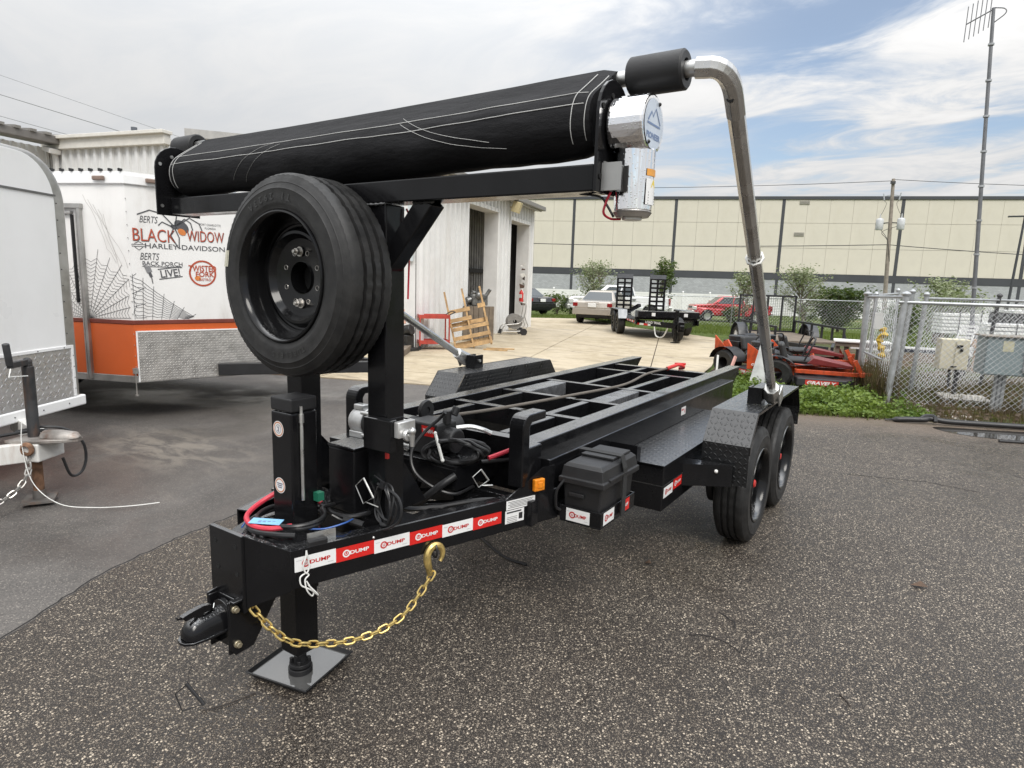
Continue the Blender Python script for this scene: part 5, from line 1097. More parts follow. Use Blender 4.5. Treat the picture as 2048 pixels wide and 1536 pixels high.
q = MB(); q.prism(inset(pl, -.01), 'z', 2.661, 2.69); q.build('roof', WPA, ot)
gd = Vector((-.592, .81, 0)).normalized(); gn = Vector((-gd.y, gd.x, 0)).normalized()
if gn.y > 0: gn = -gn
def LF(L, z, n=0): return gd*L+gn*n+Vector((0, 0, z))
q = MB(); q.add([(.03, -.006, .45), (1.93, -.006, .45), (1.93, -.006, 1.0), (.03, -.006, 1.0), (.03, -.0145, .45), (1.93, -.0145, .45), (1.93, -.0145, 1.0), (.03, -.0145, 1.0)], [(0, 1, 2, 3), (7, 6, 5, 4), (0, 4, 5, 1), (1, 5, 6, 2), (2, 6, 7, 3), (3, 7, 4, 0)]); q.build('stone_guard', DIAG, ot)
q = MB(); q.box(.02, -.02, 1.0, 1.94, -.006, 1.014); q.box(.015, -.02, .45, .03, -.006, 1.014); q.build('trim_strip', WPA, ot)
# door frame post and head on the side wall
def lbar(m, L0, z0, L1, z1, wd, dp):
    a, b = LF(L0, z0, .02), LF(L1, z1, .02); m.bar(a, b, dp, wd, gd if abs(z1-z0) > abs(L1-L0) else (0, 0, 1))
q = MB(); lbar(q, .56, .46, .56, 2.33, .035, .05); lbar(q, .60, .46, .60, 2.31, .018, .03); lbar(q, .53, 2.33, 1.9, 2.33, .05, .06); lbar(q, .66, 2.26, 1.8, 2.26, .03, .04); q.build('door_frame', ALD, ot, .004)
q = MB(); lbar(q, .66, 1.30, .66, 2.24, .018, .03); q.build('door_seal', BLKM, ot)
for x, z in ((.26, 2.615),):
    q = MB(); q.cbox((x, -.05, z), (.14, .03, .045)); q.build('marker_lamp', M('smoked_lamp', (.20, .14, .11), .3), ot, .01)
q = MB(); q.cbox(LF(.27, 2.615, .045), (.14, .03, .045), (0, 0, math.atan2(gd.y, gd.x))); q.build('marker_lamp', M('smoked_lamp', (.20, .14, .11), .3), ot, .01)
for i in range(9):
    q = MB(); p = LF(.02+.12*i, 2.70, .02); q.cbox(p, (.016, .05, .03), (0, 0, math.atan2(gd.y, gd.x))); q.build('roof_clip', BLKM, ot)
q = MB(); q.cyl((-.015, -.03, .30), (-.015, -.03, .56), .007, n=8); q.cyl((-.015, -.03, .30), (-.015, -.03, .315), .02, n=10); q.cbox((-.015, -.03, .58), (.05, .04, .06)); q.build('door_hook', STEEL, ot)
q = MB()
for i in range(10): q.sphere((-.0, -.008, 1.2+i*.135), .006, 6)
for z in (.62, .74, .86, .98): q.sphere((-.004, -.01, z), .006, 6)
tag(q.build('rivets', M('dull_rivet', (.3, .29, .28), .5), ot), kind='stuff')
q = MB(); q.bar((.86, -.01, .535), (2.6, -.75, .535), .10, .14); q.bar((2.4, .2, .535), (2.75, -.8, .535), .10, .14); q.build('tongue_beam', BLKM, ot, .006)
for x, y in ((-.6, 2.6), (-.05, 3.0)):
    q = MB(); q.lathe([(.20, -.1), (.34, -.1), (.36, -.07), (.36, .07), (.34, .1), (.2, .1)], (x-.25, y, .348), 'y', 32, True); q.build('wheel', RUB, ot)
# graphics on the nose panel: u along x, v up
U_, V_ = Vector((1, 0, 0)), Vector((0, 0, 1)); O_ = Vector((0, -.0035, 0)); O2 = Vector((0, -.0048, 0)); O3 = Vector((0, -.0062, 0))
def gt(m, t, x, z, wd, ht, bold=.0, shear=0, rot=0, o=O_):
    c, s = math.cos(rot), math.sin(rot); put_text(m, t, o+U_*x+V_*z, U_*c+V_*s, V_*c-U_*s, wd, ht, bold, shear)
for a_ in (('BLACK', .262, 2.045, .42, .135, .0), ('WIDOW', .79, 2.065, .40, .12, .0)): q = MB(); gt(q, *a_); q.build('lettering', PRN, ot, fix=False)
for a_ in (('BLACK', .257, 2.051, .42, .135, -.006), ('WIDOW', .785, 2.071, .40, .12, -.006)): q = MB(); gt(q, *a_, o=O2); q.build('lettering', PRR, ot, fix=False)
q = MB(); gt(q, 'HARLEY-DAVIDSON', .575, 1.937, .83, .055, .008); gt(q, 'BACK PORCH', .325, 1.748, .40, .046, .008); gt(q, 'BERTS', .21, 2.215, .18, .072, .0, .3); gt(q, 'BERTS', .20, 1.822, .19, .075, .0, .3); gt(q, 'LIVE!', .395, 1.648, .20, .085, .018, 0, .14)
gt(q, 'PORT CHARLOTTE', .84, 2.205, .23, .024, 0); gt(q, 'FLORIDA', .84, 2.165, .12, .022, 0)
put_line(q, [(.27, 1.685), (.51, 1.725)], O_, U_, V_, .010); put_line(q, [(.28, 1.578), (.52, 1.615)], O_, U_, V_, .010)
put_line(q, [(.12, 1.712), (.52, 1.712)], O_, U_, V_, .005)
for i in range(6): put_line(q, [(.13+.065*i, 1.712), (.1625+.065*i, 1.728), (.195+.065*i, 1.712)], O_, U_, V_, .004)
put_line(q, [(.06, 1.955), (.10, 1.975), (.14, 1.955)], O_, U_, V_, .007); put_line(q, [(.035, 1.945), (.165, 1.945), (.165, 1.925), (.035, 1.925), (.035, 1.945)], O_, U_, V_, .006); put_line(q, [(.06, 1.92), (.10, 1.885), (.14, 1.92)], O_, U_, V_, .007)
# microphone
put_line(q, [(.205, 1.60), (.215, 1.53)], O_, U_, V_, .010); put_line(q, [(.185, 1.655), (.205, 1.60)], O_, U_, V_, .030); q.build('lettering', PRN, ot, fix=False)
q = MB(); put_line(q, [(.165, 1.715), (.19, 1.65)], O2, U_, V_, .055); q.build('microphone_print', PRG, ot, fix=False)
# spider: body, abdomen, legs
q = MB()
def blob(m, x, z, a, b, rot, o=O2, n=20):
    c, s = math.cos(rot), math.sin(rot); m.add([o+U_*(x+a*math.cos(t)*c-b*math.sin(t)*s)+V_*(z+a*math.cos(t)*s+b*math.sin(t)*c) for t in [2*PI*i/n for i in range(n)]], [tuple(range(n))])
blob(q, .535, 2.165, .085, .055, -.7); blob(q, .455, 2.155, .035, .022, -.5)
for lg_ in (((.46, 2.16), (.34, 2.29), (.22, 2.315), (.10, 2.26)), ((.45, 2.15), (.34, 2.20), (.30, 2.16)), ((.47, 2.17), (.49, 2.28), (.52, 2.34)), ((.48, 2.17), (.57, 2.25), (.63, 2.21), (.65, 2.13)), ((.49, 2.17), (.62, 2.265), (.72, 2.21), (.75, 2.13)), ((.45, 2.14), (.42, 2.06), (.49, 1.93)), ((.465, 2.14), (.505, 2.04), (.50, 1.92))):
    put_line(q, lg_, O2, U_, V_, .012)
q.build('spider_print', PRN, ot, fix=False)
q = MB(); blob(q, .535, 2.105, .045, .032, -.6, O3); q.build('spider_print', PRO, ot, fix=False)
q = MB(); put_ring(q, O_+U_*.735+V_*1.655, U_, V_, .128, .148, 40); gt(q, 'TWISTED', .735, 1.71, .30, .07, .02, o=O2); gt(q, 'FORK', .76, 1.645, .20, .06, .02, o=O2); gt(q, 'BISTRO', .76, 1.585, .13, .03, .01, o=O2); q.build('logo_print', PRR, ot, fix=False)
q = MB(); blob(q, .68, 1.60, .032, .028, 0, O2); q.build('logo_print', PRO, ot, fix=False)
# spider web, drawn across the corner; u runs left along the side wall below zero
wr = random.Random(11); rad = []
C_U, C_Z = -.55, 1.135
def wpt(u, z, e=.0035):
    return LF(-u, z, e) if u < 0 else Vector((u, -e, z))
def wline(m, P, wd):
    for (a, b), (c_, d_) in zip(P[:-1], P[1:]):
        n = max(1, int(math.hypot(c_-a, d_-b)/.05)); prev = None
        for i in range(n+1):
            u, z = lin(a, c_, i/n), lin(b, d_, i/n)
            if z < 1.135 or u < -1.3: prev = None; continue
            if prev is not None and (prev[0] < 0) == (u < 0):
                dx, dz = u-prev[0], z-prev[1]; L = math.hypot(dx, dz) or 1; nx, nz = -dz/L*wd/2, dx/L*wd/2
                m.add([wpt(prev[0]-nx, prev[1]-nz) if (prev[0]-nx < 0) == (u < 0) else wpt(prev[0], prev[1]), wpt(u-nx, z-nz) if (u-nx < 0) == (u < 0) else wpt(u, z), wpt(u+nx, z+nz) if (u+nx < 0) == (u < 0) else wpt(u, z), wpt(prev[0]+nx, prev[1]+nz) if (prev[0]+nx < 0) == (u < 0) else wpt(prev[0], prev[1])], [(0, 1, 2, 3)])
            prev = (u, z)
q = MB()
angs = [2+12.5*i for i in range(15)]
def rl(a): return .58+.12*math.sin(R(a)*1.3+.5)+(.05 if int(a) % 2 else 0)
for a in angs: wline(q, [(C_U+.02*math.cos(R(a)), C_Z), (C_U+(rl(a)+.04)*math.cos(R(a)), C_Z+(rl(a)+.04)*math.sin(R(a)))], .0046)
for k_ in range(15):
    f = .14+.06*k_
    for a, b in zip(angs[:-1], angs[1:]):
        r0, r1 = rl(a)*f, rl(b)*f
        if f > .95 and int(a) % 3: continue
        am = (a+b)/2; rm = (r0+r1)/2*.94
        wline(q, [(C_U+r0*math.cos(R(a)), C_Z+r0*math.sin(R(a))), (C_U+rm*math.cos(R(am)), C_Z+rm*math.sin(R(am))), (C_U+r1*math.cos(R(b)), C_Z+r1*math.sin(R(b)))], .0036)
ends = [(.0, 1.60), (.10, 1.56), (.20, 1.47), (.30, 1.39), (.40, 1.31), (.50, 1.24), (.62, 1.16)]
foot = [(.02, 1.14), (.10, 1.135), (.19, 1.135), (.28, 1.135), (.36, 1.135), (.44, 1.135), (.55, 1.135)]
for e, f in zip(ends, foot): wline(q, [f, (e[0]+.02, e[1]+.03)], .0046)
for k_ in range(9):
    t = .12+.1*k_; P = []
    for i, (e, f) in enumerate(zip(ends, foot)):
        P.append((lin(f[0], e[0], t), lin(f[1], e[1], t)))
        if i < len(ends)-1: e2, f2 = ends[i+1], foot[i+1]; P.append(((lin(f[0], e[0], t)+lin(f2[0], e2[0], t))/2, (lin(f[1], e[1], t)+lin(f2[1], e2[1], t))/2-.012))
    wline(q, P, .0036)
wline(q, ends, .0046)
q.build('web_print', PRN, ot, fix=False)
# cracks and hairlines of old vinyl on the side wall
q = MB()
for j in range(5):
    u, z = -.52+.10*j*.6, 2.45-.05*j; P = [(u, z)]
    for i in range(9): u += wr.uniform(.02, .06)*(.7 if j > 2 else 1); z -= wr.uniform(.04, .11); P.append((min(u, -.02), z))
    wline(q, P, .004)
q.build('vinyl_crack', M('grey_crack', (.45, .43, .41), .6), ot, fix=False)

# ================================================================== things by the workshop
WOOD = M('pale_pallet_wood', (.42, .27, .125), .75, 0, .3, 5, bump=.4, bs=40, dirt=(.20, .12, .06), dirts=4, dirta=.6); OLDW = M('old_grey_timber', (.15, .12, .09), .85, 0, .3, 4, bump=.5, bs=40)
REDM = M('red_tool_cart', (.38, .045, .03), .45, 0, .2, 5, dirt=(.12, .05, .04), dirts=4, dirta=.6)
def world(q, name, mat, label, cat, group=None, bev=0, **k):
    return tag(q.build(name, mat, None, bev, **k), label, cat, group)
pt = thing('broken_pallet', 'broken pale wooden pallet leaning upright beside the first doorway', 'pallet', (-7.22, 10.85, .02), R(38))
# local: x along the wall, y outwards (negative to the wall); leaning back
lean = Matrix.Rotation(R(-13), 4, 'Y') @ Matrix.Rotation(R(-14), 4, 'X')
def leanbox(name, x0, y0, z0, x1, y1, z1, mat=WOOD):
    q = MB(); q.T = lean; q.box(x0, y0, z0, x1, y1, z1); return q.build(name, mat, pt, .004)
for x in (-.46, -.02, .42): leanbox('stringer', x, -.045, .0, x+.045, .045, 1.50 if x < .4 else 1.47)
for i, z in enumerate((.02, .24, .47, .70, .92)): leanbox('slat', -.44 if i != 3 else -.47, -.062, z, .48 if i < 3 else .1, -.046, z+.095)
leanbox('slat', .30, -.062, .94, .49, -.046, 1.05); leanbox('slat', -.47, .047, .1, .48, .062, .2); leanbox('slat', -.47, .047, .6, .48, .062, .7)
ca = thing('tool_cart', 'red two tray tool cart standing against the ribbed workshop wall', 'cart', (-7.80, 9.98, 0), R(52))
for z in (.14, .74):
    q = MB(); q.box(-.36, -.22, z, .36, .22, z+.02); q.box(-.36, -.22, z+.02, .36, -.205, z+.09); q.box(-.36, .205, z+.02, .36, .22, z+.09); q.box(-.36, -.205, z+.02, -.345, .205, z+.09); q.box(.345, -.205, z+.02, .36, .205, z+.09); q.build('tray', REDM, ca, .004)
for x in (-.35, .35):
    for y in (-.21, .21):
        q = MB(); q.box(x-.016, y-.016, .10, x+.016, y+.016, .83); q.build('leg', REDM, ca); q = MB(); q.cyl((x, y-.015, .05), (x, y+.015, .05), .05, n=14); q.build('caster', BLKM, ca)
q = MB(); q.sweep([(.36, -.19, .83), (.50, -.19, .90), (.50, .19, .90), (.36, .19, .83)], .012, 8); q.build('handle', BLKM, ca)
q = MB(); q.cbox((.1, .0, .22), (.2, .16, .12)); world_ = q.build('oil_pan', BLKM, ca, .02)
hr = thing('hose_reel', 'wheeled steel hose reel cart parked between the two doorways', 'hose reel', (-8.80, 15.0, 0), R(45))
q = MB(); 
for y in (-.22, .22): q.sweep(spline([(-.42, y, .06), (-.30, y, .30), (.15, y, .38), (.30, y, .62), (.34, y, .95), (.22, y, 1.02)], 6), .017, 8); q.sweep([(-.36, y, .12), (.30, y, .12), (.42, y, .30), (.30, y, .60)], .015, 8)
q.sweep([(.22, -.22, 1.02), (.22, .22, 1.02)], .017, 8); q.build('frame', ALUW, hr)
q = MB(); q.lathe([(.06, -.16), (.24, -.16), (.24, -.145), (.16, -.14), (.19, -.08), (.17, 0), (.19, .08), (.16, .14), (.24, .145), (.24, .16), (.06, .16)], (.02, 0, .42), 'y', 24); q.build('drum', M('grey_hose', (.20, .19, .175), .6, 0, .2, 20, bump=.6, bs=70), hr)
for y in (-.26, .26): q = MB(); q.cyl((.28, y-.03, .11), (.28, y+.03, .11), .11, n=20); q.build('wheel', BLKM, hr, .01)
q = MB(); q.cyl((-.44, 0, .04), (-.40, 0, .18), .06, .04, 10); q.build('foot', BLKM, hr)
bc_ = thing('engine_on_crate', 'greasy engine on a tall grey plank crate inside the first doorway', 'engine', (-8.35, 12.55, 0), R(55))
for i in range(6): q = MB(); q.box(-.45+.15*i, -.03, 0, -.45+.15*i+.135, .0, .95); q.build('plank', OLDW, bc_, .004)
q = MB(); q.box(-.45, 0, .0, .45, .5, .93); q.build('crate_body', OLDW, bc_)
q = MB(); q.cbox((.05, .22, 1.12), (.46, .34, .3)); q.cyl((-.3, .2, 1.08), (.0, .2, 1.15), .11, n=14); q.sphere((.02, .1, 1.24), .13, 12); q.cyl((.22, .12, 1.2), (.36, .1, 1.42), .05, n=10); q.cyl((-.12, .16, 1.25), (-.1, .12, 1.36), .07, n=12); q.build('engine_block', M('greasy_metal', (.16, .16, .155), .35, .7, .5, 12), bc_, .02)
fe = thing('fire_extinguisher', 'small red fire extinguisher hanging inside the second doorway', 'extinguisher', (-9.75, 16.9, .95))
q = MB(); q.lathe([(.001, 0), (.07, .01), (.075, .05), (.075, .32), (.05, .38), (.02, .40), (.02, .43)], (0, 0, 0), 'z', 18); q.build('cylinder', REDPL, fe); q = MB(); q.box(-.02, -.04, .43, .02, .06, .46); q.sweep([(.03, 0, .42), (.09, .02, .3), (.085, .02, .1)], .012, 6); q.box(-.07, -.078, .15, .07, -.07, .27); q.build('nozzle', WTIE, fe)
pr_ = thing('peeling_paper_strip', 'ragged brown and white paper strip stuck on the second door jamb', 'paper')
rr = random.Random(5)
P0 = Vector((-8.06, 9.67, 0))+wd*8.10+wnm*(-.05)
for i in range(10):
    z = .75+i*.15; q = MB(); pts = [P0+wd*(.0+rr.uniform(-.06, .06)*1.2)+wnm*(.02+.01*i % .03)+Vector((0, 0, z+rr.uniform(-.02, .1)+(0 if k_ < 2 else .13)))+wnm*(rr.uniform(-.10, -.0) if k_ in (0, 3) else rr.uniform(.02, .12)) for k_ in range(4)]
    q.add(pts, [(0, 1, 2, 3)]); q.build('scrap', [M('brown_paper', (.09, .05, .035), .8), M('pale_paper', (.62, .60, .55), .8)][i % 2], pr_)
tb = MB(); tb.bar((-7.20, 8.2, .07), (-8.15, 9.58, .07), .16, .14); world(tb, 'timber_sleeper', OLDW, 'long weathered timber lying on the concrete by the workshop corner', 'timber', bev=.01)
pm_ = thing('pump_motor', 'dirty black pump motor with a pinkish handle beside the workshop corner', 'pump', (-8.0, 9.25, .0))
q = MB(); q.cyl((-.15, 0, .42), (.15, .05, .5), .13, n=18); q.cbox((0, 0, .22), (.3, .26, .3)); q.cyl((.06, -.12, .12), (.06, -.25, .12), .07, n=12); q.box(-.25, -.2, 0, .25, .2, .08); q.build('motor', M('black_grease', (.02, .02, .02), .45, .2, .5, 12), pm_, .015)
q = MB(); q.cyl((-.05, 0, .62), (-.1, .02, .95), .05, .035, 10); q.build('handle', M('faded_pink', (.55, .33, .25), .6), pm_)
for i, (a, b, l_) in enumerate((((-6.95, 11.0, .02), (-6.35, 11.35, .02), 'short loose pale plank lying nearest the broken pallet'), ((-6.85, 10.75, .02), (-6.3, 10.95, .02), 'pale splintered plank on the concrete before the broken pallet'))):
    q = MB(); q.bar(a, b, .09, .025); world(q, 'loose_plank', WOOD, l_, 'plank', 'loose planks by the pallet', .003)
rg = MB(); rr = random.Random(8)
pts = []
for i in range(22): a = 2*PI*i/22; r_ = .28+rr.uniform(-.1, .16); pts.append((-6.45+r_*1.6*math.cos(a), 6.35+r_*.8*math.sin(a), .026+rr.uniform(0, .03)))
rg.add(pts+[(-6.45, 6.35, .05)], [(i, (i+1) % 22, 22) for i in range(22)]); rg.cyl((-6.42, 6.3, .03), (-6.40, 6.28, .16), .06, .05, 10); world(rg, 'crumpled_tarp', WTIE, 'crumpled white plastic sheet lying on the concrete behind the gantry', 'sheet')

# ================================================================== vehicles
GLA = glassmat('car_glass'); LTR = M('tail_red', (.24, .012, .012), .2, 0, .05); LHD = M('headlamp', (.62, .62, .60), .15, .2)
CAR = {}
def carpaint(n, c): return M(n, c, .22, .25, .03, 2, .04, coat=.7)
def road_wheel(par, x, y, r, wdt, rimc=ALU):
    wp = empty('wheel', par, (x, y, r)); s = 1 if y > 0 else -1
    q = MB(); q.lathe([(r*.62, -wdt/2), (r*.9, -wdt/2), (r, -wdt*.32), (r, wdt*.32), (r*.9, wdt/2), (r*.62, wdt/2)], (0, 0, 0), 'y', 28, True); q.build('tyre', RUB, wp)
    q = MB(); q.lathe([(.01, wdt*.30*s), (r*.18, wdt*.34*s), (r*.2, wdt*.26*s), (r*.55, wdt*.30*s), (r*.62, wdt*.44*s), (r*.63, -wdt*.4*s)], (0, 0, 0), 'y', 28)
    for i in range(6): a = PI/3*i; q.bar((r*.15*math.cos(a), wdt*.36*s, r*.15*math.sin(a)), (r*.58*math.cos(a), wdt*.40*s, r*.58*math.sin(a)), r*.14, wdt*.05, (0, 1, 0))
    q.build('rim', rimc, wp)
def vehicle(name, label, cat, loc, rz, L, W, prof, wheels, r, paint, cab, glass, lamps, group=None):
    """side outline prof (x,z) with round arches cut out, a tapering cabin, panes, lamps and wheels"""
    t = thing(name, label, cat, loc, rz, group); hw = W/2
    low = []
    for x, z in prof['bottom']: low.append((x, z))
    bot = [prof['bottom'][0]]
    for wx in sorted(wheels):
        ra = r*1.16; bot += [(wx+ra*math.cos(a), max(prof['sill'], r+ra*math.sin(a))) for a in [PI-PI*i/12 for i in range(13)]]
    bot.append(prof['bottom'][-1]); pts = bot+prof['top']
    q = MB(); q.prism(pts, 'y', -hw, hw)
    # tumblehome: draw the upper edge in a little
    zt = max(z for x, z in prof['top'])
    for i, p in enumerate(q.v):
        f = max(0, (p.z-.45*zt)/(zt)); p.y *= 1-.12*f
        e = max(0, abs(p.x-L/2)-L*.40)/(L*.1); p.y *= 1-.10*min(1, e)
    q.build('body', paint, t, .075, 4)
    q = MB(); q.box(prof['bottom'][0][0]+.25, -hw*.86, prof['sill']-.04, prof['bottom'][-1][0]-.25, hw*.86, prof['sill']+.25); q.build('underbody', BLKM, t)
    if cab:
        base, roof, wb, wr_ = cab
        rings = []
        q = MB(); n = len(base)
        B = [Vector((x, s*wb/2, z)) for s in (-1, 1) for x, z in base]; T_ = [Vector((x, s*wr_/2, z)) for s in (-1, 1) for x, z in roof]
        x0, x1 = base; rx0, rx1 = roof
        b = [Vector((x0[0], -wb/2, x0[1])), Vector((x1[0], -wb/2, x1[1])), Vector((x1[0], wb/2, x1[1])), Vector((x0[0], wb/2, x0[1]))]
        u = [Vector((rx0[0], -wr_/2, rx0[1])), Vector((rx1[0], -wr_/2, rx1[1])), Vector((rx1[0], wr_/2, rx1[1])), Vector((rx0[0], wr_/2, rx0[1]))]
        q.add(b+u, [(3, 2, 1, 0), (4, 5, 6, 7), (0, 1, 5, 4), (1, 2, 6, 5), (2, 3, 7, 6), (3, 0, 4, 7)]); q.build('cabin', paint, t, .09, 4)
        def pane(nm, c4, i0, i1, j0=.12, j1=.86, off=.006):
            p = [c4[0]*(1-i)+c4[1]*i for i in (i0, i1)]; w2 = [c4[3]*(1-i)+c4[2]*i for i in (i0, i1)]
            a, b_ = p[0]*(1-j0)+w2[0]*j0, p[1]*(1-j0)+w2[1]*j0; c2, d2 = p[1]*(1-j1)+w2[1]*j1, p[0]*(1-j1)+w2[0]*j1
            nn = (b_-a).cross(d2-a).normalized(); cen = sum(b+u, Vector())/8
            if nn.dot((a+c2)/2-cen) < 0: nn = -nn
            m = MB(); m.add([x+nn*off for x in (a, b_, c2, d2)]+[x-nn*.01 for x in (a, b_, c2, d2)], [(0, 1, 2, 3), (7, 6, 5, 4), (0, 4, 5, 1), (1, 5, 6, 2), (2, 6, 7, 3), (3, 7, 4, 0)]); m.build(nm, GLA, t)
        for s in (0, 1):
            c4 = [b[0], b[1], u[1], u[0]] if s == 0 else [b[3], b[2], u[2], u[3]]
            for i0, i1 in glass: pane('side_window', c4, i0, i1)
        pane('rear_window', [b[0], b[3], u[3], u[0]], .06, .94); pane('windscreen', [b[1], b[2], u[2], u[1]], .06, .94)
    for nm, mt, c, d in lamps:
        q = MB(); q.cbox(c, d); q.build(nm, mt, t, .015)
    for wx in wheels:
        for s in (-1, 1): road_wheel(t, wx, s*(hw-.12), r, .22)
    return t
SEDP = dict(sill=.28, bottom=[(.05, .42), (4.65, .40)], top=[(4.68, .62), (4.45, .74), (3.55, .88), (2.3, .93), (.75, .98), (.12, .94), (.02, .70)])
def sedan(name, label, loc, rz, paint, group=None):
    return vehicle(name, label, 'car', loc, rz, 4.7, 1.72, SEDP, (.95, 3.72), .32, paint, (((.72, .93), (3.45, .88)), ((1.35, 1.36), (2.55, 1.38)), 1.52, 1.04), ((.10, .36), (.40, .66), (.68, .86)),
      [('tail_lamp', LTR, (.07, .72, .80), (.10, .20, .15)), ('tail_lamp', LTR, (.07, -.72, .80), (.10, .20, .15)), ('bumper', paint, (.03, 0, .52), (.14, 1.62, .24)), ('number_plate', WHI, (.0, 0, .78), (.03, .34, .16)), ('headlamp', LHD, (4.52, .62, .68), (.2, .3, .12)), ('headlamp', LHD, (4.52, -.62, .68), (.2, .3, .12)), ('boot_trim', STEEL, (.015, 0, .90), (.02, .6, .025)), ('rear_diffuser', BLKM, (.08, 0, .36), (.12, 1.3, .10))], group)
sedan('silver_sedan', 'beige silver sedan seen from behind, left of the black flatbed trailer', (-9.46, 21.80, 0), R(101), carpaint('champagne_paint', (.42, .38, .33)))
sedan('black_sedan', 'black sedan whose tail shows past the far workshop corner', (-14.55, 26.5, gz(-14.5, 26.5)), R(158), carpaint('black_car_paint', (.012, .012, .014)))
PKP = dict(sill=.45, bottom=[(.05, .62), (5.75, .60)], top=[(5.84, .78), (5.82, 1.10), (5.66, 1.22), (4.35, 1.29), (4.2, 1.32), (.08, 1.30), (.02, .9)])
def pickup(name, label, loc, rz, paint, group=None):
    t = vehicle(name, label, 'pickup truck', loc, rz, 5.85, 1.98, PKP, (1.15, 4.75), .40, paint, (((1.95, 1.28), (4.45, 1.27)), ((2.15, 1.90), (3.62, 1.92)), 1.80, 1.46), ((.05, .38), (.43, .86)),
      [('tail_lamp', LTR, (.04, .88, 1.05), (.08, .16, .40)), ('tail_lamp', LTR, (.04, -.88, 1.05), (.08, .16, .40)), ('front_bumper', ALU, (5.82, 0, .66), (.16, 1.86, .24)), ('rear_bumper', ALU, (-.02, 0, .66), (.16, 1.86, .2)), ('headlamp', LHD, (5.70, .78, .98), (.26, .36, .24)), ('headlamp', LHD, (5.70, -.78, .98), (.26, .36, .24)), ('grille', BLKM, (5.80, 0, .97), (.06, 1.1, .26)), ('side_trim', STEEL, (3.1, 0, .55), (2.6, 1.96, .06)), ('door_handle', BLKM, (3.05, 0, 1.14), (.2, 1.97, .05)), ('door_handle', BLKM, (2.1, 0, 1.14), (.2, 1.97, .05)), ('mirror', paint, (4.1, 1.08, 1.42), (.14, .22, .2)), ('mirror', paint, (4.1, -1.08, 1.42), (.14, .22, .2))], group)
    q = MB(); q.box(.14, -.78, 1.302, 1.85, .78, 1.306); q.build('bed_liner', BLKM, t); return t
pickup('red_pickup', 'red four door pickup parked on the grass behind the chain link fence', (-8.25, 49.3, gz(-9, 48)), R(211), carpaint('red_car_paint', (.42, .018, .022)), None)
pickup('white_pickup', 'white pickup parked on the grass beyond the beige silver sedan', (-10.9, 34.4, gz(-12, 33)), R(216), carpaint('white_car_paint', (.70, .70, .69)), None)

# ================================================================== black equipment trailer with stand-up ramps
eq = thing('equipment_trailer', 'black tandem equipment trailer with two upright loading ramps on the concrete', 'trailer', (-6.03, 19.48, 0), math.atan2(-.83, .55))
GREYF = M('grey_ramp_top', (.10, .105, .115), .5)
q = MB(); q.box(-2.0, -.98, .60, 2.2, .98, .68)
for x in (-2.0, 2.13): pass
q.build('deck', BLK, eq, .01)
for y in (-.99, .93): q = MB(); q.box(-2.0, y, .46, 2.35, y+.06, .62); q.build('side_beam', BLK, eq)
for s in (-1, 1): q = MB(); q.bar((2.2, s*.92, .52), (3.75, s*.08, .52), .06, .16); q.build('tongue_beam', BLK, eq)
q = MB(); q.box(2.0, -.95, .681, 2.5, .95, .88); q.build('front_box', BLK, eq, .01)
for i in range(9):
    q = MB(); x = .35+i*.2; put_rect(q, (x+.1, -.9915, .53), (1, 0, 0), (0, 0, 1), .2, .06); q.build('reflector_tape', WHI if i % 2 else RED, eq, fix=False)
q = MB(); put_text(q, 'LOAD TRAIL', (2.95, -.575, .555), Vector((1.55, .84, 0)), (0, 0, 1), .7, .07, bold=.02); q.build('lettering', WHI, eq, fix=False)
def tape(x, y, z):
    q = MB(); q.cbox((x, y, z), (.012, .16, .10), (0, 0, -.5)); q.build('reflector_tape', WHI, eq)
tape(2.51, .5, .78); tape(2.51, -.5, .78)
v0, v1 = Vector((2.2, -.955, .475)), Vector((3.72, -.115, .475)); tdv = (v1-v0).normalized()
for i in range(9):
    q = MB(); put_rect(q, v0+(v1-v0)*((i+.5)/9)+Vector((.012, -.022, 0))*.2, tdv, (0, 0, 1), (v1-v0).length/9, .06); q.build('reflector_tape', WHI if i % 2 else RED, eq, fix=False)
q = MB(); q.cyl((3.45, 0, .05), (3.45, 0, .95), .06, n=14); q.cyl((3.45, 0, .0), (3.45, 0, .03), .14, n=16); q.build('jack', BLK, eq)
q = MB(); q.box(3.6, -.06, .44, 4.1, .06, .56); q.box(3.9, -.09, .36, 4.0, .09, .66); q.build('coupler', BLK, eq, .01)
for y in (-1.13, 1.13):
    for x in (-.43, .43): road_wheel(eq, x, y, .38, .24, RIMM)
    q = MB(); s = 1 if y > 0 else -1; q.prism([(-.92, .55), (-.78, .84), (.78, .84), (.92, .55), (.90, .55), (.76, .82), (-.76, .82), (-.90, .55)], 'y', y-.15, y+.15); q.build('fender', M('grey_fender', (.16, .17, .18), .4, .3), eq)
for y in (-.62, .62):
    q = MB(); r0, r1 = y-.30, y+.30; xb = -1.98
    for yy in (r0, y-.035, r1-.07): q.box(xb-.03, yy, .69, xb+.03, yy+.07, 2.02)
    for i in range(8): q.box(xb-.025, r0+.07, .70+i*.165, xb+.025, r1-.07, .77+i*.165)
    q.build('ramp', BLK, eq)
    q = MB(); q.box(xb-.032, r0, 1.90, xb+.032, r1, 2.05); q.build('ramp_toe', GREYF, eq)
q = MB(); q.lathe([(.2, -.1), (.33, -.1), (.36, -.06), (.36, .06), (.33, .1), (.2, .1)], (2.9, .2, .37), 'y', 28, True); q.build('spare_tyre', RUB, eq)
q = MB(); q.sweep(spline([(2.75, -.5, .48), (2.9, -.45, .16), (3.15, -.3, .16), (3.3, -.2, .45)], 8), .02, 6); q.build('safety_chain', WTIE, eq)
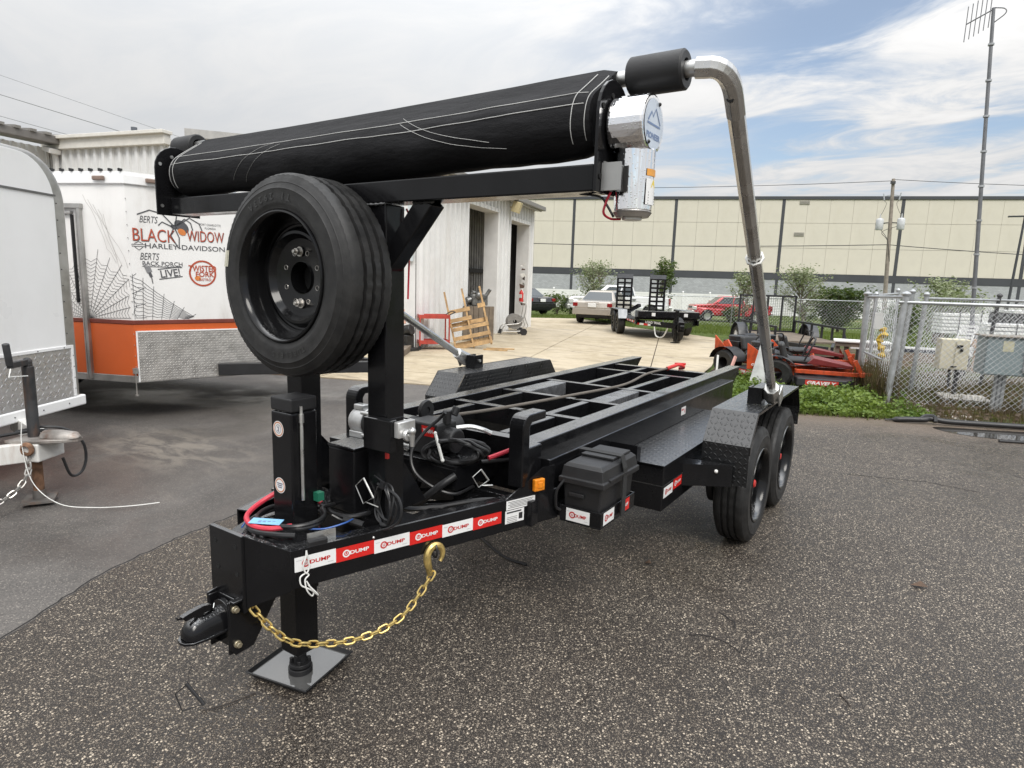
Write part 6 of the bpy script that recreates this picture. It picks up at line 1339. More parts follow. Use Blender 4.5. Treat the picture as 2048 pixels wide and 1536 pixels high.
q = MB(); q.bar((.2, -.97, .68), (.9, -.6, 1.0), .12, .1); q.build('winch_post', BLK, eq)

# ================================================================== utility trailer with mesh gate
ut = thing('utility_trailer', 'black single axle utility trailer with tall mesh gate beside the mowers', 'trailer', (-1.05, 16.2, 0), R(-60))
UB = M('black_utility_paint', (.018, .018, .02), .4)
q = MB(); q.box(-1.55, -.78, .42, 1.55, .78, .46); q.build('deck', OLDW, ut)
for s in (-.8, .8):
    q = MB(); q.box(-1.55, s-.025, .38, 1.55, s+.025, .45); q.box(-1.55, s-.025, .76, 1.55, s+.025, .81); q.build('side_rail', UB, ut)
    for x in (-1.53, -.95, -.35, .3, .9, 1.53): q = MB(); q.box(x-.025, s-.022, .45, x+.025, s+.022, .76); q.build('upright', UB, ut)
    road_wheel(ut, -.85, s*1.17, .33, .2, WPA)
    q = MB(); pr2 = [(-.85+.42*math.cos(a), .33+.42*math.sin(a)) for a in [PI*i/12 for i in range(13)]]+[(-.85+.40*math.cos(a), .33+.40*math.sin(a)) for a in [PI-PI*i/12 for i in range(13)]]; q.prism(pr2, 'y', s*1.17-.13, s*1.17+.13); q.build('fender', M('dark_fender', (.035, .037, .042), .4), ut)
q = MB(); q.box(-1.58, -.8, .45, -1.55, -.75, 1.5); q.box(-1.58, .75, .45, -1.55, .8, 1.5); q.box(-1.58, -.8, 1.45, -1.55, .8, 1.50); q.box(-1.58, -.8, .45, -1.55, .8, .5); q.build('gate_frame', UB, ut)
for y in (-.42, -.02, .38): q = MB(); q.box(-1.58, y, .5, -1.55, y+.05, 1.45); q.build('gate_bar', UB, ut)
q = MB()
for i in range(26): y = -.75+1.5*i/25; q.box(-1.566, y-.003, .5, -1.562, y+.003, 1.45)
for i in range(22): z = .5+.95*i/21; q.box(-1.561, -.75, z-.003, -1.557, .75, z+.003)
tag(q.build('gate_mesh', UB, ut), kind='stuff')
for s in (-1, 1): q = MB(); q.bar((1.5, s*.6, .40), (2.7, s*.05, .40), .06, .09); q.build('tongue_beam', UB, ut)

# ================================================================== zero-turn mowers in the weeds
ORM = M('mower_orange', (.55, .075, .02), .4, 0, .1, 4, dirt=(.05, .025, .015), dirts=7, dirta=.75); MSEAT = M('black_vinyl_seat', (.022, .022, .022), .5, bump=.2, bs=80)
def mower(label, loc, rz, group, deck_txt=None, rops=False, redpan=False):
    t = thing('riding_mower', label, 'mower', loc, rz, group); t.scale = (1, 1, .86)
    q = MB(); q.box(-.55, -.30, .30, 1.0, -.24, .38); q.box(-.55, .24, .30, 1.0, .30, .38); q.box(.95, -.52, .33, 1.03, .52, .41); q.prism([(-.55, .38), (-.2, .38), (-.5, .78), (-.62, .72)], 'y', -.36, -.32); q.prism([(-.55, .38), (-.2, .38), (-.5, .78), (-.62, .72)], 'y', .32, .36); q.build('frame', ORM, t, .008)
    for s in (-1, 1):
        q = MB(); q.bar((.97, s*.47, .37), (1.22, s*.52, .42), .07, .06); q.bar((1.22, s*.52, .45), (1.22, s*.52, .27), .06, .07, (1, 0, 0)); q.build('caster_arm', ORM, t, .006)
        q = MB(); q.lathe([(.05, -.05), (.11, -.05), (.135, -.03), (.135, .03), (.11, .05), (.05, .05)], (1.2, s*.52, .137), 'y', 20, True); q.build('caster_wheel', RUB, t)
        q = MB(); q.bar((.97, s*.35, .40), (.86, s*.35, .62), .07, .03, (0, 1, 0)); q.build('foot_rest', ORM, t, .004)
        q = MB(); q.lathe([(.12, -.12), (.24, -.13), (.29, -.09), (.29, .09), (.24, .13), (.12, .12)], (-.35, s*.46, .29), 'y', 28, True, lambda i, j, r, z: (r-(.012 if (i in (2, 3) and j % 2) else 0), z)); q.build('rear_wheel', RUB, t)
        q = MB(); q.hull_loft([[Vector((-.35+r_*math.cos(a), y_, .30+r_*.95*math.sin(a))) for a in [PI*.05+PI*.9*i/10 for i in range(11)] for r_ in (.36,)] for y_ in (s*.32, s*.60)], cap=False, closed=False); q.build('mud_fender', PLAS, t)
        q = MB(); q.sweep(spline([(.1, s*.34, .55), (.2, s*.34, .85), (.25, s*.25, .98), (.25, s*.08, .98)], 6), .014, 8); q.build('control_lever', BLKM, t)
    q = MB(); q.prism([(.0, -.62), (.75, -.62), (.88, -.4), (.88, .4), (.75, .62), (.0, .62), (-.1, .3), (-.1, -.3)], 'z', .10, .26); q.build('deck', M('deck_black', (.025, .025, .027), .5), t, .02)
    if deck_txt:
        q = MB(); put_rect(q, (.38, -.6215, .18), (1, 0, 0), (0, 0, 1), .50, .10); dq = q.build('nameplate', M('mower_red', (.55, .04, .03), .4), t, fix=False)
        q = MB(); put_text(q, deck_txt, (.38, -.6228, .18), (1, 0, 0), (0, 0, 1), .44, .065, bold=.04, shear=.2); q.build('lettering', WHI, dq, fix=False)
    q = MB(); q.box(-.18, -.25, .48, .28, .25, .58); q.build('seat', MSEAT, t, .05, 3)
    q = MB(); q.T = Matrix.Translation((-.2, 0, .58)) @ Matrix.Rotation(R(-14), 4, 'Y'); q.box(-.06, -.25, -.02, .05, .25, .30); q.build('backrest', MSEAT, t, .05, 3)
    q = MB(); q.cbox((-.58, 0, .62), (.42, .40, .26)); q.cyl((-.58, 0, .74), (-.58, 0, .86), .19, n=22); q.cyl((-.60, .15, .80), (-.60, .42, .82), .09, n=14); q.cyl((-.78, -.2, .55), (-.78, .2, .55), .07, n=12); q.build('engine', M('engine_black', (.02, .02, .021), .4, .2, .4, 10), t, .02)
    q = MB(); q.prism([(-.80, .32), (-.42, .32), (-.50, .60), (-.82, .85)], 'y', -.385, -.365); q.build('side_guard', ORM, t, .003)
    if deck_txt:
        q = MB(); put_text(q, 'GRAVELY', (-.60, -.3865, .42), (1, 0, 0), (0, 0, 1), .26, .05, bold=.03, shear=.2); q.build('lettering', WHI, t, fix=False)
    if redpan:
        q = MB(); q.prism([(.15, .50), (.85, .44), (.85, .50), (.25, .62)], 'y', -.30, .30); q.build('floor_pan', M('dark_red_pan', (.17, .016, .016), .45), t, .01)
    if rops:
        q = MB(); q.sweep([(-.4, -.42, .4), (-.45, -.42, 1.15), (-.45, .42, 1.15), (-.4, .42, .4)], .025, 8); q.build('roll_bar', BLKM, t)
    return t
mower('orange and black riding mower, engine end nearest the concrete', (-.55, 11.0, .012), R(-32), 'riding mowers in the weeds', 'GRAVELY')
mower('orange riding mower with lettered deck, front casters next to the wire fence', (.20, 10.35, .012), R(12), 'riding mowers in the weeds', 'GRAVELY', False, True)
mower('black and red riding mower half hidden behind the lettered one', (-.15, 12.3, .012), R(20), 'riding mowers in the weeds', None, False, True)
gs = MB(); gs.add([(-.30, 9.02, .02), (-.02, 9.05, .02), (-.08, 9.30, 1.0), (-.16, 9.30, 1.0), (-.30, 9.06, .02), (-.02, 9.09, .02), (-.08, 9.34, 1.0), (-.16, 9.34, 1.0), (-.03, 9.12, .45), (-.03, 9.16, .45)], [(0, 1, 8, 2, 3), (7, 6, 9, 5, 4), (0, 4, 5, 1), (1, 5, 9, 8), (8, 9, 6, 2), (2, 6, 7, 3), (3, 7, 4, 0)])
world(gs, 'galvanised_stake', M('mottled_galvanised', (.46, .47, .455), .6, .3, .18, 7), 'tapered grey galvanised plate standing upright in the weeds behind the mudguard', 'plate', bev=.003)
q = MB(); q.bar((-.62, 8.35, .02), (-.66, 8.5, .62), .03, .05); world(q, 'marker_stake', WBEAM, 'short white stake under the tail of the bed rail', 'stake')
q = MB(); q.bar((-.50, 8.25, .02), (-.40, 8.55, .62), .03, .045); world(q, 'marker_stake', M('redwhite_stake', (.55, .3, .26), .6), 'slanting reddish white stake under the tail of the bed rail', 'stake')
be = thing('plank_bench', 'rough wooden bench with white plastic edging beside the wire fence', 'bench', (.72, 12.6, 0), R(8))
q = MB(); q.box(-.18, -.2, .60, .75, .25, .68); q.build('top', OLDW, be)
q = MB(); q.box(-.22, -.23, .681, .78, .28, .72); q.build('edging', WTIE, be, .01)
for x in (-.14, .02, .62): q = MB(); q.box(x-.04, -.15, .0, x+.04, .0, .60); q.build('leg', OLDW, be, .004)
q = MB(); q.sweep([(.82, 12.9, .3), (.62, 12.9, .92), (.95, 12.95, .95), (1.0, 12.9, .75)], .014, 8); world(q, 'push_handle', BLKM, 'bent black mower push handle rising above the plank bench', 'handle')
# ================================================================== chain link fences
GAL = M('galvanised_pipe', (.40, .415, .425), .42, .55, .15, 10, .1, dirt=(.24, .23, .21), dirts=5, dirta=.4); WIRE = M('galvanised_wire', (.50, .51, .52), .4, .4, .1, 8)
GALD = M('dark_pipe', (.075, .075, .078), .5, .3)
def mesh_panel(par, p0, p1, z0, z1, pitch=.085, r=.0032, z0b=None):
    """woven diagonals between two posts, clipped to the panel"""
    p0, p1 = Vector((p0[0], p0[1], 0)), Vector((p1[0], p1[1], 0)); L = (p1-p0).length; d = (p1-p0)/L; H = z1-z0; nn = Vector((d.y, -d.x, 0)); m = MB(); k_ = -H
    def bead(a, b, off):
        A, B = p0+d*a[0]+Vector((0, 0, z0+a[1]))+nn*off, p0+d*b[0]+Vector((0, 0, z0+b[1]))+nn*off; t = (B-A).normalized(); u = t.cross(nn).normalized()
        m.add([P+u*(r*math.cos(q))+nn*(r*math.sin(q)) for P in (A, B) for q in (PI/2, PI*7/6, PI*11/6)], [(0, 1, 4, 3), (1, 2, 5, 4), (2, 0, 3, 5)])
    while k_ < L:
        a0, a1 = max(0, k_), min(L, k_+H)
        if a1-a0 > .02:
            bead((a0, a0-k_), (a1, a1-k_), .002); bead((a0, H-(a0-k_)), (a1, H-(a1-k_)), -.002)
        k_ += pitch
    return tag(m.build('wire_mesh', WIRE, par, fix=False), kind='stuff')
def post(par, b, t, r, cap=True, mat=None, name='fence_post'):
    q = MB(); q.cyl(b, t, r, n=14)
    if cap: q.lathe([(r*1.25, -.02), (r*1.45, .0), (r*1.45, .012), (r*.9, .035), (.001, .05)], t, 'z', 14)
    return q.build(name, mat or GAL, par)
def rail(par, a, b, r=.022): q = MB(); q.cyl(a, b, r, n=12); return q.build('top_rail', GAL, par)
en = thing('chain_link_enclosure', 'galvanised chain link enclosure with knob topped posts around the utility boxes', 'fence', (0, 0, 0))
A1, A2, A3, A4, A5 = (1.66, 9.28), (1.17, 10.80), (1.70, 10.95), (1.92, 11.0), (2.97, 12.8)
post(en, A1+(-.05,), (1.74, 9.30, 1.66), .045); post(en, (A3[0], A3[1], -.05), (1.78, 10.97, 1.70), .034); post(en, A4+(-.05,), (1.98, 11.02, 1.66), .034); post(en, A2+(-.05,), (1.14, 10.80, 1.64), .05); post(en, (1.28, 11.02, -.05), (1.25, 11.02, 1.64), .03)
post(en, A5+(-.05,), (3.07, 12.85, 1.68), .032, True, GALD); post(en, (1.55, 12.7, -.05), (1.5, 12.7, 1.72), .028); post(en, (3.75, 9.75, -.05), (3.75, 9.75, 1.62), .035); post(en, (4.6, 14.5, -.05), (4.6, 14.5, 1.6), .03)
rail(en, (1.14, 10.80, 1.60), (1.75, 9.32, 1.62)); rail(en, (1.16, 10.85, 1.61), (1.5, 12.7, 1.66)); rail(en, (1.66, 9.26, 1.545), (4.4, 9.98, 1.55), .024); rail(en, (1.98, 11.04, 1.60), (3.06, 12.83, 1.60)); rail(en, (3.07, 12.85, 1.60), (4.6, 14.5, 1.58)); rail(en, (1.52, 9.60, .66), (1.20, 10.72, .66), .016)
mesh_panel(en, A2, A1, .02, 1.60, .11, .0022); mesh_panel(en, (1.17, 10.86), (1.52, 12.7), .02, 1.62, .11, .0022); mesh_panel(en, (1.66, 9.27), (4.4, 9.98), .06, 1.54, .082); mesh_panel(en, A4, A5, .02, 1.58); mesh_panel(en, A5, (4.6, 14.5), .02, 1.56)
lf = thing('chain_link_fence', 'long low chain link fence crossing the grass before the red pickup', 'fence', (0, 0, 0))
F0, F1 = Vector((-8.2, 26.7, 0)), Vector((7.5, 37.0, 0)); fdv = (F1-F0).normalized(); FL = (F1-F0).length; nF = 6
for i in range(nF+1):
    p = F0+fdv*(FL*i/nF); zg = gz(p.x, p.y); post(lf, p+Vector((0, 0, zg-.05)), p+Vector((0, 0, 1.36 if i == 1 else 1.24)), .028, False, M('dull_post', (.22, .22, .21), .5, .4))
    if i < nF: p2 = F0+fdv*(FL*(i+1)/nF); rail(lf, p+Vector((0, 0, 1.22)), p2+Vector((0, 0, 1.22)), .020); mesh_panel(lf, p, p2, -.12, 1.2, .16, .0035)
q = MB(); q.box(-.085, -.004, 0, .085, .004, .26); sgn = q.build('blank_sign', WHI, None, .002); sgn.location = (1.40, 9.98, 1.10); sgn.rotation_euler = (0, 0, R(-40)); tag(sgn, 'small blank white sign wired to the left side of the enclosure', 'sign')
ys_ = MB(); ys_.sweep(spline([(1.46, 9.98, 1.12), (1.50, 9.95, 1.02), (1.44, 9.98, .9), (1.50, 9.96, .75), (1.47, 9.97, .62)], 6), [.04+.02*math.sin(i*1.3) for i in range(25)], 8); ys_.sweep(spline([(1.49, 9.94, 1.05), (1.42, 9.96, .95), (1.47, 9.93, .8)], 6), .022, 7)
world(ys_, 'yellow_strap', M('yellow_webbing', (.55, .36, .03), .6, 0, .3, 12, bump=.4, bs=60), 'bunched yellow strap hanging inside the wire mesh under the white sign', 'strap')
ys_ = MB(); ys_.sweep(spline([(1.50, 9.75, .25), (1.55, 9.72, .12), (1.46, 9.82, .05), (1.62, 9.85, .04), (1.70, 10.1, .05)], 6), .028, 7); world(ys_, 'yellow_strap', M('yellow_webbing', (.55, .36, .03), .6), 'yellow strap crumpled on the ground at the foot of the mesh', 'strap')
# ------------------------------------------------------------------ boxes and mast in the enclosure
BGE = M('beige_enclosure', (.58, .54, .42), .45, 0, .05, 4, dirt=(.34, .29, .17), dirts=3, dirta=.55); GRYB = M('blue_grey_cabinet', (.27, .325, .335), .45, .1, .06, 3, dirt=(.19, .19, .17), dirts=2.5, dirta=.4)
bx = thing('beige_utility_box', 'beige metal utility box with padlock on a dark post in the enclosure', 'utility box', (2.42, 10.68, 0), R(16))
q = MB(); q.box(-.20, -.11, .50, .20, .11, .985); q.build('body', BGE, bx, .008)
q = MB(); q.box(-.19, -.122, .51, .19, -.112, .975); q.build('door', BGE, bx, .004)
q = MB(); q.box(.0, -.13, .55, .012, -.122, .95); q.build('door_edge', M('darker_beige', (.40, .37, .28), .5), bx); q = MB(); q.box(.02, -.14, .86, .10, -.122, .895); q.cbox((.085, -.14, .82), (.035, .02, .05)); q.box(-.04, -.135, .545, .05, -.122, .56); q.build('padlock', BLKM, bx)  # door edge is a strip of darker beige than the box
q = MB(); q.cyl((.12, .05, .0), (.12, .05, .5), .03, n=12); q.cyl((.02, .02, .2), (.0, .0, .52), .02, n=10); q.build('post', GALD, bx)
pd = MB(); pd.T = Matrix.Translation((2.62, 10.55, .04)) @ Matrix.Rotation(R(10), 4, 'Z'); pd.box(-.28, -.3, 0, .36, .35, .05); world(pd, 'pale_base_plate', M('pale_slab', (.46, .43, .38), .7, 0, .1, 5), 'pale square slab with bolts under the lattice mast', 'slab', bev=.01)
cb_ = thing('grey_electric_cabinet', 'blue grey double door electric cabinet on galvanised legs', 'cabinet', (3.18, 9.78, 0), R(15))
q = MB(); q.box(-.42, -.03, .56, .60, .35, 1.10); q.build('body', GRYB, cb_, .008); q = MB(); q.box(-.46, -.08, 1.102, .64, .38, 1.12); q.build('top', M('rusty_top', (.25, .22, .18), .6, .2, .3, 8), cb_, .004)
for a, b in ((-.41, .05), (.07, .59)): q = MB(); q.box(a, -.045, .575, b, -.032, 1.09); q.build('door', GRYB, cb_, .004)
q = MB(); q.box(.045, -.06, .62, .075, -.046, 1.06); q.cbox((.06, -.07, .9), (.05, .02, .03)); q.cbox((.06, -.07, .66), (.05, .02, .03)); q.build('hinge', GAL, cb_)
q = MB(); put_rect(q, (-.16, -.0465, .98), (1, 0, 0), (0, 0, 1), .13, .15); q.build('label', M('faded_label', (.55, .53, .38), .6), cb_, fix=False)
q = MB(); q.box(.30, -.12, .58, .5, -.046, .70); q.cyl((.45, -.08, .86), (.45, -.16, .86), .07, n=16); q.build('meter', GAL, cb_, .006)
for x in (-.2, -.15, -.1, .18, .42): q = MB(); q.cyl((x, .1, 0), (x, .1, .56), .026, n=12); q.build('conduit', GAL, cb_)
rb_ = MB(); rb_.cbox((3.42, 9.88, 1.165), (.13, .10, .09)); world(rb_, 'red_lamp_box', M('deep_red', (.30, .012, .012), .3), 'small dark red lamp box sitting on the grey electric cabinet', 'lamp', bev=.012)
ms = thing('antenna_mast', 'tall thin grey mast with a comb antenna and tripod foot', 'mast', (2.94, 16.2, 0))
MST = M('mast_grey', (.17, .175, .185), .45, .5, .1, 6); ml = Vector((-.50, 0, 7.75))
q = MB(); q.cyl(Vector((-.07, 0, 1.1)), ml, .045, .034, 12); q.build('pole', MST, ms)
for i in range(1, 9): q = MB(); p = Vector((-.07, 0, 1.1)).lerp(ml, i/9); q.cyl(p-Vector((0, 0, .02)), p+Vector((0, 0, .02)), .06, n=12); q.build('collar', GAL, ms)
for x, y in ((-.20, -.3), (.22, -.25), (.0, .35)): q = MB(); q.cyl((x, y, 0), (-.07, 0, 1.15), .03, n=10); q.build('leg', MST, ms)
q = MB(); q.cyl(ml+Vector((.0, 0, -.03)), (-.95, 0, 7.50), .014, n=8); q.sweep(spline([ml+Vector((.02, 0, 0)), ml+Vector((.2, 0, -.05)), ml+Vector((.22, 0, -.15)), ml+Vector((.04, 0, -.30))], 6), .012, 6); q.build('boom', MST, ms)
for i in range(6): t = i/5.6; c_ = Vector((-.95, 0, 7.5)).lerp(ml, t); q = MB(); q.cyl(c_-Vector((.0, 0, .36)), c_+Vector((.0, 0, .36)), .009, n=8); q.build('element', MST, ms)
lp_ = thing('louvred_panel', 'white louvred panel leaning on the mast tripod', 'panel', (2.62, 14.2, 0), R(20))
q = MB(); q.bar((-.14, 0, .50), (.06, .1, 1.06), .03, .03, (1, 0, 0)); q.bar((.14, 0, .50), (.34, .1, 1.06), .03, .03, (1, 0, 0)); q.build('frame', WHI, lp_)
for i in range(8): t = i/7; q = MB(); q.cbox((lin(0, .2, t), lin(0, .1, t), lin(.52, 1.04, t)), (.27, .02, .045)); q.build('slat', WHI, lp_)
q = MB(); q.cyl((0, .02, 0), (0, .02, .5), .02); q.cyl((.22, .12, 0), (.22, .12, .9), .02); q.build('leg', GALD, lp_)
for j, (x, y, n_, l_) in enumerate(((2.95, 25.6, 6, 'tall stack of white planks beyond the enclosure, left of the dark mesh cage'), (4.35, 23.5, 4, 'low stack of white planks beyond the grey electric cabinet'))):
    st_ = thing('plank_stack', l_, 'planks', (x, y, gz(x, y)), R(28), 'white plank stacks')
    for i in range(n_): q = MB(); q.box(-.75-.3*j, -.3, .42+.12*i, .75+.3*j, .3, .505+.12*i); q.build('plank', WHI, st_, .006)
    for x_ in (-.7, .6): q = MB(); q.box(x_, -.28, 0, x_+.1, .28, .42); q.build('bearer', OLDW, st_)
    for x_ in (-.2, .5): q = MB(); q.box(x_, -.32, .2, x_+.03, -.305, 1.25 if j == 0 else .95); q.build('strap', GALD, st_)
cg = thing('mesh_cage_trailer', 'white trailer with dark mesh cage and red tail lamp beyond the enclosure', 'trailer', (5.2, 27.0, gz(5.2, 27)), R(25))
q = MB(); q.box(-1.2, -.8, .55, 1.6, .8, .7); q.build('bed', WHI, cg, .01); q = MB(); q.box(-1.15, -.75, .7, 1.5, .75, 1.25); q.build('cage', M('dark_mesh', (.05, .05, .055), .6), cg, .01)
q = MB(); q.box(-1.2, -.8, 1.25, 1.6, .8, 1.33); q.build('cage_top', WHI, cg); q = MB(); q.cbox((-.7, -.83, 1.05), (.35, .04, .14)); q.build('tail_lamp', LTR, cg); q = MB(); q.cbox((-.7, -.83, .92), (.3, .04, .08)); q.build('number_plate', WHI, cg)
for x in (-.3, .7): road_wheel(cg, x, -.8, .34, .2)
wb_ = thing('white_trailer_tongue', 'long white steel trailer frame lying low behind the wire mesh', 'trailer', (1.1, 13.3, 0), R(9))
q = MB(); q.box(-.35, -.05, .50, 1.75, .05, .61); q.build('beam', WHI, wb_, .004); q = MB(); q.bar((1.2, -.03, .50), (1.75, -.03, .66), .05, .05); q.build('strut', WHI, wb_); q = MB(); q.box(.55, -.056, .505, 1.15, -.052, .57); q.build('decal', M('dark_decal', (.05, .055, .07), .4), wb_)
for x_ in (-.2, 1.6): q = MB(); q.cyl((x_, 0, 0), (x_, 0, .5), .04); q.build('stand', GALD, wb_)
bn_ = MB(); bn_.cbox((2.98, 15.6, .62), (.16, .12, .2)); bn_.cyl((2.98, 15.6, 0), (2.98, 15.6, .54), .03, n=10); world(bn_, 'tan_meter_box', M('tan_box', (.42, .30, .21), .6), 'tan meter box on a short post behind the mast tripod', 'meter box', bev=.008)
# ------------------------------------------------------------------ poles and wires
up_ = thing('utility_pole', 'weathered utility pole with two transformer cans before the warehouse', 'utility pole', (-1.0, 57, -.95))
PW = M('weathered_pole', (.26, .225, .19), .8, 0, .25, 3, bump=.4, bs=20); pt_ = Vector((-.52, 0, 11.3))
q = MB(); q.cyl((0, 0, 0), pt_, .17, .12, 14); q.build('pole', PW, up_)
def pp(z): return Vector((-.52*z/11.3, 0, z))
for s in (-1, 1):
    c_ = pp(7.85)+Vector((s*.72, -.1, 0)); q = MB(); q.lathe([(.001, -.42), (.25, -.42), (.27, -.38), (.27, .36), (.21, .44), (.08, .48), (.001, .48)], c_, 'z', 20); q.cyl(c_+Vector((0, 0, .46)), c_+Vector((0, 0, .80)), .06, .03, 8); q.build('transformer', M('transformer_grey', (.50, .51, .52), .4), up_)
    q = MB(); q.bar(pp(8.0), c_+Vector((-s*.25, 0, .1)), .07, .07); q.build('bracket', GALD, up_)
    q = MB(); q.bar(pp(10.1), pp(10.1)+Vector((s*.55, -.05, -.1)), .05, .05); q.cyl(pp(10.1)+Vector((s*.5, -.05, -.4)), pp(10.1)+Vector((s*.58, -.05, .12)), .045, n=8); q.build('cutout', M('insulator', (.40, .42, .45), .4), up_)
    q = MB(); q.sweep(spline([pp(10.1)+Vector((s*.52, -.05, -.4)), pp(9.4)+Vector((s*.35, -.1, 0)), pp(8.7)+Vector((s*.6, -.1, 0)), c_+Vector((0, 0, .8))], 5), .016, 5); q.sweep(spline([c_+Vector((s*.3, 0, 0)), pp(7.3)+Vector((s*.9*0-.5, -.1, 0)), pp(6.6)+Vector((-.1, -.15, 0)), pp(5.0)+Vector((.15, -.15, 0))], 5), .02, 5); q.build('lead_wire', INK, up_)
q = MB(); q.cbox(pp(11.0)+Vector((0, -.15, 0)), (.35, .2, .18)); q.build('insulator', GALD, up_)
lpl = thing('lamp_post', 'black parking lot lamp post at the right end of the warehouse', 'lamp post', (6.55, 56, -.95))
q = MB(); q.cyl((0, 0, 0), (.25, 0, 8.1), .10, .07, 12); q.build('pole', CHAR, lpl); q = MB(); q.cbox((-.25, 0, 8.15), (.9, .35, .09)); q.build('lamp_head', CHAR, lpl, .02)
BW = M('black_wire', (.03, .03, .032), .6); LW = M('grey_wire', (.20, .205, .215), .6)
def wire(name, a, b, sag, r, label, mat=BW, grp='overhead wires'):
    P = [Vector(a).lerp(Vector(b), i/20)-Vector((0, 0, sag*4*(i/20)*(1-i/20))) for i in range(21)]; q = MB(); q.sweep(P, r, 5); world(q, name, mat, label, 'wire', grp)
wire('overhead_wire', (-1.53, 57, 10.2), (-60, 42, 12), .9, .022, 'high wire running left from the utility pole over the warehouse roof')
wire('overhead_wire', (-1.53, 57, 10.3), (40, 80, 11.6), .8, .022, 'high wire running right from the utility pole over the roof edge')
wire('overhead_wire', (-1.35, 57, 5.35), (-60, 30, 6.2), .9, .030, 'low cable crossing the warehouse wall left of the pole')
wire('overhead_wire', (-1.35, 57, 5.35), (30, 66, 4.6), .5, .030, 'low cable crossing the warehouse wall right of the pole')
wire('overhead_wire', (-76.9, 22.7, 18.5), (-50, 38.8, 10.05), 0, .034, 'thick wire in the pale sky above the left corner of the roof', LW)
wire('overhead_wire', (-75.5, 23.2, 16.05), (-52, 37.4, 9.5), 0, .026, 'lowest thin wire in the pale sky at the far left', LW)
wire('overhead_wire', (-77.0, 23.0, 20.4), (-50, 39.0, 10.8), 0, .018, 'faint topmost wire in the pale sky at the left', LW)
q = MB(); q.cyl((-63.0, 31.0, 14.0), (-63.0, 31.0, 14.9), .28, n=10); world(q, 'wire_marker', M('wire_marker_grey', (.12, .13, .16), .5), 'small dark marker can on the thick wire above the roof', 'marker')
# ------------------------------------------------------------------ trees and shrubs
BARK = M('pale_bark', (.20, .165, .13), .8, 0, .25, 10, bump=.4, bs=40)
LG1 = leafmat('grey_green_leaves', (.14, .175, .085), (.36, .39, .25)); LG2 = leafmat('mid_green_leaves', (.035, .065, .015), (.09, .125, .03)); LG3 = leafmat('dark_green_leaves', (.018, .038, .010), (.055, .085, .022)); LGW = leafmat('weed_leaves', (.065, .12, .016), (.19, .26, .05)); LGD = leafmat('dry_leaves', (.10, .06, .03), (.22, .15, .08))
def leaf(m, c, sz, rr, elong=2.0, droop=0):
    a = rr.uniform(0, 2*PI); t = Vector((math.cos(a), math.sin(a), rr.uniform(-.6-droop, .6))).normalized(); n_ = Vector((rr.uniform(-1, 1), rr.uniform(-1, 1), rr.uniform(.1, 1))).normalized(); s = t.cross(n_).normalized()*(sz/elong)
    t = t*sz; m.v += [c-t*.5, c+s*.5+t*.05, c+t*.55, c-s*.5+t*.05]; o = len(m.v)-4; m.f.append((o, o+1, o+2, o+3)); m.mi.append(0); m.sm.append(False)
def tree(name, label, x, y, H, rad, zlow, nb, nl, lsz, mat, seed, cat='tree', stems=1, group=None, shape=1.0):
    rr = random.Random(seed); z0 = gz(x, y) if y > 21 else .01; t = thing(name, label, cat, (x, y, z0), 0, group); tips = []
    q = MB(); r0 = .035+.012*H
    for s in range(stems):
        dx, dy = (rr.uniform(-.25, .25)*rad*1.4, rr.uniform(-.25, .25)*rad*1.4) if stems > 1 else (rr.uniform(-.1, .1), rr.uniform(-.1, .1))
        tp = Vector((dx, dy, H*.72)); q.sweep(spline([(dx*.1*s, 0, -.1), (dx*.3, dy*.3, H*.25), (dx*.7, dy*.7, H*.5), tp], 4), [r0*(1-.75*i/12)/(1 if stems == 1 else 1.5) for i in range(13)], 7)
        for b in range(nb):
            f = zlow+(1-zlow)*rr.random()**.8; a = rr.uniform(0, 2*PI); zz = f*H; prof_ = math.sin(PI*min(1, .12+.88*(f-zlow)/(1-zlow)))**.6 if shape else 1
            L = rad*prof_*rr.uniform(.55, 1.15); base = Vector((dx*f, dy*f, zz*.72)); tip = Vector((dx*f+L*math.cos(a), dy*f+L*math.sin(a), min(H, zz*.78+L*rr.uniform(.3, .7)+.15*H*f)))
            q.sweep([base, (base+tip)/2+Vector((0, 0, -.04)), tip], [r0*.32, r0*.2, r0*.07], 5); tips.append((base, tip))
    q.build('trunk', BARK, t)
    m = MB()
    for i in range(nl):
        b, tp = rr.choice(tips); f = rr.uniform(.35, 1.08); c_ = b.lerp(tp, f)+Vector((rr.gauss(0, 1), rr.gauss(0, 1), rr.gauss(0, .8)))*(.05+.075*rad); leaf(m, c_, lsz*rr.uniform(.6, 1.3), rr)
    m.build('crown', mat, t, fix=False); return t
tree('young_tree', 'small grey leaved tree behind the pale sedan and white pickup', -15.9, 35.2, 3.45, 1.30, .30, 26, 2900, .13, LG1, 1, stems=3)
tree('young_tree', 'slender green tree rising behind the right upright ramp', -12.3, 37.2, 4.1, .85, .26, 24, 1400, .18, LG2, 2, shape=1)
tree('young_tree', 'small grey leaved tree half hidden by the near tarp arm', -6.75, 35.6, 3.2, .85, .28, 18, 1500, .14, LG1, 3, stems=2)
tree('young_tree', 'bushy grey leaved tree on the lawn right of the tarp arm', -3.75, 36.8, 3.5, 1.4, .28, 30, 3000, .13, LG1, 4, stems=2)
tree('young_tree', 'grey leaved tree above the rear rail of the wire enclosure', 2.6, 41.2, 3.3, 1.45, .35, 24, 2400, .17, LG1, 6, stems=2)
tree('young_tree', 'small leafy tree at the right edge of the lot near the lamp post', 8.7, 45.5, 3.5, 1.3, .3, 20, 1600, .17, LG1, 7, stems=2)
tree('shrub', 'large dark green shrub beside the bushy grey leaved tree', -2.15, 38.2, 2.35, 1.55, .05, 40, 4200, .22, LG3, 8, 'shrub', 3)
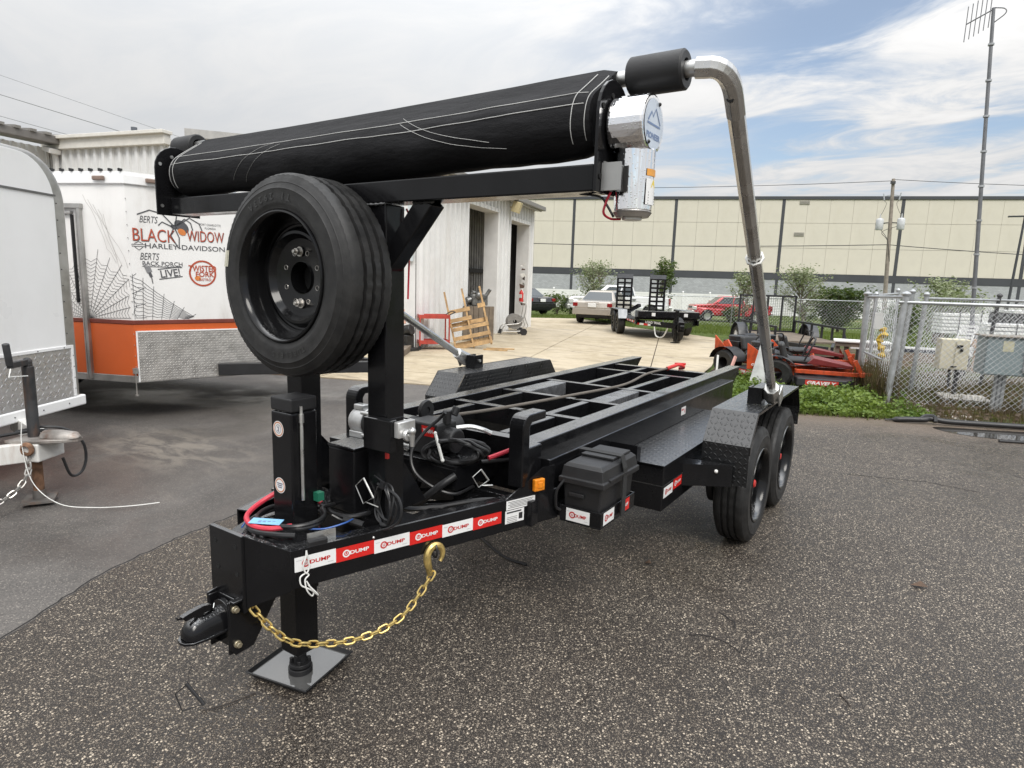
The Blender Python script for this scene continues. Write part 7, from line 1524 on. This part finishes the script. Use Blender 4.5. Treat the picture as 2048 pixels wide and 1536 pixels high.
tree('shrub', 'rounded shrub behind the rear mesh of the enclosure', 1.0, 33.0, 1.7, 1.0, .05, 26, 1600, .15, LG2, 9, 'shrub', 3)
tree('shrub', 'tall shrub behind the louvred panel', 2.9, 36.5, 2.3, 1.6, .05, 30, 2400, .17, LG1, 10, 'shrub', 3)
hg = [(-17.6, 31.4, .95, .8), (-16.6, 31.6, 1.15, .9), (-15.6, 31.4, .95, .85), (-14.8, 31.6, 1.05, .8)]
for i, (x, y, h, r_) in enumerate(hg): tree('weedy_bush', ('weedy bush nearest the tail of the black sedan', 'tallest weedy bush, second from the black sedan', 'weedy bush in the row, second from the white pickup', 'weedy bush at the nose of the white pickup')[i], x, y, h, r_, .05, 14, 750, .15, LG2, 20+i, 'bush', 2, 'weedy bushes along the white fence')
for i, (x, y, h, r_) in enumerate(((-10.2, 46.5, 1.0, .7), (-6.0, 52.5, 1.1, 1.2), (-3.4, 52, 1.0, 1.4), (-.8, 50, 1.3, 1.5), (2.0, 47, 1.6, 1.4))): tree('hedge_bush', ('low dark bush left of the red pickup, by the white vinyl fence', 'low dark bush just behind the red pickup', 'dark bush at the vinyl fence, under the bushy grey leaved tree', 'dark bush between the large dark shrub and the vinyl fence', 'dark bush at the vinyl fence, behind the wire enclosure')[i], x, y, h, r_, .05, 16, 700, .20, LG3, 40+i, 'bush', 2, 'bushes at the foot of the vinyl fence')
# weeds, turf and dead growth: nobody could count these
rr = random.Random(77); m = MB()
def inpoly(x, y, P):
    c_ = False
    for i in range(len(P)):
        a, b = P[i], P[i-1]
        if (a[1] > y) != (b[1] > y) and x < (b[0]-a[0])*(y-a[1])/(b[1]-a[1])+a[0]: c_ = not c_
    return c_
WB = [(-.75, 7.45), (.74, 7.72), (1.94, 8.2), (2.2, 8.5), (1.9, 9.3), (1.4, 9.9), (.6, 9.9), (-.9, 9.6), (-1.0, 8.5)]
n_ = 0
while n_ < 1500:
    x, y = rr.uniform(-1, 2.2), rr.uniform(7.4, 9.9)
    if not inpoly(x, y, WB): continue
    if noise.noise(Vector((x*1.5, y*1.5, 5))) < -.28: continue
    n_ += 1; H = rr.uniform(.05, .26)*(.6+.6*max(0, noise.noise(Vector((x*.9, y*.9, 1)))+.5))*(.55 if inpoly(x, y-.35, WB) is False else 1)
    c0 = Vector((x, y, .012)); tp = c0+Vector((rr.uniform(-.09, .09), rr.uniform(-.09, .09), H))
    for k_ in range(9): f = rr.uniform(.3, 1.05); leaf(m, c0.lerp(tp, f)+Vector((rr.uniform(-.06, .06), rr.uniform(-.06, .06), 0)), rr.uniform(.035, .07), rr, 1.25)
tag(m.build('weeds', LGW, None, fix=False), kind='stuff')
DED = leafmat('dead_stalks', (.05, .03, .02), (.13, .085, .055))
GRA = leafmat('grass_blades', (.055, .09, .014), (.15, .19, .04)); m = MB()
def blade(m, x, y, z, h, wd_):
    a = rr.uniform(0, 2*PI); lx, ly = math.cos(a)*h*.45*rr.random(), math.sin(a)*h*.45*rr.random(); wx, wy = -math.sin(a)*wd_, math.cos(a)*wd_; o = len(m.v)
    m.v += [Vector((x-wx, y-wy, z)), Vector((x+wx, y+wy, z)), Vector((x+lx, y+ly, z+h))]; m.f.append((o, o+1, o+2)); m.mi.append(0); m.sm.append(False)
for i in range(22000):
    t = rr.random(); x, y = rr.uniform(-1.7, 2.3), rr.uniform(7.6, 15)
    if y > 9.3 and x < -1.2: continue
    if not inpoly(x, y, [(-.6, 7.5), (2.1, 8.4), (2.6, 9.2), (2.6, 15), (-2.3, 15), (-1.5, 12), (-.9, 9)]): continue
    if rr.random() > .35+noise.noise(Vector((x*1.1, y*1.1, 9)))*1.2+(.35 if y < 8.8 else 0): continue
    blade(m, x, y, .01, rr.uniform(.05, .2), .004)
for i in range(46000):
    y = 19.5+14*rr.random()**1.6; x = rr.uniform(-15, 6)
    if inpoly(x, y, AP) or inpoly(x, y, [(-1, 9), (-3.3, 19.4), (2, 21), (16, 26), (14, 9)]): continue
    if noise.noise(Vector((x*.35, y*.35, 4))) > .30: continue
    blade(m, x, y, gz(x, y)-.01, rr.uniform(.06, .17), .012)
tag(m.build('grass', GRA, None, fix=False), kind='stuff')
m = MB()
for i in range(11000):
    x, y = rr.uniform(1.7, 5), rr.uniform(8.5, 13.5)
    if y < 8.3+.38*(x-1.9) or (x < 2.2 and rr.random() < .4): continue
    blade(m, x, y, .01, rr.uniform(.03, .22), .005) if rr.random() < .7 else leaf(m, Vector((x, y, rr.uniform(.01, .1))), rr.uniform(.03, .09), rr, 1.6)
for i in range(2600):
    t = rr.random(); x, y = lin(1.66, 1.2, t)+rr.gauss(0, .09), lin(9.3, 10.9, t)+rr.gauss(0, .09); blade(m, x, y, rr.uniform(0, .35), rr.uniform(.1, .4), .005)
tag(m.build('dead_weeds', DED, None, fix=False), kind='stuff')
m = MB()
for i in range(190):
    x, y = rr.uniform(1.9, 2.75), rr.uniform(8.65, 10.4)
    r_ = rr.uniform(.008, .028); m.sphere((x, y, .012+r_*.3), r_, 6, (1, 1, .6))
tag(m.build('gravel', M('pale_gravel', (.45, .42, .37), .8), None, fix=False), kind='stuff')
m = MB()
for i in range(520):
    t = rr.random(); a, b = ((-.6, 7.42), (.74, 7.72)) if t < .25 else (((.74, 7.72), (1.94, 8.26)) if t < .55 else ((1.94, 8.26), (4.6, 9.3))); u = rr.random(); x, y = lin(a[0], b[0], u), lin(a[1], b[1], u)-abs(rr.gauss(0, .10))+.05
    leaf(m, Vector((x, y, .006+rr.random()*.012)), rr.uniform(.012, .045), rr, 2.2)
tag(m.build('leaf_litter', DED, None, fix=False), kind='stuff')
m = MB()
for i in range(1500):
    t = rr.random(); a, b = ((-.6, 7.42), (.74, 7.72)) if t < .35 else ((.74, 7.72), (1.94, 8.26)); u = rr.random(); x, y = lin(a[0], b[0], u)+rr.gauss(0, .03), lin(a[1], b[1], u)+rr.gauss(.03, .07)
    blade(m, x, y, .003, rr.uniform(.03, .13), .004)
tag(m.build('edge_grass', GRA, None, fix=False), kind='stuff')
# black pipe along the foot of the enclosure, with a buckled joint
q = MB(); q.sweep(spline([(1.72, 7.98, .02), (1.95, 8.06, .045), (2.15, 8.14, .055), (2.22, 8.2, .07), (2.4, 8.24, .05), (2.8, 8.42, .045), (3.3, 8.62, .045), (4.0, 8.9, .045), (5, 9.3, .045)], 6), [.012]*3+[.036]*46, 10); q.sweep(spline([(2.10, 8.10, .05), (2.16, 8.18, .10), (2.26, 8.20, .10), (2.28, 8.15, .04)], 5), .025, 7)
world(q, 'black_pipe', PLAS, 'black plastic pipe with a buckled joint lying along the pavement edge', 'pipe')
q = MB(); q.sweep(spline([(2.9, 7.55, .014), (3.3, 7.72, .016), (4, 8.0, .016)], 6), .016, 8); world(q, 'loose_hose', BLKC, 'thin black hose at the puddle edge by the right border', 'hose')
q = MB(); q.sweep(spline([(-.4, 1.75, .006), (-.2, 1.60, .012), (.05, 1.48, .006), (.22, 1.46, .01)], 6), .008, 6); world(q, 'rope_scrap', BLKC, 'short black rope scrap on the asphalt under the tongue', 'rope')
LEAFB = M('fallen_leaf', (.085, .05, .03), .7, 0, .3, 30); TWIG = M('dark_twig', (.035, .026, .02), .8)
for x, y, s_, l_ in ((2.19, 2.61, .045, 'brown curled leaf lying alone on the asphalt at right'), (.80, 1.93, .022, 'tiny brown leaf on the asphalt below the running board'), (2.9, 4.1, .03, 'brown leaf on the wet asphalt near the right border')):
    q = MB(); q.add([(x-s_, y, .004), (x-s_*.2, y-s_*.6, .018), (x+s_, y+s_*.2, .012), (x+s_*.1, y+s_*.7, .03), (x, y, .008)], [(0, 1, 4), (1, 2, 4), (2, 3, 4), (3, 0, 4)]); world(q, 'fallen_leaf', LEAFB, l_, 'leaf', 'fallen leaves on the asphalt')
for x, y, L, a, l_ in ((.07, .86, .11, .9, 'dark twig on the asphalt right of the brass chain'), (1.05, .60, .14, 1.7, 'thin twig on the asphalt in front of the trailer'), (-.08, -.28, .20, 1.2, 'long thin twig on the asphalt by the jack foot'), (.3, 2.2, .09, .4, 'short twig on the asphalt under the trailer'), (1.95, 1.2, .08, 2.2, 'small twig on the asphalt at lower right'), (1.6, .2, .1, 2.9, 'crooked twig on the asphalt near the bottom border')):
    q = MB(); d_ = Vector((math.cos(a), math.sin(a), 0)); p = Vector((x, y, .004)); q.sweep(spline([p-d_*L/2, p+Vector((.01, -.008, .002)), p+d_*L/2], 3), .0026, 5); world(q, 'twig', TWIG, l_, 'twig', 'twigs on the asphalt')
